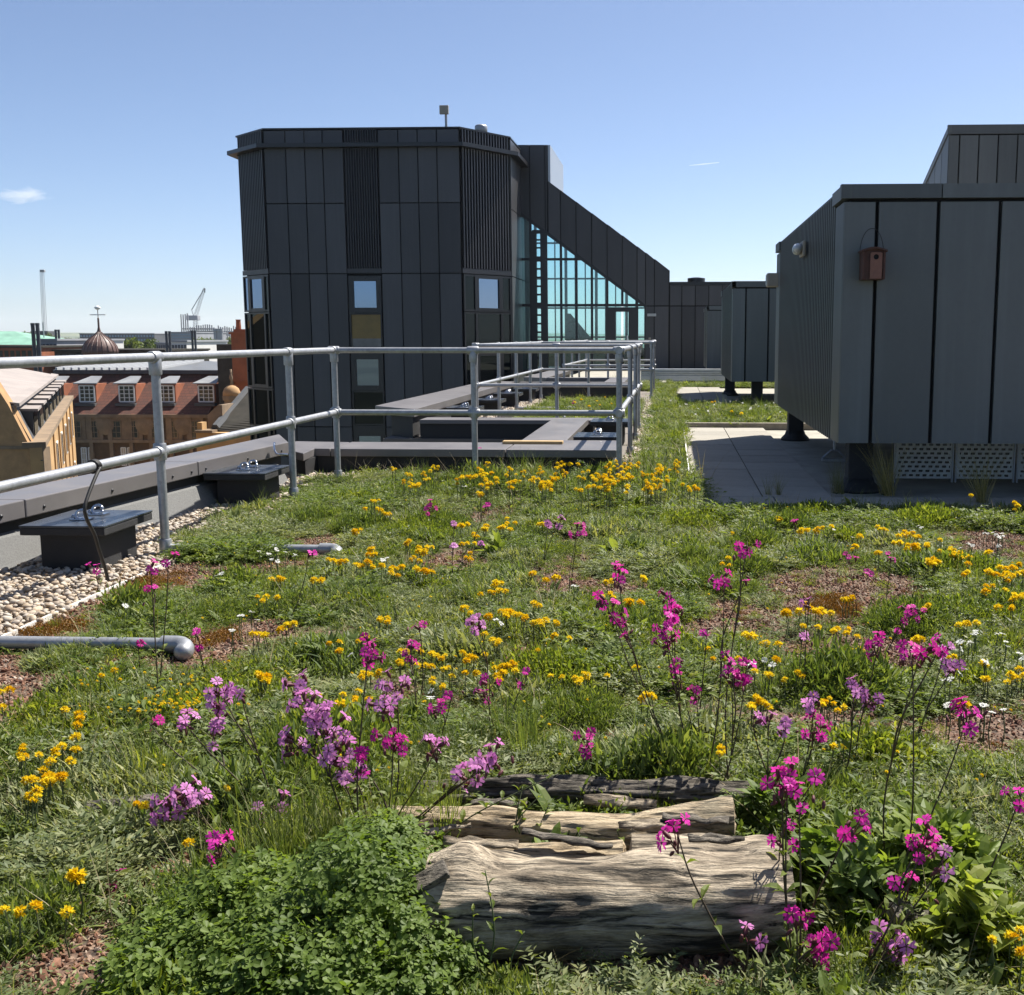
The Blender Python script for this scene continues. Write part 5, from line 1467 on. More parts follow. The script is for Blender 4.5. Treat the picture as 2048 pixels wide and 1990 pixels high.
def scatter(name, label, cat, meshes, pos, rot, scl, idx):
    """one stuff object: its points carry the sprigs (nobody could count these)"""
    coll = bpy.data.collections.new(name + '_pieces')
    for i, me in enumerate(meshes):
        o = bpy.data.objects.new('%s_%02d' % (name, i), me); coll.objects.link(o)
    me = bpy.data.meshes.new(name); n = len(pos); me.vertices.add(n)
    me.vertices.foreach_set('co', np.asarray(pos, np.float32).ravel())
    a = me.attributes.new('rot', 'FLOAT_VECTOR', 'POINT'); a.data.foreach_set('vector', np.asarray(rot, np.float32).ravel())
    a = me.attributes.new('scl', 'FLOAT_VECTOR', 'POINT'); s = np.asarray(scl, np.float32); s = np.repeat(s[:, None], 3, 1) if s.ndim == 1 else s; a.data.foreach_set('vector', s.ravel())
    a = me.attributes.new('idx', 'INT', 'POINT'); a.data.foreach_set('value', np.asarray(idx, np.int32))
    me.update()
    ob = bpy.data.objects.new(name, me); COL.objects.link(ob); tag(ob, label, cat, kind='stuff')
    ng = bpy.data.node_groups.new(name, 'GeometryNodeTree')
    ng.interface.new_socket('Geometry', in_out='INPUT', socket_type='NodeSocketGeometry'); ng.interface.new_socket('Geometry', in_out='OUTPUT', socket_type='NodeSocketGeometry')
    N_ = ng.nodes; gi = N_.new('NodeGroupInput'); go = N_.new('NodeGroupOutput'); ip = N_.new('GeometryNodeInstanceOnPoints'); ci = N_.new('GeometryNodeCollectionInfo')
    ci.inputs['Collection'].default_value = coll; ci.inputs['Separate Children'].default_value = True; ci.inputs['Reset Children'].default_value = True
    ip.inputs['Pick Instance'].default_value = True
    def attr(nm, t):
        q_ = N_.new('GeometryNodeInputNamedAttribute'); q_.data_type = t; q_.inputs['Name'].default_value = nm; return q_.outputs['Attribute']
    e2r = N_.new('FunctionNodeEulerToRotation')
    lk = ng.links; lk.new(gi.outputs[0], ip.inputs['Points']); lk.new(ci.outputs[0], ip.inputs['Instance']); lk.new(attr('idx', 'INT'), ip.inputs['Instance Index'])
    lk.new(attr('rot', 'FLOAT_VECTOR'), e2r.inputs[0]); lk.new(e2r.outputs[0], ip.inputs['Rotation']); lk.new(attr('scl', 'FLOAT_VECTOR'), ip.inputs['Scale'])
    lk.new(ip.outputs[0], go.inputs[0])
    md = ob.modifiers.new('scatter', 'NODES'); md.node_group = ng
    return ob

# ------------------------------------------------------------------ where what grows
def jitter(x0, x1, y0, y1, st, rs):
    nx, ny = max(1, int((x1 - x0) / st)), max(1, int((y1 - y0) / st))
    X, Y = np.meshgrid(np.linspace(x0, x1, nx, endpoint=False), np.linspace(y0, y1, ny, endpoint=False))
    X = X.ravel() + rs.rand(X.size) * st; Y = Y.ravel() + rs.rand(Y.size) * st
    return X, Y
BARE = [(D(40, 1335), .20), (D(-10, 1300), .2), (D(280, 1675), .14), (D(240, 1720), .13), (D(140, 1860), .20), (D(60, 1880), .15), (D(460, 1225), .20), (D(400, 1235), .15), (D(1590, 1140), .42), (D(1700, 1130), .3),
        (D(1400, 1180), .30), (D(1340, 1190), .25), (D(1600, 1260), .30), (D(1700, 1245), .22), (D(1880, 1395), .24), (D(1950, 1390), .2), (D(1640, 1390), .14), (D(290, 1100), .55), (D(390, 1085), .45), (D(200, 1135), .4), (D(500, 1070), .4), (D(560, 1065), .3),
        (D(100, 1200), .3), (D(1110, 1105), .3), (D(1180, 1120), .22), (D(900, 1365), .12), (D(1160, 1400), .10), (D(1080, 1330), .10), (D(560, 1040), .35), (D(620, 1050), .25), (D(840, 1085), .25), (D(1560, 1420), .10), (D(1720, 1640), .07), (D(1920, 1050), .4), (D(480, 1640), .08), (D(330, 1690), .10), (D(200, 1790), .09), (D(760, 1330), .10)]
BARE = [(gz(p).x, gz(p).y, r) for p, r in BARE]
def bareness(X, Y):
    b = np.zeros_like(X)
    wx = X + .12 * (fbm(X * 5, Y * 5, 31) - .5) * 2; wy = Y + .16 * (fbm(X * 5, Y * 5, 32) - .5) * 2
    for x, y, r in BARE:
        k = 1.45 if y > 3 else 1.0
        d = np.sqrt(((wx - x) / r) ** 2 + ((wy - y) / (r * k)) ** 2); b = np.maximum(b, np.clip((1.15 - d) / .45, 0, 1))
    b = np.maximum(b, np.clip((fbm(X * 1.7 + 3, Y * 1.7, 41) - .68) / .08, 0, 1) * .8)
    return b
LOGS_KEEP = [(-.72, .30, 1.93, 2.24), (-.70, .20, 2.42, 2.62), (-.6, .25, 2.24, 2.42), (-.62, .18, 2.66, 2.80)]
def clear_of_logs(X, Y):
    k = np.ones(len(X), bool)
    for x0, x1, y0, y1 in LOGS_KEEP: k &= ~((X > x0) & (X < x1) & (Y > y0) & (Y < y1))
    return k
def in_view(X, Y, m=.9): return (X > -.62 * Y - m) & (X < .33 * Y + m)
rsv = np.random.RandomState(5)
protos = ([sprig_vetch(i, M['leaf_a']) for i in range(4)] + [sprig_vetch(10 + i, M['leaf_b'], 18, .10, .019, .34) for i in range(3)]
          + [sprig_fine(20 + i, M['leaf_b']) for i in range(3)] + [sprig_fine(30 + i, M['leaf_c'], 200, .06, .014, .25) for i in range(2)]
          + [sprig_lance(40 + i, M['leaf_a']) for i in range(2)] + [sprig_lance(44 + i, M['leaf_b'], 100, .07, .030, .22) for i in range(2)]
          + [sprig_grass(50 + i, M['leaf_b']) for i in range(2)] + [sprig_grass(54, M['leaf_c'], 40, .11, .003, 35, .7)]
          + [sprig_straw(60 + i) for i in range(3)] + [sprig_broad(70 + i, M['leaf_b']) for i in range(2)] + [sprig_fine(80, M['moss'], 260, .03, .008, .5)])
KIND = dict(vetch=(0, 4), vgreen=(4, 7), fine=(7, 10), lime=(10, 12), lance=(12, 14), lgreen=(14, 16), grass=(16, 18), lgrass=(18, 19), straw=(19, 22), broad=(22, 24), moss=(24, 25))
PX_, SX_, IX_ = [], [], []
def add_sprigs(X, Y, S, I, z=0.0):
    PX_.append(np.stack([X, Y, np.full(len(X), z) - .006], 1)); SX_.append(S); IX_.append(I)
def pick(kind, n): a, b = KIND[kind]; return rsv.randint(a, b, n)
def meadow(x0, x1, y0, y1, st, gain=1.0):
    X, Y = jitter(x0, x1, y0, y1, st, rsv)
    k = in_view(X, Y) & clear_of_logs(X, Y); X, Y = X[k], Y[k]
    b = bareness(X, Y); k = rsv.rand(len(X)) > b * .96 + .03; X, Y, b = X[k], Y[k], b[k]
    n = len(X); f1 = fbm(X * 1.3, Y * 1.3, 1); f2 = fbm(X * 2.2 + 7, Y * 2.2, 2); f3 = fbm(X * 3.1, Y * 3.1 + 5, 3); r = rsv.rand(n)
    I = pick('vetch', n)
    m = f1 > .52; I[m] = pick('vgreen', m.sum())
    m = (f2 > .60) & (r < .5); I[m] = pick('fine', m.sum())
    m = (f3 > .58) & (r < .7); I[m] = pick('lance', m.sum())
    m = (f1 < .38) & (r < .45); I[m] = pick('lgreen', m.sum())
    m = (f2 < .34) & (r < .55); I[m] = pick('lime', m.sum())
    q = rsv.rand(n)
    for kd, p in (('grass', .03), ('lgrass', .03), ('straw', .055), ('broad', .03)):
        m = q < p; I[m] = pick(kd, m.sum()); q = np.where(m, 9, q - p)
    hm = .50 + .75 * np.clip((fbm(X * 3.4 + 11, Y * 3.4, 8) - .3) / .4, 0, 1)
    tall = np.clip((Y - 7.4) / .9, 0, 1) * np.clip((9.6 - Y) / .3, 0, 1) * np.clip((X + 2.2) / .8, 0, 1)
    S = hm * (.7 + .55 * rsv.rand(n)) * (1 - .45 * b) * (1 + .75 * tall) * gain
    add_sprigs(X, Y, S, I)
    # sparse low growth and straw on the bare patches
for x0, x1, y0, y1 in MEADOW:
    if y0 < 0:
        meadow(x0, x1, 1.15, 3.4, .030); meadow(x0, x1, 3.4, 5.4, .040); meadow(x0, x1, 5.4, y1, .050)
    elif y0 < 9: meadow(x0, x1, y0, y1, .05)
    else: meadow(x0 - .05, min(x1, 4.2), y0, y1, .075, 1.5)
meadow(-2.98, -2.6, 6.25, 9.2, .05); meadow(-2.6, -.2, 9.2, 9.5, .055)
meadow(.1, 4.5, 7.45, 7.72, .05)
# tufts: small mounds of one kind each
for i in range(620):
    ty_ = 1.3 + 7.3 * rsv.rand() ** .8; tx_ = (-.6 + .92 * rsv.rand()) * ty_
    if tx_ < -2.55 or (ty_ > 7.4 and tx_ > .1): continue
    if bareness(np.array([tx_]), np.array([ty_]))[0] > .3 or not clear_of_logs(np.array([tx_]), np.array([ty_]))[0]: continue
    kd = ('vetch', 'vgreen', 'vetch', 'vgreen', 'lance', 'lime', 'vetch', 'lgreen', 'fine', 'broad', 'lgrass')[rsv.randint(0, 11)]
    rr_ = .05 + .16 * rsv.rand() ** 1.5; nn_ = int(14 + 700 * rr_ * rr_ * (2.2 if ty_ < 4 else 1.3)); a_ = rsv.rand(nn_) * 6.283; q_ = np.sqrt(rsv.rand(nn_))
    if kd in ('broad', 'lgrass'): nn_ = max(3, nn_ // 6); a_, q_ = a_[:nn_], q_[:nn_]
    top_ = 1.0 + 1.0 * rsv.rand()
    X = tx_ + np.cos(a_) * q_ * rr_; Y = ty_ + np.sin(a_) * q_ * rr_; k = clear_of_logs(X, Y); X, Y, q_ = X[k], Y[k], q_[k]
    add_sprigs(X, Y, (.65 + (top_ - .65) * (1 - q_ ** 2)) * (.85 + .3 * rsv.rand(len(X))), pick(kd, len(X)))
# straw, moss and tiny growth on the bare ground
X, Y = jitter(-2.6, 4, 1.2, 8, .05, rsv); k = in_view(X, Y) & clear_of_logs(X, Y); X, Y = X[k], Y[k]; b = bareness(X, Y)
k = (b > .35) & (rsv.rand(len(X)) < .30); X, Y = X[k], Y[k]; n = len(X); q = rsv.rand(n); I = pick('straw', n); m = q < .3; I[m] = pick('lime', m.sum()); m = q > .93; I[m] = pick('moss', m.sum()); m = (q > .78) & (q <= .93); I[m] = pick('lance', m.sum())
add_sprigs(X, Y, .35 + .35 * rsv.rand(n), I)
for p, r_ in ((D(280, 1115), .16), (D(110, 1205), .10), (D(560, 1240), .07), (D(410, 1225), .08), (D(1600, 1160), .12), (D(320, 1190), .05)):
    c = gz(p); n = 60; X = c.x + rsv.normal(size=n) * r_ * .5; Y = c.y + rsv.normal(size=n) * r_ * .7; add_sprigs(X, Y, .6 + .4 * rsv.rand(n), pick('moss', n))
# the dark green cushion by the rail foot, and the green swell before the slab path
def mound(p, rx, ry, n, kind, s0, s1):
    c = gz(p) if isinstance(p, tuple) else p
    a = rsv.rand(n) * 2 * np.pi; q = np.sqrt(rsv.rand(n)); X = c.x + np.cos(a) * q * rx; Y = c.y + np.sin(a) * q * ry
    add_sprigs(X, Y, s0 + (s1 - s0) * (1 - q ** 2) * (.8 + .4 * rsv.rand(n)), pick(kind, n))
mound(D(450, 1065), .34, .22, 170, 'vgreen', .8, 1.9); mound(D(500, 1020), .4, .5, 200, 'vetch', .8, 1.7); mound(D(700, 960), .6, .8, 420, 'vgreen', .8, 1.6)
mound(D(690, 1170), .30, .25, 160, 'vetch', .8, 1.5); mound(D(1230, 1090), .3, .3, 150, 'vetch', .8, 1.6); mound(D(1260, 1170), .2, .2, 80, 'vgreen', .8, 1.4)
for i in range(18): mound(Vector((.2 + i * .24 + rsv.normal() * .06, 7.25 + rsv.normal() * .14, 0)), .24, .22, 60, 'vgreen' if i % 3 else 'lime', .9, 1.7 + .5 * rsv.rand())
mound(D(790, 1030), .25, .3, 110, 'lime', .8, 1.5); mound(D(880, 1460), .14, .16, 60, 'grass', .6, .9); mound(D(1100, 1470), .2, .1, 80, 'lgreen', .8, 1.3)
mound(D(230, 1530), .3, .2, 160, 'lance', .8, 1.5); mound(D(620, 1490), .2, .15, 100, 'fine', .8, 1.4)
pos = np.concatenate(PX_); scl = np.concatenate(SX_); idx = np.concatenate(IX_); n = len(pos)
rot = np.stack([rsv.normal(size=n) * .12, rsv.normal(size=n) * .12, rsv.rand(n) * 6.283], 1)
scl = np.stack([scl, scl, scl * (.8 + .35 * rsv.rand(n))], 1)
scatter('meadow_plants', 'dense green ground cover of vetch, bedstraw and grass across the roof', 'ground cover', protos, pos, rot, scl, idx)
print('meadow sprigs', n)

# crushed brick on the bare patches
def chip_mat():
    m, nt, b = new_mat('brick_chips'); oi = nt.nodes.new('ShaderNodeObjectInfo')
    nt.links.new(ramp(nt, oi.outputs['Random'], [(0, (.07, .032, .02)), (.35, (.15, .068, .04)), (.7, (.23, .115, .07)), (.9, (.30, .19, .13)), (1, (.38, .32, .26))]), b.inputs['Base Color'])
    b.inputs['Roughness'].default_value = .95; return m
M['chip'] = chip_mat()
X, Y = jitter(-2.62, 3.6, 1.2, 8.0, .0155, rsv); k = in_view(X, Y, .5); X, Y = X[k], Y[k]; b = bareness(X, Y); k = rsv.rand(len(X)) < np.clip(b * 1.2, .10, 1); X, Y = X[k], Y[k]; n = len(X)
s = .0045 + .0055 * rsv.rand(n) ** 2 + np.where(rsv.rand(n) < .02, .008, 0)
zz_ = .05 * (fbm(X * 2.5, Y * 2.5, 5) - .5)
scatter('crushed_brick', 'loose reddish crushed brick on the bare patches of the roof', 'gravel', [chip(i, M['chip']) for i in range(6)], np.stack([X, Y, zz_ + s * .25], 1), rsv.rand(n, 3) * 6.283, s, rsv.randint(0, 6, n))
print('chips', n)
# rounded pebbles along the parapets
def pebble_mat():
    m, nt, b = new_mat('pebbles'); oi = nt.nodes.new('ShaderNodeObjectInfo')
    c = ramp(nt, oi.outputs['Random'], [(0, (.12, .09, .06)), (.18, (.27, .185, .105)), (.38, (.38, .30, .20)), (.55, (.25, .215, .18)), (.7, (.44, .385, .30)), (.85, (.21, .175, .14)), (1, (.50, .46, .40))])
    c = mixrgb(nt, .25, c, ramp(nt, noise_node(nt, 1.6, 4), [(.35, (.3, .2, .12)), (.7, (.7, .66, .6))]))
    nt.links.new(c, b.inputs['Base Color']); b.inputs['Roughness'].default_value = .7; return m
M['pebble'] = pebble_mat()
XS, YS, ZS, SS = [], [], [], []
for (x0, x1, y0, y1) in GRAVEL:
    st = .027 if y0 < 0 else .040
    y0 = max(y0, 2.6)
    for layer in (0, 1):
        X, Y = jitter(x0, x1, y0, y1, st * (1 if layer == 0 else 1.25), rsv); k = in_view(X, Y, .8); X, Y = X[k], Y[k]
        if layer: k = rsv.rand(len(X)) < .8; X, Y = X[k], Y[k]
        s = (.0085 + .012 * rsv.rand(len(X)) ** 1.4) * (1 if st < .04 else 1.3)
        XS.append(X); YS.append(Y); SS.append(s); ZS.append(-.006 + layer * .015 + s * .35)
X, Y, Z, s = map(np.concatenate, (XS, YS, ZS, SS)); n = len(X)
scatter('pebbles', 'rounded cream and tan pebbles along the parapets', 'pebbles', [pebble(i, M['pebble']) for i in range(8)], np.stack([X, Y, Z], 1),
        np.stack([rsv.normal(size=n) * .35, rsv.normal(size=n) * .35, rsv.rand(n) * 6.283], 1), s, rsv.randint(0, 8, n))
print('pebbles', n)

# ================================================================== LEAFY CLUMPS ONE CAN PICK OUT
M['clover'] = leaf_mat('clover_leaves', [(.06, .10, .016), (.13, .19, .035), (.21, .28, .06)], .5)
clover = [sprig_clover(100 + i, M['clover']) for i in range(4)]
def clump(name, label, cat, c, rx, ry, h, n, meshes, smin=.8, smax=1.2, tilt=.25, z0=None):
    """a bushy plant: one thing, its leafy shoots joined in one foliage part"""
    rs = np.random.RandomState(int(abs(c.x * 1000 + c.y * 77)) % 100000)
    root = empty(name, (c.x, c.y, 0)); tag(root, label, cat)
    V, Fc, T = [], [], []; nv = 0; cache = []
    for me in meshes:
        co = np.empty(len(me.vertices) * 3); me.vertices.foreach_get('co', co); tv = np.empty(len(me.vertices)); me.attributes['tint'].data.foreach_get('value', tv)
        cache.append((co.reshape(-1, 3), np.array([list(p.vertices) for p in me.polygons]), tv))
    for i in range(n):
        co, fc, tv = cache[rs.randint(len(cache))]
        a = rs.rand() * 6.283; q = math.sqrt(rs.rand()); x, y = math.cos(a) * q * rx, math.sin(a) * q * ry
        top = h * (1 - q * q * .85) * (.8 + .3 * rs.rand()); sc = smin + (smax - smin) * rs.rand()
        R = np.array(Euler((rs.normal() * tilt - y / ry * .5 * tilt * 2, rs.normal() * tilt + x / rx * .5 * tilt * 2, rs.rand() * 6.283)).to_matrix())
        zb = max(0, top - .07) * (rs.rand() ** .5)
        V.append(co * sc @ R.T + [x, y, zb]); Fc.append(fc + nv); T.append(np.clip(tv + (rs.rand() - .5) * .25, 0, 1)); nv += len(co)
    me = bpy.data.meshes.new('foliage'); me.from_pydata(np.concatenate(V).tolist(), [], np.concatenate(Fc).tolist()); me.materials.append(meshes[0].materials[0]); add_tint(me, np.concatenate(T))
    o = bpy.data.objects.new('foliage', me); o.parent = root; COL.objects.link(o); WORLD[o.name] = Vector((c.x, c.y, 0))
    st = MB()
    for i in range(10):
        a = i * .63; st.tube([(c.x, c.y, 0), (c.x + math.cos(a) * rx * .5, c.y + math.sin(a) * ry * .5, h * .55)], [.003, .0015], 5)
    st.build('stem', M['leaf_b'], root)
    return root
clump('clover_bush', 'dense rounded bright green clover bush at the butt of the front log', 'shrub', Vector((-.60, 1.92, 0)), .21, .28, .235, 150, clover, .65, 1.35)
clump('clover_bush', 'low spreading clover bush below the rush tuft', 'shrub', Vector((-.82, 1.98, 0)), .20, .24, .17, 90, clover, .65, 1.35)
clump('clover_bush', 'small clover bush squeezed between the logs and the rush tuft', 'shrub', Vector((-.60, 2.20, 0)), .14, .12, .21, 60, clover[:3], .65, 1.3)
M['herb'] = leaf_mat('herb_leaves', [(.06, .10, .018), (.12, .18, .035), (.20, .26, .055)], .5)
herb = [sprig_broad(120 + i, M['herb'], 16, .055, .020, 5) for i in range(3)]; herb2 = [sprig_broad(125 + i, M['leaf_c'], 14, .05, .018, 5) for i in range(2)]
clump('leafy_herb', 'tall leafy green herb at the cut end of the front log', 'plant', Vector((.34, 2.24, 0)), .13, .18, .25, 100, herb, .7, 1.2, .5)
clump('leafy_herb', 'leafy green herb behind the end of the pale split log', 'plant', Vector((.26, 2.58, 0)), .15, .16, .20, 70, herb, .7, 1.1, .5)
clump('leafy_herb', 'broad leafy herb surrounding the tall magenta campions beside the logs', 'plant', Vector((.55, 2.35, 0)), .18, .26, .23, 140, herb, .7, 1.3, .5)
clump('leafy_herb', 'bright yellow-green herb with upright leaves past the leafy herbs', 'plant', Vector((.60, 2.06, 0)), .11, .11, .19, 40, herb2, 1.0, 1.6, .35)
clump('leafy_herb', 'low pale leafed herb along the foot of the front log', 'plant', Vector((.02, 1.80, 0)), .16, .07, .09, 36, herb2, .6, .95, .5)
clump('leafy_herb', 'low oval leafed herb under the middle of the front log', 'plant', Vector((-.20, 1.78, 0)), .18, .06, .06, 26, herb, .6, .9, .5)
clump('leafy_herb', 'upright leafy herb growing between the front log and the split log', 'plant', Vector((-.24, 2.40, 0)), .08, .05, .14, 16, herb, .8, 1.2, .35)
clump('leafy_herb', 'low leafy herb at the end of the front log under the campion', 'plant', Vector((.30, 1.88, 0)), .14, .10, .10, 34, herb, .7, 1.0, .5)
rush = [sprig_grass(130 + i, M['leaf_b'], 60, .26, .0028, 68, .25) for i in range(2)]
clump('rush_tuft', 'fine upright rush tuft behind the clover bush', 'grass tuft', Vector((-.80, 2.36, 0)), .17, .16, .04, 16, rush, .75, 1.1, .12)
clump('rush_tuft', 'smaller rush tuft beside the pink campion cluster', 'grass tuft', Vector((-.62, 2.52, 0)), .10, .10, .04, 7, rush, .6, .95, .12)
clump('rush_tuft', 'rush tuft growing behind the logs among yellow vetch', 'grass tuft', Vector((-.42, 3.05, 0)), .08, .08, .03, 5, rush, .7, .9, .12)
M['straw_grass'] = leaf_mat('dry_grass', [(.13, .13, .045), (.23, .21, .08), (.36, .31, .15)], .3)
dry = [sprig_grass(140 + i, M['straw_grass'], 30, .55, .0040, 58, .30) for i in range(2)]
for p, sc, lab in ((D(1692, 948), 1.05, 'tall dry grass tuft in front of the plant box corner leg'), (D(1885, 965), .9, 'tall dry grass tuft in front of the perforated screen with yellow flowers'),
                   (D(1600, 945), .6, 'short dry grass tuft at the end of the slab path'), (D(1478, 950), .42, 'small green-brown grass tuft against the slab path'), (D(465, 965), .45, 'dry grass tuft before the farther anchor block')):
    c = gz(p); clump('grass_tuft', lab, 'grass tuft', Vector((c.x, c.y, 0)), .05, .05, .02, 5, dry, sc * .8, sc * 1.1, .12)
# ================================================================== LOGS
def wood_mat(name, pale, mid, dark, sc=1.0, bark=0.0):
    m, nt, b = new_mat(name)
    n1 = noise_node(nt, 9 * sc, 8, .68, stretch=(.55, 1.8, 1.8), dist=.3)
    n2 = noise_node(nt, 34 * sc, 6, .7, stretch=(.16, 2.8, 2.8), dist=.4)
    n3 = noise_node(nt, 5 * sc, 4, .6)
    c = ramp(nt, n1, [(.36, dark), (.45, mid), (.54, pale), (.63, mid), (.70, [x * .5 for x in mid]), (.76, pale)])
    c = mixrgb(nt, ramp(nt, n2, [(.38, (1, 1, 1)), (.5, (0, 0, 0))]), c, [x * .55 for x in dark])
    c = mixrgb(nt, ramp(nt, n3, [(.55, (0, 0, 0)), (.75, (.55, .55, .55))]), c, (.12, .115, .085))
    nt.links.new(c, b.inputs['Base Color']); b.inputs['Roughness'].default_value = .85; b.inputs['Specular IOR Level'].default_value = .25
    ad = nt.nodes.new('ShaderNodeMath'); ad.operation = 'ADD'; nt.links.new(n1, ad.inputs[0]); nt.links.new(n2, ad.inputs[1])
    bump(nt, b, ad.outputs[0], .9, .018)
    return m
M['wood_front'] = wood_mat('weathered_log', (.50, .42, .31), (.24, .195, .14), (.040, .035, .028), .6)
M['wood_pale'] = wood_mat('pale_split_log', (.54, .44, .30), (.40, .31, .20), (.09, .075, .055), .9)
M['bark_grey'] = wood_mat('grey_bark', (.24, .21, .17), (.13, .115, .095), (.03, .027, .023), 1.6)
def end_mat():
    m, nt, b = new_mat('cut_end')
    tc = nt.nodes.new('ShaderNodeTexCoord'); w_ = nt.nodes.new('ShaderNodeTexWave'); w_.wave_type = 'RINGS'; w_.rings_direction = 'X'; w_.inputs['Scale'].default_value = 28; w_.inputs['Distortion'].default_value = 2.5
    nt.links.new(tc.outputs['Object'], w_.inputs['Vector'])
    nt.links.new(ramp(nt, w_.outputs['Fac'], [(0, (.20, .15, .09)), (1, (.40, .31, .20))]), b.inputs['Base Color']); b.inputs['Roughness'].default_value = .9
    return m
M['cut_end'] = end_mat()
def log(label, a, b, r0, r1, mat, seed, rough=.10, knots=(), flat=1.0, nl=56, ns=40, bow=0.0, cat='log', fine=0.0):
    a, b = Vector(a), Vector(b); L = (b - a).length; t = (b - a).normalized(); u = t.cross(Vector((0, 0, 1))).normalized(); w = u.cross(t)
    root = empty('log', (a + b) / 2); tag(root, label, cat, None)
    vs_ = []
    for i in range(nl + 1):
        s = i / nl; c = a.lerp(b, s) + w * bow * math.sin(math.pi * s) + u * bow * .7 * math.sin(2.2 * math.pi * s)
        r = r0 + (r1 - r0) * s
        for k in range(ns):
            th = 2 * math.pi * k / ns; cx, cy = math.cos(th), math.sin(th)
            q = Vector((s * L * 5 + seed, cx * 1.1, cy * 1.1))
            rr = r * (1 + rough * mnoise.noise(q * 1.3) + rough * .6 * mnoise.noise(q * 3.1) + rough * .28 * mnoise.noise(Vector((s * L * 9, cx * 7, cy * 7 + seed))))
            rr -= r * rough * .5 * max(0, mnoise.noise(Vector((s * L * 2.5 + seed, th * 2.6, 3.3)))) ** 2 * 2
            if fine:
                rr += r * fine * .55 * mnoise.noise(Vector((s * L * 7, th * 5.5, seed + 2))) + r * fine * .4 * mnoise.noise(Vector((s * L * 16, th * 15, seed)))
                rr -= r * fine * 1.6 * max(0, mnoise.noise(Vector((s * L * 4.5 + 9, th * 9, seed))) - .22)
            for (ks, kt, kr, kh) in knots:
                dth = math.atan2(math.sin(th - kt), math.cos(th - kt)); dd = ((s - ks) * L / kr) ** 2 + (dth * r / kr) ** 2
                rr += kh * math.exp(-dd)
            vs_.append(c + u * (cx * rr) + w * (cy * rr * flat))
    fs = [(i*ns+k, i*ns+(k+1) % ns, (i+1)*ns+(k+1) % ns, (i+1)*ns+k) for i in range(nl) for k in range(ns)]
    # object space with X along the log, so that the grain runs lengthwise
    o = MB().add(vs_, fs).build('trunk', mat, root, smooth=True)
    for i, ce in ((0, a), (nl, b)):
        ring = vs_[i*ns:(i+1)*ns]; cc = sum(ring, Vector((0, 0, 0))) / ns; mb = MB()
        out = (t if i else -t)
        inner = [cc + (p - cc) * .55 + out * (.004 + .006 * mnoise.noise(p * 40)) for p in ring]
        mid = [cc + (p - cc) * .985 for p in ring]
        V = mid + inner + [cc + out * .002]; fcs = []
        for k in range(ns):
            j = (k + 1) % ns; fcs.append((k, j, ns + j, ns + k)); fcs.append((ns + k, ns + j, 2 * ns))
        mb.add(V, fcs).build('cut_end', M['cut_end'], root)
    return root
log('big weathered log with a knot lying in front of the other wood', (-.47, 2.05, .082), (.235, 2.11, .088), .100, .097, M['wood_front'], 2.0, .09,
    knots=((.10, 1.7, .045, .030), (.22, 1.6, .05, -.012), (.20, 2.6, .05, .024), (.30, 3.0, .05, .020), (.40, 2.75, .07, -.030), (.52, 2.9, .06, -.016), (.16, 3.4, .06, -.028), (.93, 1.9, .035, .016), (.62, 1.7, .08, .010), (.75, 2.2, .07, .012)), bow=-.006, nl=150, ns=110, fine=.035)
log('pale smooth split log lying behind the big log', (-.66, 2.50, .045), (.15, 2.52, .062), .044, .055, M['wood_pale'], 7.0, .14, bow=-.024, knots=((.3, 2.2, .05, .01), (.7, 1.2, .06, -.012)), nl=120, ns=72, fine=.05)
log('thin flaking wood piece wedged between the big log and the split log', (-.62, 2.30, .050), (-.10, 2.32, .068), .040, .042, M['wood_pale'], 11.0, .28, flat=.7)
log('short whitish broken log resting between the other logs', (-.08, 2.31, .075), (.22, 2.32, .085), .050, .042, M['wood_front'], 17.0, .35, flat=.75)
log('dark rough bark log at the back of the wood pile', (-.64, 2.71, .03), (-.16, 2.71, .042), .034, .042, M['bark_grey'], 23.0, .32, bow=.01, nl=110, ns=64, fine=.22)
log('grey fissured bark log at the back beside the campion stems', (-.20, 2.70, .042), (.20, 2.73, .036), .044, .040, M['bark_grey'], 29.0, .30, nl=110, ns=64, fine=.22)
log('short dark log half buried under the leafy herbs', (.44, 2.13, .015), (.62, 2.20, .012), .050, .045, M['bark_grey'], 37.0, .3, fine=.15)
log('dark bark chunk lying at the edge of the bare brick patch', (-1.42, 2.55, .03), (-1.26, 2.62, .03), .035, .028, M['bark_grey'], 43.0, .3)
p = gz(D(835, 1660), .10)
pl = empty('wood_slab', (p.x, 2.02, .14)); tag(pl, 'short flat grey wood slab leaning on the big log', 'wood')
Mx = Matrix.Translation((p.x + .02, 2.0, .165)) @ Euler((.35, -.5, .25)).to_matrix().to_4x4()
o = MB().bbox((-.045, -.02, -.008), (.045, .02, .008), .003, Mx).build('slab', M['bark_grey'], pl)
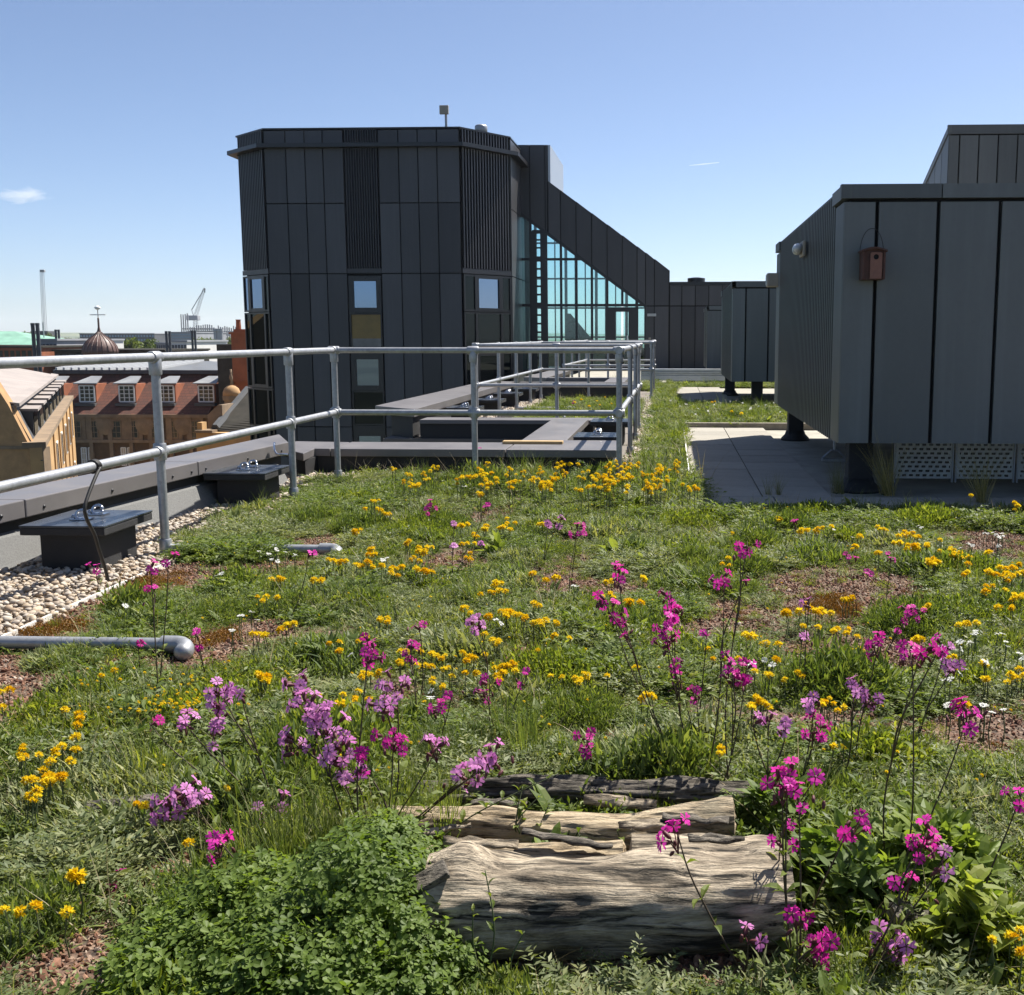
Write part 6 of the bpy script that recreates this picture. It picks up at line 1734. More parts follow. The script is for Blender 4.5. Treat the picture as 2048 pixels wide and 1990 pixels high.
# curled bark flakes between the logs
for i, (x, y, z, l, w_, rz) in enumerate([(-.40, 2.25, .13, .16, .03, .1), (-.22, 2.30, .12, .20, .035, -.15), (-.05, 2.40, .11, .13, .03, .3), (.06, 2.42, .12, .15, .04, -.1), (-.52, 2.40, .09, .14, .03, .2), (.10, 2.27, .14, .12, .03, .15), (-.12, 2.62, .07, .18, .04, .05), (-.42, 2.62, .06, .15, .035, -.2)]):
    fr = random.Random(i); vs_ = []; nx, ny = 12, 5
    for a in range(nx + 1):
        for b_ in range(ny + 1):
            t = a / nx - .5; s_ = b_ / ny - .5; k = (.55 + .45 * math.cos(t * 2.6)) * (1 + .4 * mnoise.noise(Vector((a * .6, b_ * .2, i * 3.7))))
            vs_.append(Vector((t * l, s_ * w_ * k, -.9 * (s_ * w_) ** 2 / .03 + .012 * mnoise.noise(Vector((a * .35, b_ * .4, i * 5.1))))))
    R_ = Euler((fr.uniform(-.5, .5), fr.uniform(-.12, .12), rz)).to_matrix()
    vs_ = [R_ @ v + Vector((x, y, z)) for v in vs_]
    fs = [(a*(ny+1)+b_, (a+1)*(ny+1)+b_, (a+1)*(ny+1)+b_+1, a*(ny+1)+b_+1) for a in range(nx) for b_ in range(ny)]
    o = MB().add(vs_, fs).build('bark_flake', M['bark_grey'] if i % 2 else M['wood_front'], origin=(x, y, z), smooth=True)
    sd = o.modifiers.new('thickness', 'SOLIDIFY'); sd.thickness = .005
    tag(o, 'curled loose bark flake lying among the logs', 'bark', 'bark flakes among the logs')
# a few loose stones among the plants
for p, s, lab in ((D(325, 1720), .035, 'pale flat stone beside the bare brick patch'), (D(835, 1785), .022, 'small pale stone at the butt of the big log')):
    c = gz(p); me = pebble(int(s * 1000), M['pebble']); o = place(me, 'stone', None, (c.x, c.y, s * .3), (0, 0, 1), s); tag(o, lab, 'stone')

# ================================================================== FLOWERS
def petal_mat(name, a, b_, trans=.45):
    m, nt, b = new_mat(name); oi = nt.nodes.new('ShaderNodeObjectInfo')
    c = ramp(nt, oi.outputs['Random'], [(0, a), (1, b_)]); nt.links.new(c, b.inputs['Base Color']); b.inputs['Roughness'].default_value = .5; b.inputs['Specular IOR Level'].default_value = .2
    tr = nt.nodes.new('ShaderNodeBsdfTranslucent'); nt.links.new(c, tr.inputs[0]); mix = nt.nodes.new('ShaderNodeMixShader'); mix.inputs[0].default_value = trans
    nt.links.new(b.outputs[0], mix.inputs[1]); nt.links.new(tr.outputs[0], mix.inputs[2]); nt.links.new(mix.outputs[0], nt.nodes['Material Output'].inputs['Surface']); return m
M['petal_m'] = petal_mat('magenta_petals', (.56, .014, .26), (.74, .05, .44))
M['petal_l'] = petal_mat('backlit_lilac_petals', (.58, .18, .48), (.70, .30, .62))  # backlit look of campion petals put into a paler lilac colour
M['petal_w'] = petal_mat('white_petals', (.72, .72, .68), (.80, .80, .78))
M['petal_y'] = petal_mat('yellow_petals', (.74, .52, .008), (.85, .68, .03))
M['petal_o'] = petal_mat('orange_yellow_petals', (.70, .42, .005), (.80, .56, .012))
M['calyx'] = simple('calyx_red', (.085, .016, .020), .6, var=.3, scale=60)
M['stem'] = simple('campion_stem', (.060, .040, .022), .7, var=.35, scale=40)
M['stem_g'] = simple('green_stem', (.075, .095, .035), .7, var=.3, scale=40)
M['leaf_camp'] = leaf_mat('campion_leaves', [(.07, .10, .018), (.13, .17, .03), (.20, .23, .045)], .45)
def flower_mesh(name, mat, seed, npet=5, cup=.18):
    rs = np.random.RandomState(seed); V = [(0, 0, 0)]; Fc = []
    for p in range(npet):
        a = 2 * math.pi * p / npet + rs.normal() * .06; hw = math.pi / npet * .98; tw = rs.normal() * .10; up = cup + rs.normal() * .12; ln = 1 + rs.normal() * .07
        def pt(r, da, z): return (r * ln * math.cos(a + da), r * ln * math.sin(a + da), z + up * r + tw * da * r)
        i = len(V); V += [pt(.22, -hw * .5, 0), pt(.62, -hw * .85, .02), pt(.97, -hw * .75, -.05), pt(1.02, -hw * .32, -.03), pt(.72, 0, .05), pt(1.02, hw * .32, -.03), pt(.97, hw * .75, -.05), pt(.62, hw * .85, .02), pt(.22, hw * .5, 0)]
        Fc += [(0, i, i+8), (i, i+1, i+4), (i+1, i+2, i+3, i+4), (i, i+4, i+8), (i+4, i+5, i+6, i+7), (i+4, i+7, i+8)]
    me = bpy.data.meshes.new(name); me.from_pydata(V, [], Fc); me.materials.append(mat); return me
CAMP = {k: [flower_mesh('flower', M['petal_' + k], 3 + i) for i in range(3)] for k in 'mlw'}
cal_mb = MB().lathe([(.10, -1.25), (.24, -1.0), (.30, -.55), (.22, -.1), (.16, .02)], (0, 0, 0), 7)
cal_me = bpy.data.meshes.new('calyx'); cal_me.from_pydata([tuple(v) for v in cal_mb.v], [], cal_mb.f); cal_me.materials.append(M['calyx']); cal_me.polygons.foreach_set('use_smooth', [True] * len(cal_me.polygons))
def camp_leaf_mesh(seed):
    rs = np.random.RandomState(seed); V, Fc = [], []
    prof = [(0, .05), (.2, .55), (.45, 1.0), (.72, .7), (1, .02)]
    for t, w_ in prof:
        z = .22 * math.sin(t * 2.2) - .25 * t * t
        V += [(t, -.19 * w_, z + .07 * w_), (t, 0, z), (t, .19 * w_, z + .07 * w_)]
    for k in range(len(prof) - 1):
        a = 3 * k; Fc += [(a, a+3, a+4, a+1), (a+1, a+4, a+5, a+2)]
    me = bpy.data.meshes.new('leaf'); me.from_pydata(V, [], Fc); me.materials.append(M['leaf_camp']); add_tint(me, np.full(len(V), rs.rand())); return me
CLEAF = [camp_leaf_mesh(i) for i in range(4)]
frs = random.Random(21)
def campion(base, heads, label, colour='m', size=.0145, group='red campions in the meadow', leafy=1.0):
    b = gz(D(*base)); root = empty('red_campion', (b.x, b.y, 0)); tag(root, label, 'flower', group)
    for hi, (hx, hy, nf) in enumerate(heads):
        Yh = b.y + frs.uniform(-.05, .05) * min(1, b.y / 3)
        h = gy(D(hx, hy), Yh); d = h - Vector((b.x, b.y, 0)); start = Vector((b.x + frs.gauss(0, .012), b.y + frs.gauss(0, .012), 0)) if hi == 0 or frs.random() < .25 else main[int(len(main) * frs.uniform(.35, .6))]
        d = h - start
        bend = Vector((frs.gauss(0, .045), frs.gauss(0, .045), 0)) * d.length
        path = smooth_path([start, start.lerp(h, .35) + bend + Vector((-d.x * .08, 0, 0)), start.lerp(h, .72) + bend * .6, h], 4)
        if hi == 0: main = path
        MB().tube(path, [.0024 - .0012 * i / (len(path) - 1) for i in range(len(path))], 6).build('stem', M['stem'], root, smooth=True)
        nn = max(1, int(d.length / .065 * leafy)) if hi < 3 else 1
        for k in range(nn):
            t = .12 + .72 * (k + .5) / nn; p = path[int(t * (len(path) - 1))]; az = frs.uniform(0, 6.283); ls = frs.uniform(.024, .050) * (1.3 - t * .8)
            for s in (0, math.pi):
                place(frs.choice(CLEAF), 'leaf', root, p - Vector((b.x, b.y, 0)), (frs.gauss(0, .3), -frs.uniform(.0, .7), az + s), ls)
        spread = .009 + .0052 * math.sqrt(max(1, nf))
        for k in range(max(1, nf)):
            q = Vector((frs.gauss(0, 1), frs.gauss(0, 1), frs.gauss(0, .9)))
            if q.length > 1.7: q *= 1.7 / q.length
            q = q * spread if nf > 1 else q * .002
            out = Vector((q.x, q.y - .004, q.z * .6 + .007 + frs.uniform(0, .01))).normalized() + Vector((frs.gauss(0, .35), frs.gauss(0, .35) - .25, .1))
            rot = out.to_track_quat('Z', 'Y').to_euler(); sc = size * frs.uniform(.8, 1.15)
            pos_ = h + q - Vector((b.x, b.y, 0))
            fl = place(frs.choice(CAMP[colour]), 'flower', root, pos_, rot, sc)
            place(cal_me, 'calyx', fl, (0, 0, 0))
            if nf > 1:
                a_ = h - Vector((0, 0, spread * 1.6)); e_ = h + q - out.normalized() * sc * 1.1
                MB().tube([a_, e_], .0011, 4).build('flower_stalk', M['calyx'], root)
        for k in range(2 if nf > 3 else 1):
            q = Vector((frs.gauss(0, 1), frs.gauss(0, 1), frs.uniform(-1.6, .4))) * spread * .9
            place(cal_me, 'bud', root, h + q - Vector((b.x, b.y, 0)), (frs.gauss(0, .5), frs.gauss(0, .5), 0), size * .8)
    return root
CAMPIONS = [
 ((703, 1640), [(705, 1240, 8)], 'm', 'tall upright red campion with one magenta head above the lilac cluster'),
 ((690, 1630), [(575, 1300, 6), (590, 1345, 10), (556, 1415, 7)], 'l', 'campion with lilac flowers spreading away from the pale split log'),
 ((700, 1620), [(625, 1375, 11), (640, 1430, 12), (660, 1480, 8)], 'l', 'campion at the heart of the big lilac flower cluster'),
 ((720, 1650), [(757, 1305, 7), (735, 1340, 5)], 'l', 'tall campion with two dense lilac heads behind the split log'),
 ((712, 1662), [(752, 1408, 8), (690, 1452, 4)], 'm', 'campion with a flat magenta head over the logs'),
 ((735, 1640), [(835, 1432, 6)], 'l', 'campion with one oval pink head leaning over the bark log'),
 ((745, 1650), [(892, 1478, 7)], 'l', 'campion leaning over the logs with a low pink head'),
 ((750, 1640), [(948, 1438, 6), (928, 1465, 4)], 'l', 'campion leaning farthest over the logs with two pink heads'),
 ((530, 1560), [(415, 1308, 5), (420, 1345, 7), (460, 1325, 1)], 'l', 'campion with a tall lilac spike beside the rush tuft'),
 ((500, 1560), [(355, 1385, 4), (405, 1402, 4)], 'l', 'campion with two small heads bending away from the rush tuft'),
 ((450, 1520), [(285, 1382, 2)], 'm', 'thin campion bending low over the vetch with two flowers'),
 ((440, 1620), [(348, 1515, 7), (322, 1545, 7), (375, 1540, 4)], 'l', 'campion with a wide nodding lilac head by the brick patch'),
 ((565, 1795), [(420, 1610, 6)], 'm', 'campion leaning out of the clover bush with a magenta head'),
 ((305, 1340), [(288, 1086, 3), (322, 1070, 3), (297, 1136, 3)], 'm', 'slender tall campion in front of the pebble margin'),
 ((262, 1300), [(262, 1226, 2)], 'm', 'short campion beside the nearer rail foot pipe'),
 ((400, 1310), [(378, 1212, 2), (380, 1240, 2)], 'm', 'short campion at the elbow of the nearer rail foot pipe'),
 ((520, 1600), [(490, 1552, 2), (525, 1530, 2)], 'l', 'lilac campion among the rush blades'),
 ((1330, 1500), [(1285, 1138, 4), (1292, 1164, 6), (1268, 1196, 5), (1276, 1225, 5), (1296, 1262, 2)], 'm', 'tall campion with magenta whorls up its stem behind the bark log'),
 ((1310, 1500), [(1182, 1104, 5), (1152, 1142, 4), (1172, 1175, 5), (1198, 1206, 3)], 'm', 'campion leaning from the bark log with several dark pink heads'),
 ((1370, 1520), [(1430, 1036, 3), (1415, 1048, 2)], 'm', 'tallest campion of the group behind the bark log, one high head'),
 ((1350, 1510), [(1385, 1110, 5), (1425, 1110, 1)], 'm', 'campion with paired pink heads just below the tallest one'),
 ((1372, 1530), [(1398, 1292, 5), (1426, 1286, 8), (1398, 1264, 2)], 'm', 'campion with a dense magenta head behind the split log end'),
 ((1340, 1480), [(1330, 1322, 3), (1305, 1302, 3)], 'm', 'short campion among the stems behind the bark log'),
 ((1340, 1375), [(1352, 1204, 2)], 'm', 'single-headed campion by the bare brick patch behind the logs'),
 ((1500, 1540), [(1556, 1392, 7), (1556, 1416, 3)], 'm', 'campion with a round pink head above the leafy herb'),
 ((1480, 1560), [(1470, 1380, 2), (1506, 1382, 3), (1440, 1372, 2)], 'l', 'campion with three lilac heads beside the split log end'),
 ((1520, 1560), [(1558, 1342, 4)], 'l', 'campion touching a yellow vetch head near the leafy herb'),
 ((1600, 1500), [(1632, 1306, 4), (1674, 1335, 7), (1648, 1316, 3)], 'l', 'campion with a slanting row of lilac flowers'),
 ((1620, 1480), [(1680, 1235, 7)], 'm', 'campion with one magenta head before the bare brick patch'),
 ((1545, 1340), [(1548, 1150, 3)], 'l', 'campion with lilac head standing between two bare patches'),
 ((1530, 1345), [(1535, 1218, 3)], 'l', 'shorter campion with a lilac head between the bare patches'),
 ((1700, 1720), [(1762, 1246, 5), (1800, 1235, 2), (1745, 1252, 3)], 'm', 'very tall campion with dark buds above the leafy herbs'),
 ((1720, 1720), [(1852, 1368, 6)], 'm', 'tall campion with a single head reaching beyond the leafy herbs'),
 ((1745, 1430), [(1826, 1272, 6), (1808, 1240, 2)], 'l', 'campion with lilac head among white flowers'),
 ((1690, 1300), [(1740, 1172, 5), (1720, 1192, 2), (1757, 1164, 3)], 'm', 'campion with a loose pink spray above the bare brick patch'),
 ((1515, 1890), [(1508, 1480, 5), (1498, 1508, 5), (1528, 1505, 6)], 'm', 'very tall dark-stemmed campion in front of the log end'),
 ((1525, 1800), [(1495, 1592, 4)], 'm', 'campion with a nodding magenta flower by the log end'),
 ((1440, 1880), [(1298, 1602, 5)], 'm', 'campion leaning across the front of the big log'),
 ((1535, 1900), [(1524, 1756, 4), (1548, 1796, 4), (1579, 1790, 3), (1556, 1828, 2)], 'm', 'low campion with vivid magenta flowers below the log end'),
 ((1560, 1810), [(1628, 1572, 6)], 'm', 'campion with a single head rising from the leafy herbs'),
 ((1640, 1850), [(1772, 1594, 5), (1758, 1612, 4)], 'm', 'leaning campion with a large magenta head past the half-buried log'),
 ((1650, 1872), [(1802, 1646, 2)], 'l', 'leaning campion with a small lilac flower'),
 ((1650, 1850), [(1735, 1696, 3)], 'm', 'short campion with a side-facing flower over the half-buried log'),
 ((1640, 1890), [(1706, 1803, 4), (1722, 1818, 2)], 'l', 'low lilac campion at the foot of the yellow-green herb'),
 ((1405, 1885), [(1432, 1782, 2)], 'l', 'small campion under the big log'),
 ((835, 1055), [(822, 970, 7)], 'm', 'campion with a dense round head in the middle of the meadow'),
 ((905, 1065), [(930, 970, 4)], 'm', 'campion with dark pink head between the dense head and the yellow band'),
 ((870, 1115), [(866, 1046, 3), (920, 1037, 2), (868, 1002, 1)], 'l', 'campion with scattered lilac flowers above a vetch patch'),
 ((1040, 1080), [(1050, 998, 3), (1068, 996, 3)], 'l', 'campion with paired lilac heads in mid meadow'),
 ((1090, 1145), [(1106, 1004, 3), (1104, 1018, 4)], 'm', 'campion with stacked pink heads in mid meadow'),
 ((565, 1195), [(590, 1056, 2)], 'm', 'campion in front of the farther rail foot pipe'),
 ((800, 1385), [(785, 1234, 4), (801, 1194, 2), (786, 1262, 3)], 'm', 'campion with a reddish spike behind the lilac cluster'),
 ((925, 1335), [(916, 1188, 6), (902, 1182, 2)], 'l', 'campion with a pink oval head over the vetch patch'),
 ((955, 1425), [(937, 1298, 2), (930, 1312, 3), (921, 1324, 2)], 'm', 'campion with magenta flowers near the small rush tuft'),
 ((980, 1385), [(1002, 1297, 2)], 'm', 'single-flowered campion beside the vetch behind the logs'),
 ((850, 1445), [(865, 1325, 2), (838, 1350, 4)], 'm', 'campion with two magenta heads behind the bark log'),
 ((1140, 1505), [(1122, 1410, 3), (1132, 1432, 3)], 'm', 'wilting reddish campion low behind the bark log'),
 ((1690, 1165), [(1705, 1066, 3), (1660, 1096, 2)], 'm', 'campion among yellow vetch towards the plant box'),
 ((1640, 1185), [(1624, 1068, 3)], 'm', 'campion standing on the far bare patch towards the plant box'),
 ((1500, 1085), [(1521, 1006, 2)], 'm', 'thin campion in front of the slab path'),
 ((195, 1135), [(178, 1084, 3)], 'm', 'campion lying over the pebble edge below the cable'),
 ((228, 1710), [(225, 1690, 2)], 'm', 'fallen campion flower on the bare brick patch'),
 ((1880, 1765), [(1950, 1528, 3)], 'm', 'leaning campion beyond the yellow-green herb'),
 ((920, 905), [(918, 858, 1), (912, 872, 1)], 'm', 'small campion rising before the light well parapet'),
 ((1120, 790), [(1098, 770, 3)], 'm', 'campion in the far bed behind the light well guardrail'),
]
for base, heads, colr, lab in CAMPIONS: campion(base, heads, lab, colr, (.0150 if base[1] > 1250 else .0165) * (1.12 if colr == 'l' else 1), leafy=1.0 if base[1] > 1450 else .6)

# slender leafy shoots that have not flowered, in front of and between the logs
def shoot(base, tips, label, leaf=.03):
    b = gz(D(*base)); root = empty('leafy_shoot', (b.x, b.y, 0)); tag(root, label, 'plant')
    for tx_, ty_ in tips:
        h = gy(D(tx_, ty_), b.y); bend = Vector((frs.gauss(0, .02), frs.gauss(0, .02), 0))
        path = smooth_path([Vector((b.x, b.y, 0)), Vector((b.x, b.y, 0)).lerp(h, .5) + bend, h], 6)
        MB().tube(path, [.0022 - .0012 * i / (len(path) - 1) for i in range(len(path))], 6).build('stem', M['stem_g'], root, smooth=True)
        L_ = (h - b).length; nn = max(3, int(L_ / .022))
        for k in range(nn):
            t = .12 + .86 * k / (nn - 1); p = path[min(len(path) - 1, int(t * (len(path) - 1)))]; az = k * 2.4 + frs.gauss(0, .4)
            place(frs.choice(CLEAF), 'leaf', root, p - Vector((b.x, b.y, 0)), (frs.gauss(0, .3), -frs.uniform(.2, .9), az), leaf * frs.uniform(.7, 1.2) * (1.15 - .5 * t))
shoot((925, 1895), [(928, 1665), (905, 1740)], 'wavy-leaved green shoot standing before the big log near its knot')
shoot((1000, 1895), [(1003, 1782)], 'short green shoot before the big log beside the taller wavy one')
shoot((1010, 1620), [(1000, 1505), (1035, 1520), (985, 1530), (1050, 1540)], 'bushy pale green shoot growing up between the logs', .045)
shoot((1120, 1640), [(1105, 1590), (1180, 1588)], 'low broad-leaved shoot lying over the split log', .045)
shoot((700, 1650), [(690, 1560), (730, 1575), (760, 1600), (665, 1590)], 'leafy shoots at the base of the lilac campions', .05)
shoot((690, 1740), [(688, 1690), (715, 1675)], 'broad pale leaves standing out of the clover bush', .055)
shoot((800, 1640), [(1068, 1480)], 'long bare stem with pale leaves slanting across the logs', .035)
shoot((1250, 1600), [(1235, 1560), (1285, 1580)], 'small shoot at the end of the short whitish log', .03)
shoot((1470, 1860), [(1420, 1800), (1455, 1790), (1500, 1800)], 'oval-leaved shoot at the foot of the big log end', .045)
shoot((1200, 1895), [(1190, 1830), (1230, 1820), (1260, 1840), (1160, 1845)], 'pale leaved low shoot before the middle of the big log', .035)
# ------------------------------------------------------------------ yellow vetch
def vetch_mesh(mat, seed, n=44):
    rs = np.random.RandomState(seed); L = Leaves(); D0 = dirs(rs, n, 0, 88); P = D0 * .35 * [1, 1, .7]
    d = unit(D0 + rs.normal(size=(n, 3)) * .25); sd = unit(np.cross(d, rs.normal(size=(n, 3))))
    L.diamonds(P, d, sd, .55 + .25 * rs.rand(n), .46, rs.rand(n), .12)
    b_ = dirs(rs, 8, -40, 5); L.diamonds(b_ * .3, b_, unit(np.cross(b_, rs.normal(size=(8, 3)))), .55, .3, rs.rand(8), .1)
    return L.mesh('flower_head', mat)
VM = [vetch_mesh(M['petal_y'], i) for i in range(4)] + [vetch_mesh(M['petal_o'], 9)]
YEL = []
def zz_add(lst, ox, oy, s): YEL.extend([(ox + x / s, oy + y / s) for x, y in lst])
zz_add([(590,440),(610,465),(410,495),(430,505),(550,520),(600,525),(830,445),(850,455),(870,430),(790,490),(830,495),(745,525),(690,535),(725,567),(860,545),(765,410),(515,350),(565,240),(625,240),(660,265),(595,200),(780,110),(1035,320),(1145,340),(1260,310),(1300,310),(1270,340),(1240,330),(1415,318),(1100,375),(1065,410),(1100,410),(1060,480),(1200,620),(1215,640),(1130,660),(1050,730),(1080,750),(1230,745),(1260,750),(1325,765),(1345,780),(1415,715),(1410,795),(1450,790),(1500,800),(1495,860),(1565,875),(1150,855),(1190,885),(1215,895),(1410,935),(640,780),(80,670),(145,580),(315,590),(185,810),(65,860),(50,1065),(85,1062),(435,890),(430,940),(530,890),(740,940),(890,950),(915,960),(860,1010),(820,1010),(740,1000),(940,975),(950,1025),(1080,965),(1150,955),(1200,1020),(1230,1015),(1260,1010),(1300,1035),(1240,1045),(1110,1045),(990,1060),(945,1105),(895,1075),(550,1065),(575,1050),(455,1150),(430,1195),(520,1185),(1530,1065),(1610,1090),(1635,1050),(1750,1060),(1890,1020),(1940,1155),(1390,555),(1450,590),(1500,580),(1745,600),(1765,660),(1850,700),(1925,580)], 500, 920, 2.45)
zz_add([(200,385),(490,300),(615,365),(700,365),(745,350),(1110,360),(970,395),(1225,395),(1260,395),(1300,405),(1370,460),(1450,420),(1260,460),(1305,480),(1090,505),(1170,440),(935,460),(1510,490),(1560,520),(1630,530),(1740,505),(1420,550),(1380,545),(1450,560),(1410,565),(1610,625),(1620,570),(1740,620),(1850,600),(1890,640),(1930,570),(1870,650),(1905,600),(1770,705),(1845,730),(1900,760),(1730,740),(1940,770),(1890,830),(1950,620),(170,535),(180,580),(920,775),(870,785),(670,845),(735,855),(530,875),(625,945),(830,965),(885,990),(400,1050),(310,1010),(1600,935),(1340,1030),(1380,825),(890,1090),(970,1090),(460,1150),(150,1140),(50,1080),(515,1270),(620,1250),(405,1240),(1505,1140),(1715,1170),(1740,1270),(1880,1240),(1930,1205),(1860,1285),(1580,1420),(370,1405),(740,1400),(765,1405),(870,1435),(1640,155),(1920,220)], 1400, 940, 3.025)
zz_add([(335,440),(415,485),(390,580),(120,625),(130,675),(320,625),(285,670),(365,700),(140,800),(240,785),(265,790),(310,790),(150,880),(170,905),(345,1480),(105,1475),(590,235),(1350,270),(1165,840),(970,1125),(745,930),(10,345),(10,425)], 0, 1250, 2.573)
zz_add([(690,625),(100,665),(315,400),(1345,410),(1650,1575),(1620,1610),(1660,1690)], 1400, 1250, 2.573)
yrs = random.Random(77)
for i in range(64):
    x = 500 + (yrs.betavariate(2.4, 1.3) * 1350 + 560) / 2.178 if i < 52 else 760 + yrs.uniform(0, 600) / 2.2
    YEL.append((min(x, 1395), 660 + yrs.uniform(575, 700) / 2.178 + (8 if i % 2 else 0)))
for (x, y) in [R6(640, 440), R6(830, 525), R6(760, 510), R6(450, 1050), R6(500, 1060), R6(620, 445), Z4(1120, 1570), Z4(1180, 1540), Z4(950, 1580), Z4(1060, 1610), Z4(1000, 1560), Z4(1300, 1530), Z4(1230, 1590), Z4(1140, 1600)]: YEL.append((x, y))
first = True
st_me = None
for i, (x, y) in enumerate(YEL[:298]):
    P0 = gz((x, y), .10 if y > 1010 else .19); far = P0.y > 10
    root = empty('yellow_vetch', (P0.x, P0.y, 0)); zone = ('in the beds beyond the light well and slab path' if P0.y > 9.6 else 'in the dense band before the light well parapet' if P0.y > 7.3 and P0.x < .3 else 'on the green mat by the bare brick patches' if P0.x < -1.05 and P0.y < 4.3 else 'near the rail foot pipes and pebbles' if P0.x < -1.2 else 'close to the logs and campions' if P0.y < 3.6 and P0.x < .6 else 'in the drift before the large plant box' if P0.x > .75 else 'in the middle of the meadow')
    tag(root, 'yellow vetch with round flower heads ' + zone, 'flower', 'yellow vetch ' + zone)
    k = 1 if far else yrs.choice((1, 2, 2, 3, 4)) + (2 if P0.y > 7.4 else 0); sz = (.0155 if P0.y < 4 else .0205) * yrs.uniform(.8, 1.15) * (1.25 if far else 1)
    for j in range(k):
        q = Vector((yrs.gauss(0, .024), yrs.gauss(0, .026), P0.z + yrs.gauss(0, .007 if P0.y < 7 else .02))) if j else Vector((0, 0, P0.z))
        place(VM[4] if yrs.random() < .18 else VM[yrs.randrange(4)], 'flower_head', root, q, (yrs.gauss(0, .35), yrs.gauss(0, .35), yrs.uniform(0, 6.28)), sz * yrs.uniform(.8, 1.15))
        if st_me is None:
            o = MB().tube([(0, 0, -1), (.06, .04, -.5), (0, 0, 0)], .018, 4).build('stem', M['stem_g'], root, local=True); st_me = o.data; o.location = q; o.scale = (.1, .1, q.z)
        else: place(st_me, 'stem', root, q, (0, 0, yrs.uniform(0, 6)), (.1, .1, q.z))
# one large near head, and the tiny yellow medick spray as stuff
P0 = gz((390 / 2.573, 1250 + 1290 / 2.573), .12); root = empty('yellow_vetch', (P0.x, P0.y, 0)); tag(root, 'largest single yellow vetch head beside the bare brick patch', 'flower')
place(VM[0], 'flower_head', root, (0, 0, .12), (0, 0, 0), .021); place(VM[1], 'flower_head', root, (.004, -.004, .115), (.4, 0, 1), .018); place(st_me, 'stem', root, (0, 0, .12), (0, 0, 0), (.12, .12, .12))
pts = []
for i in range(110):
    c = (yrs.uniform(690, 1070), yrs.gauss(400, 22)) if i < 50 else (yrs.uniform(400, 1100), yrs.uniform(220, 460))
    pts.append(gz((c[0] / 2.573, 1250 + c[1] / 2.573), yrs.uniform(.07, .11)))
for i in range(170):
    c = (yrs.uniform(300, 2040), yrs.uniform(990, 1560)); pts.append(gz(c, yrs.uniform(.06, .10)))
pts = np.array([list(p) for p in pts])
scatter('yellow_medick', 'tiny yellow medick flowers dotted through the ground cover', 'flowers', VM[:2], pts, np.random.RandomState(3).rand(len(pts), 3) * .6,   .0035 + .003 * np.random.RandomState(4).rand(len(pts)), np.random.RandomState(5).randint(0, 2, len(pts)))

# ------------------------------------------------------------------ white flowers
WH = []
def w_add(lst, ox, oy, s): WH.extend([(ox + x / s, oy + y / s) for x, y in lst])
w_add([(810,360),(925,408),(1320,338),(1740,385),(1790,390),(1830,400),(1810,410),(1640,450),(1620,445),(1800,460),(1670,990),(1570,1040),(1640,1040),(1830,990),(1850,1040),(1930,1110),(1950,1140),(1480,1270),(1510,1410),(1715,1420),(1835,1450),(390,1150),(1600,1200),(1730,1160),(320,1170)], 1400, 940, 3.025)
w_add([(1355,1095),(1440,1120),(1295,1175),(1410,1075),(1550,730),(1600,740),(1650,760),(1500,750),(1450,735),(1520,780),(700,1040),(1240,860)], 0, 840, 2.8)
w_add([(490,955),(670,480),(650,490),(1585,615),(1230,800),(885,1165),(1045,130)], 500, 920, 2.45)
for x in np.linspace(330, 1100, 16): WH.append(R6(x + yrs.uniform(-20, 20), yrs.uniform(430, 540)))
for i, (x, y) in enumerate(WH):
    P0 = gz((x, y), .12 if y > 900 else .15); root = empty('white_flower', (P0.x, P0.y, 0)); zone = 'in the far bed past the slab path' if P0.y > 9.6 else 'on the side of the plant box' if P0.x > .4 else 'near the rail foot pipes' if P0.x < -.9 else 'among the vetch in mid meadow'
    tag(root, 'white five-petalled flower ' + zone, 'flower', 'white flowers ' + zone)
    for j in range(yrs.choice((1, 2, 2, 3))):
        q = Vector((yrs.gauss(0, .016) * (j > 0), yrs.gauss(0, .016) * (j > 0), P0.z + yrs.gauss(0, .01) * (j > 0)))
        place(CAMP['w'][yrs.randrange(3)], 'flower', root, q, (yrs.uniform(-.2, .7), yrs.gauss(0, .4), yrs.uniform(0, 6)), yrs.uniform(.010, .0145) * (1.2 if y < 900 else 1)); place(st_me, 'stem', root, q, (0, 0, yrs.uniform(0, 6)), (.1, .1, q.z))
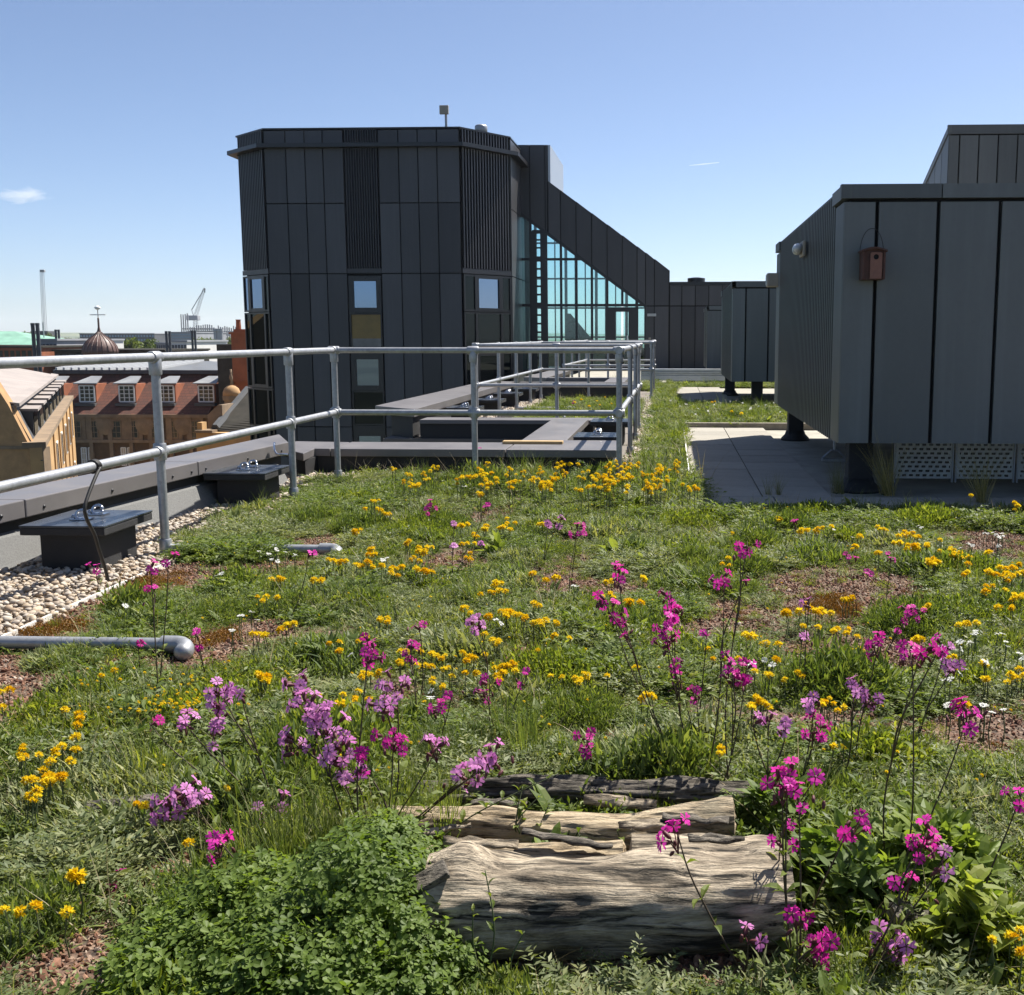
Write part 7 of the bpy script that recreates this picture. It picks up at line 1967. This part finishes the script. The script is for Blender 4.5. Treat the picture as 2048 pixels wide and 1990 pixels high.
# ================================================================== CLOUD, CONTRAIL, HAZE
def vol_mat(name, dens, noise_scale=None, thr=(.5, .8), aniso=.2, col=(1, 1, 1)):
    m = bpy.data.materials.new(name); m.use_nodes = True; nt = m.node_tree; nt.nodes.clear()
    out = nt.nodes.new('ShaderNodeOutputMaterial'); pv = nt.nodes.new('ShaderNodeVolumePrincipled'); pv.inputs['Color'].default_value = (*col, 1); pv.inputs['Anisotropy'].default_value = aniso
    pv.inputs['Density'].default_value = dens
    if noise_scale:
        tc = nt.nodes.new('ShaderNodeTexCoord')
        n = noise_node(nt, noise_scale, 6, .62, 'Object', stretch=(.6, 1, 2.2), dist=.8)
        ln = nt.nodes.new('ShaderNodeVectorMath'); ln.operation = 'LENGTH'
        mp = nt.nodes.new('ShaderNodeMapping'); mp.inputs['Scale'].default_value = (1 / 125, 1 / 70, 1 / 34); nt.links.new(tc.outputs['Object'], mp.inputs[0]); nt.links.new(mp.outputs[0], ln.inputs[0])
        sb = nt.nodes.new('ShaderNodeMath'); sb.operation = 'MULTIPLY_ADD'; sb.inputs[1].default_value = -.42; nt.links.new(ln.outputs['Value'], sb.inputs[0]); nt.links.new(n, sb.inputs[2])
        mr = nt.nodes.new('ShaderNodeMapRange'); mr.inputs['From Min'].default_value = thr[0]; mr.inputs['From Max'].default_value = thr[1]; mr.inputs['To Max'].default_value = dens
        nt.links.new(sb.outputs[0], mr.inputs['Value']); nt.links.new(mr.outputs[0], pv.inputs['Density'])
    nt.links.new(pv.outputs[0], out.inputs['Volume']); return m
cc = gy(D(50, 372), 3600)
bm = bmesh.new(); bmesh.ops.create_icosphere(bm, subdivisions=4, radius=1.0)
for v in bm.verts:
    k = 1 + .25 * mnoise.noise(v.co * 2.2 + Vector((4, 1, 7))); v.co = Vector((v.co.x * 125 * k, v.co.y * 70 * k, v.co.z * 34 * k))
me = bpy.data.meshes.new('cloud'); bm.to_mesh(me); bm.free(); me.materials.append(vol_mat('cloud_vapour', .014, .014, (.22, .52), aniso=.0))
o = bpy.data.objects.new('cloud', me); o.location = cc; COL.objects.link(o); tag(o, 'single wispy white cloud low in the blue sky', 'cloud', kind='stuff')
a, b = gy((1378, 331), 4200), gy((1438, 325), 4200)
tag(MB().tube([a, a.lerp(b, .5), b], [1.2, 2.4, 1.6], 8).build('contrail', vol_mat('contrail_vapour', .11), origin=a), 'short thin white aircraft trail in the sky', 'contrail', kind='stuff')
hz = MB().box((-9000, -60, GZ - 1.5), (9000, 8200, 135)).build('haze', vol_mat('haze_air', 9.0e-5, None, aniso=.25, col=(.86, .92, 1.0)))
tag(hz, kind='stuff')
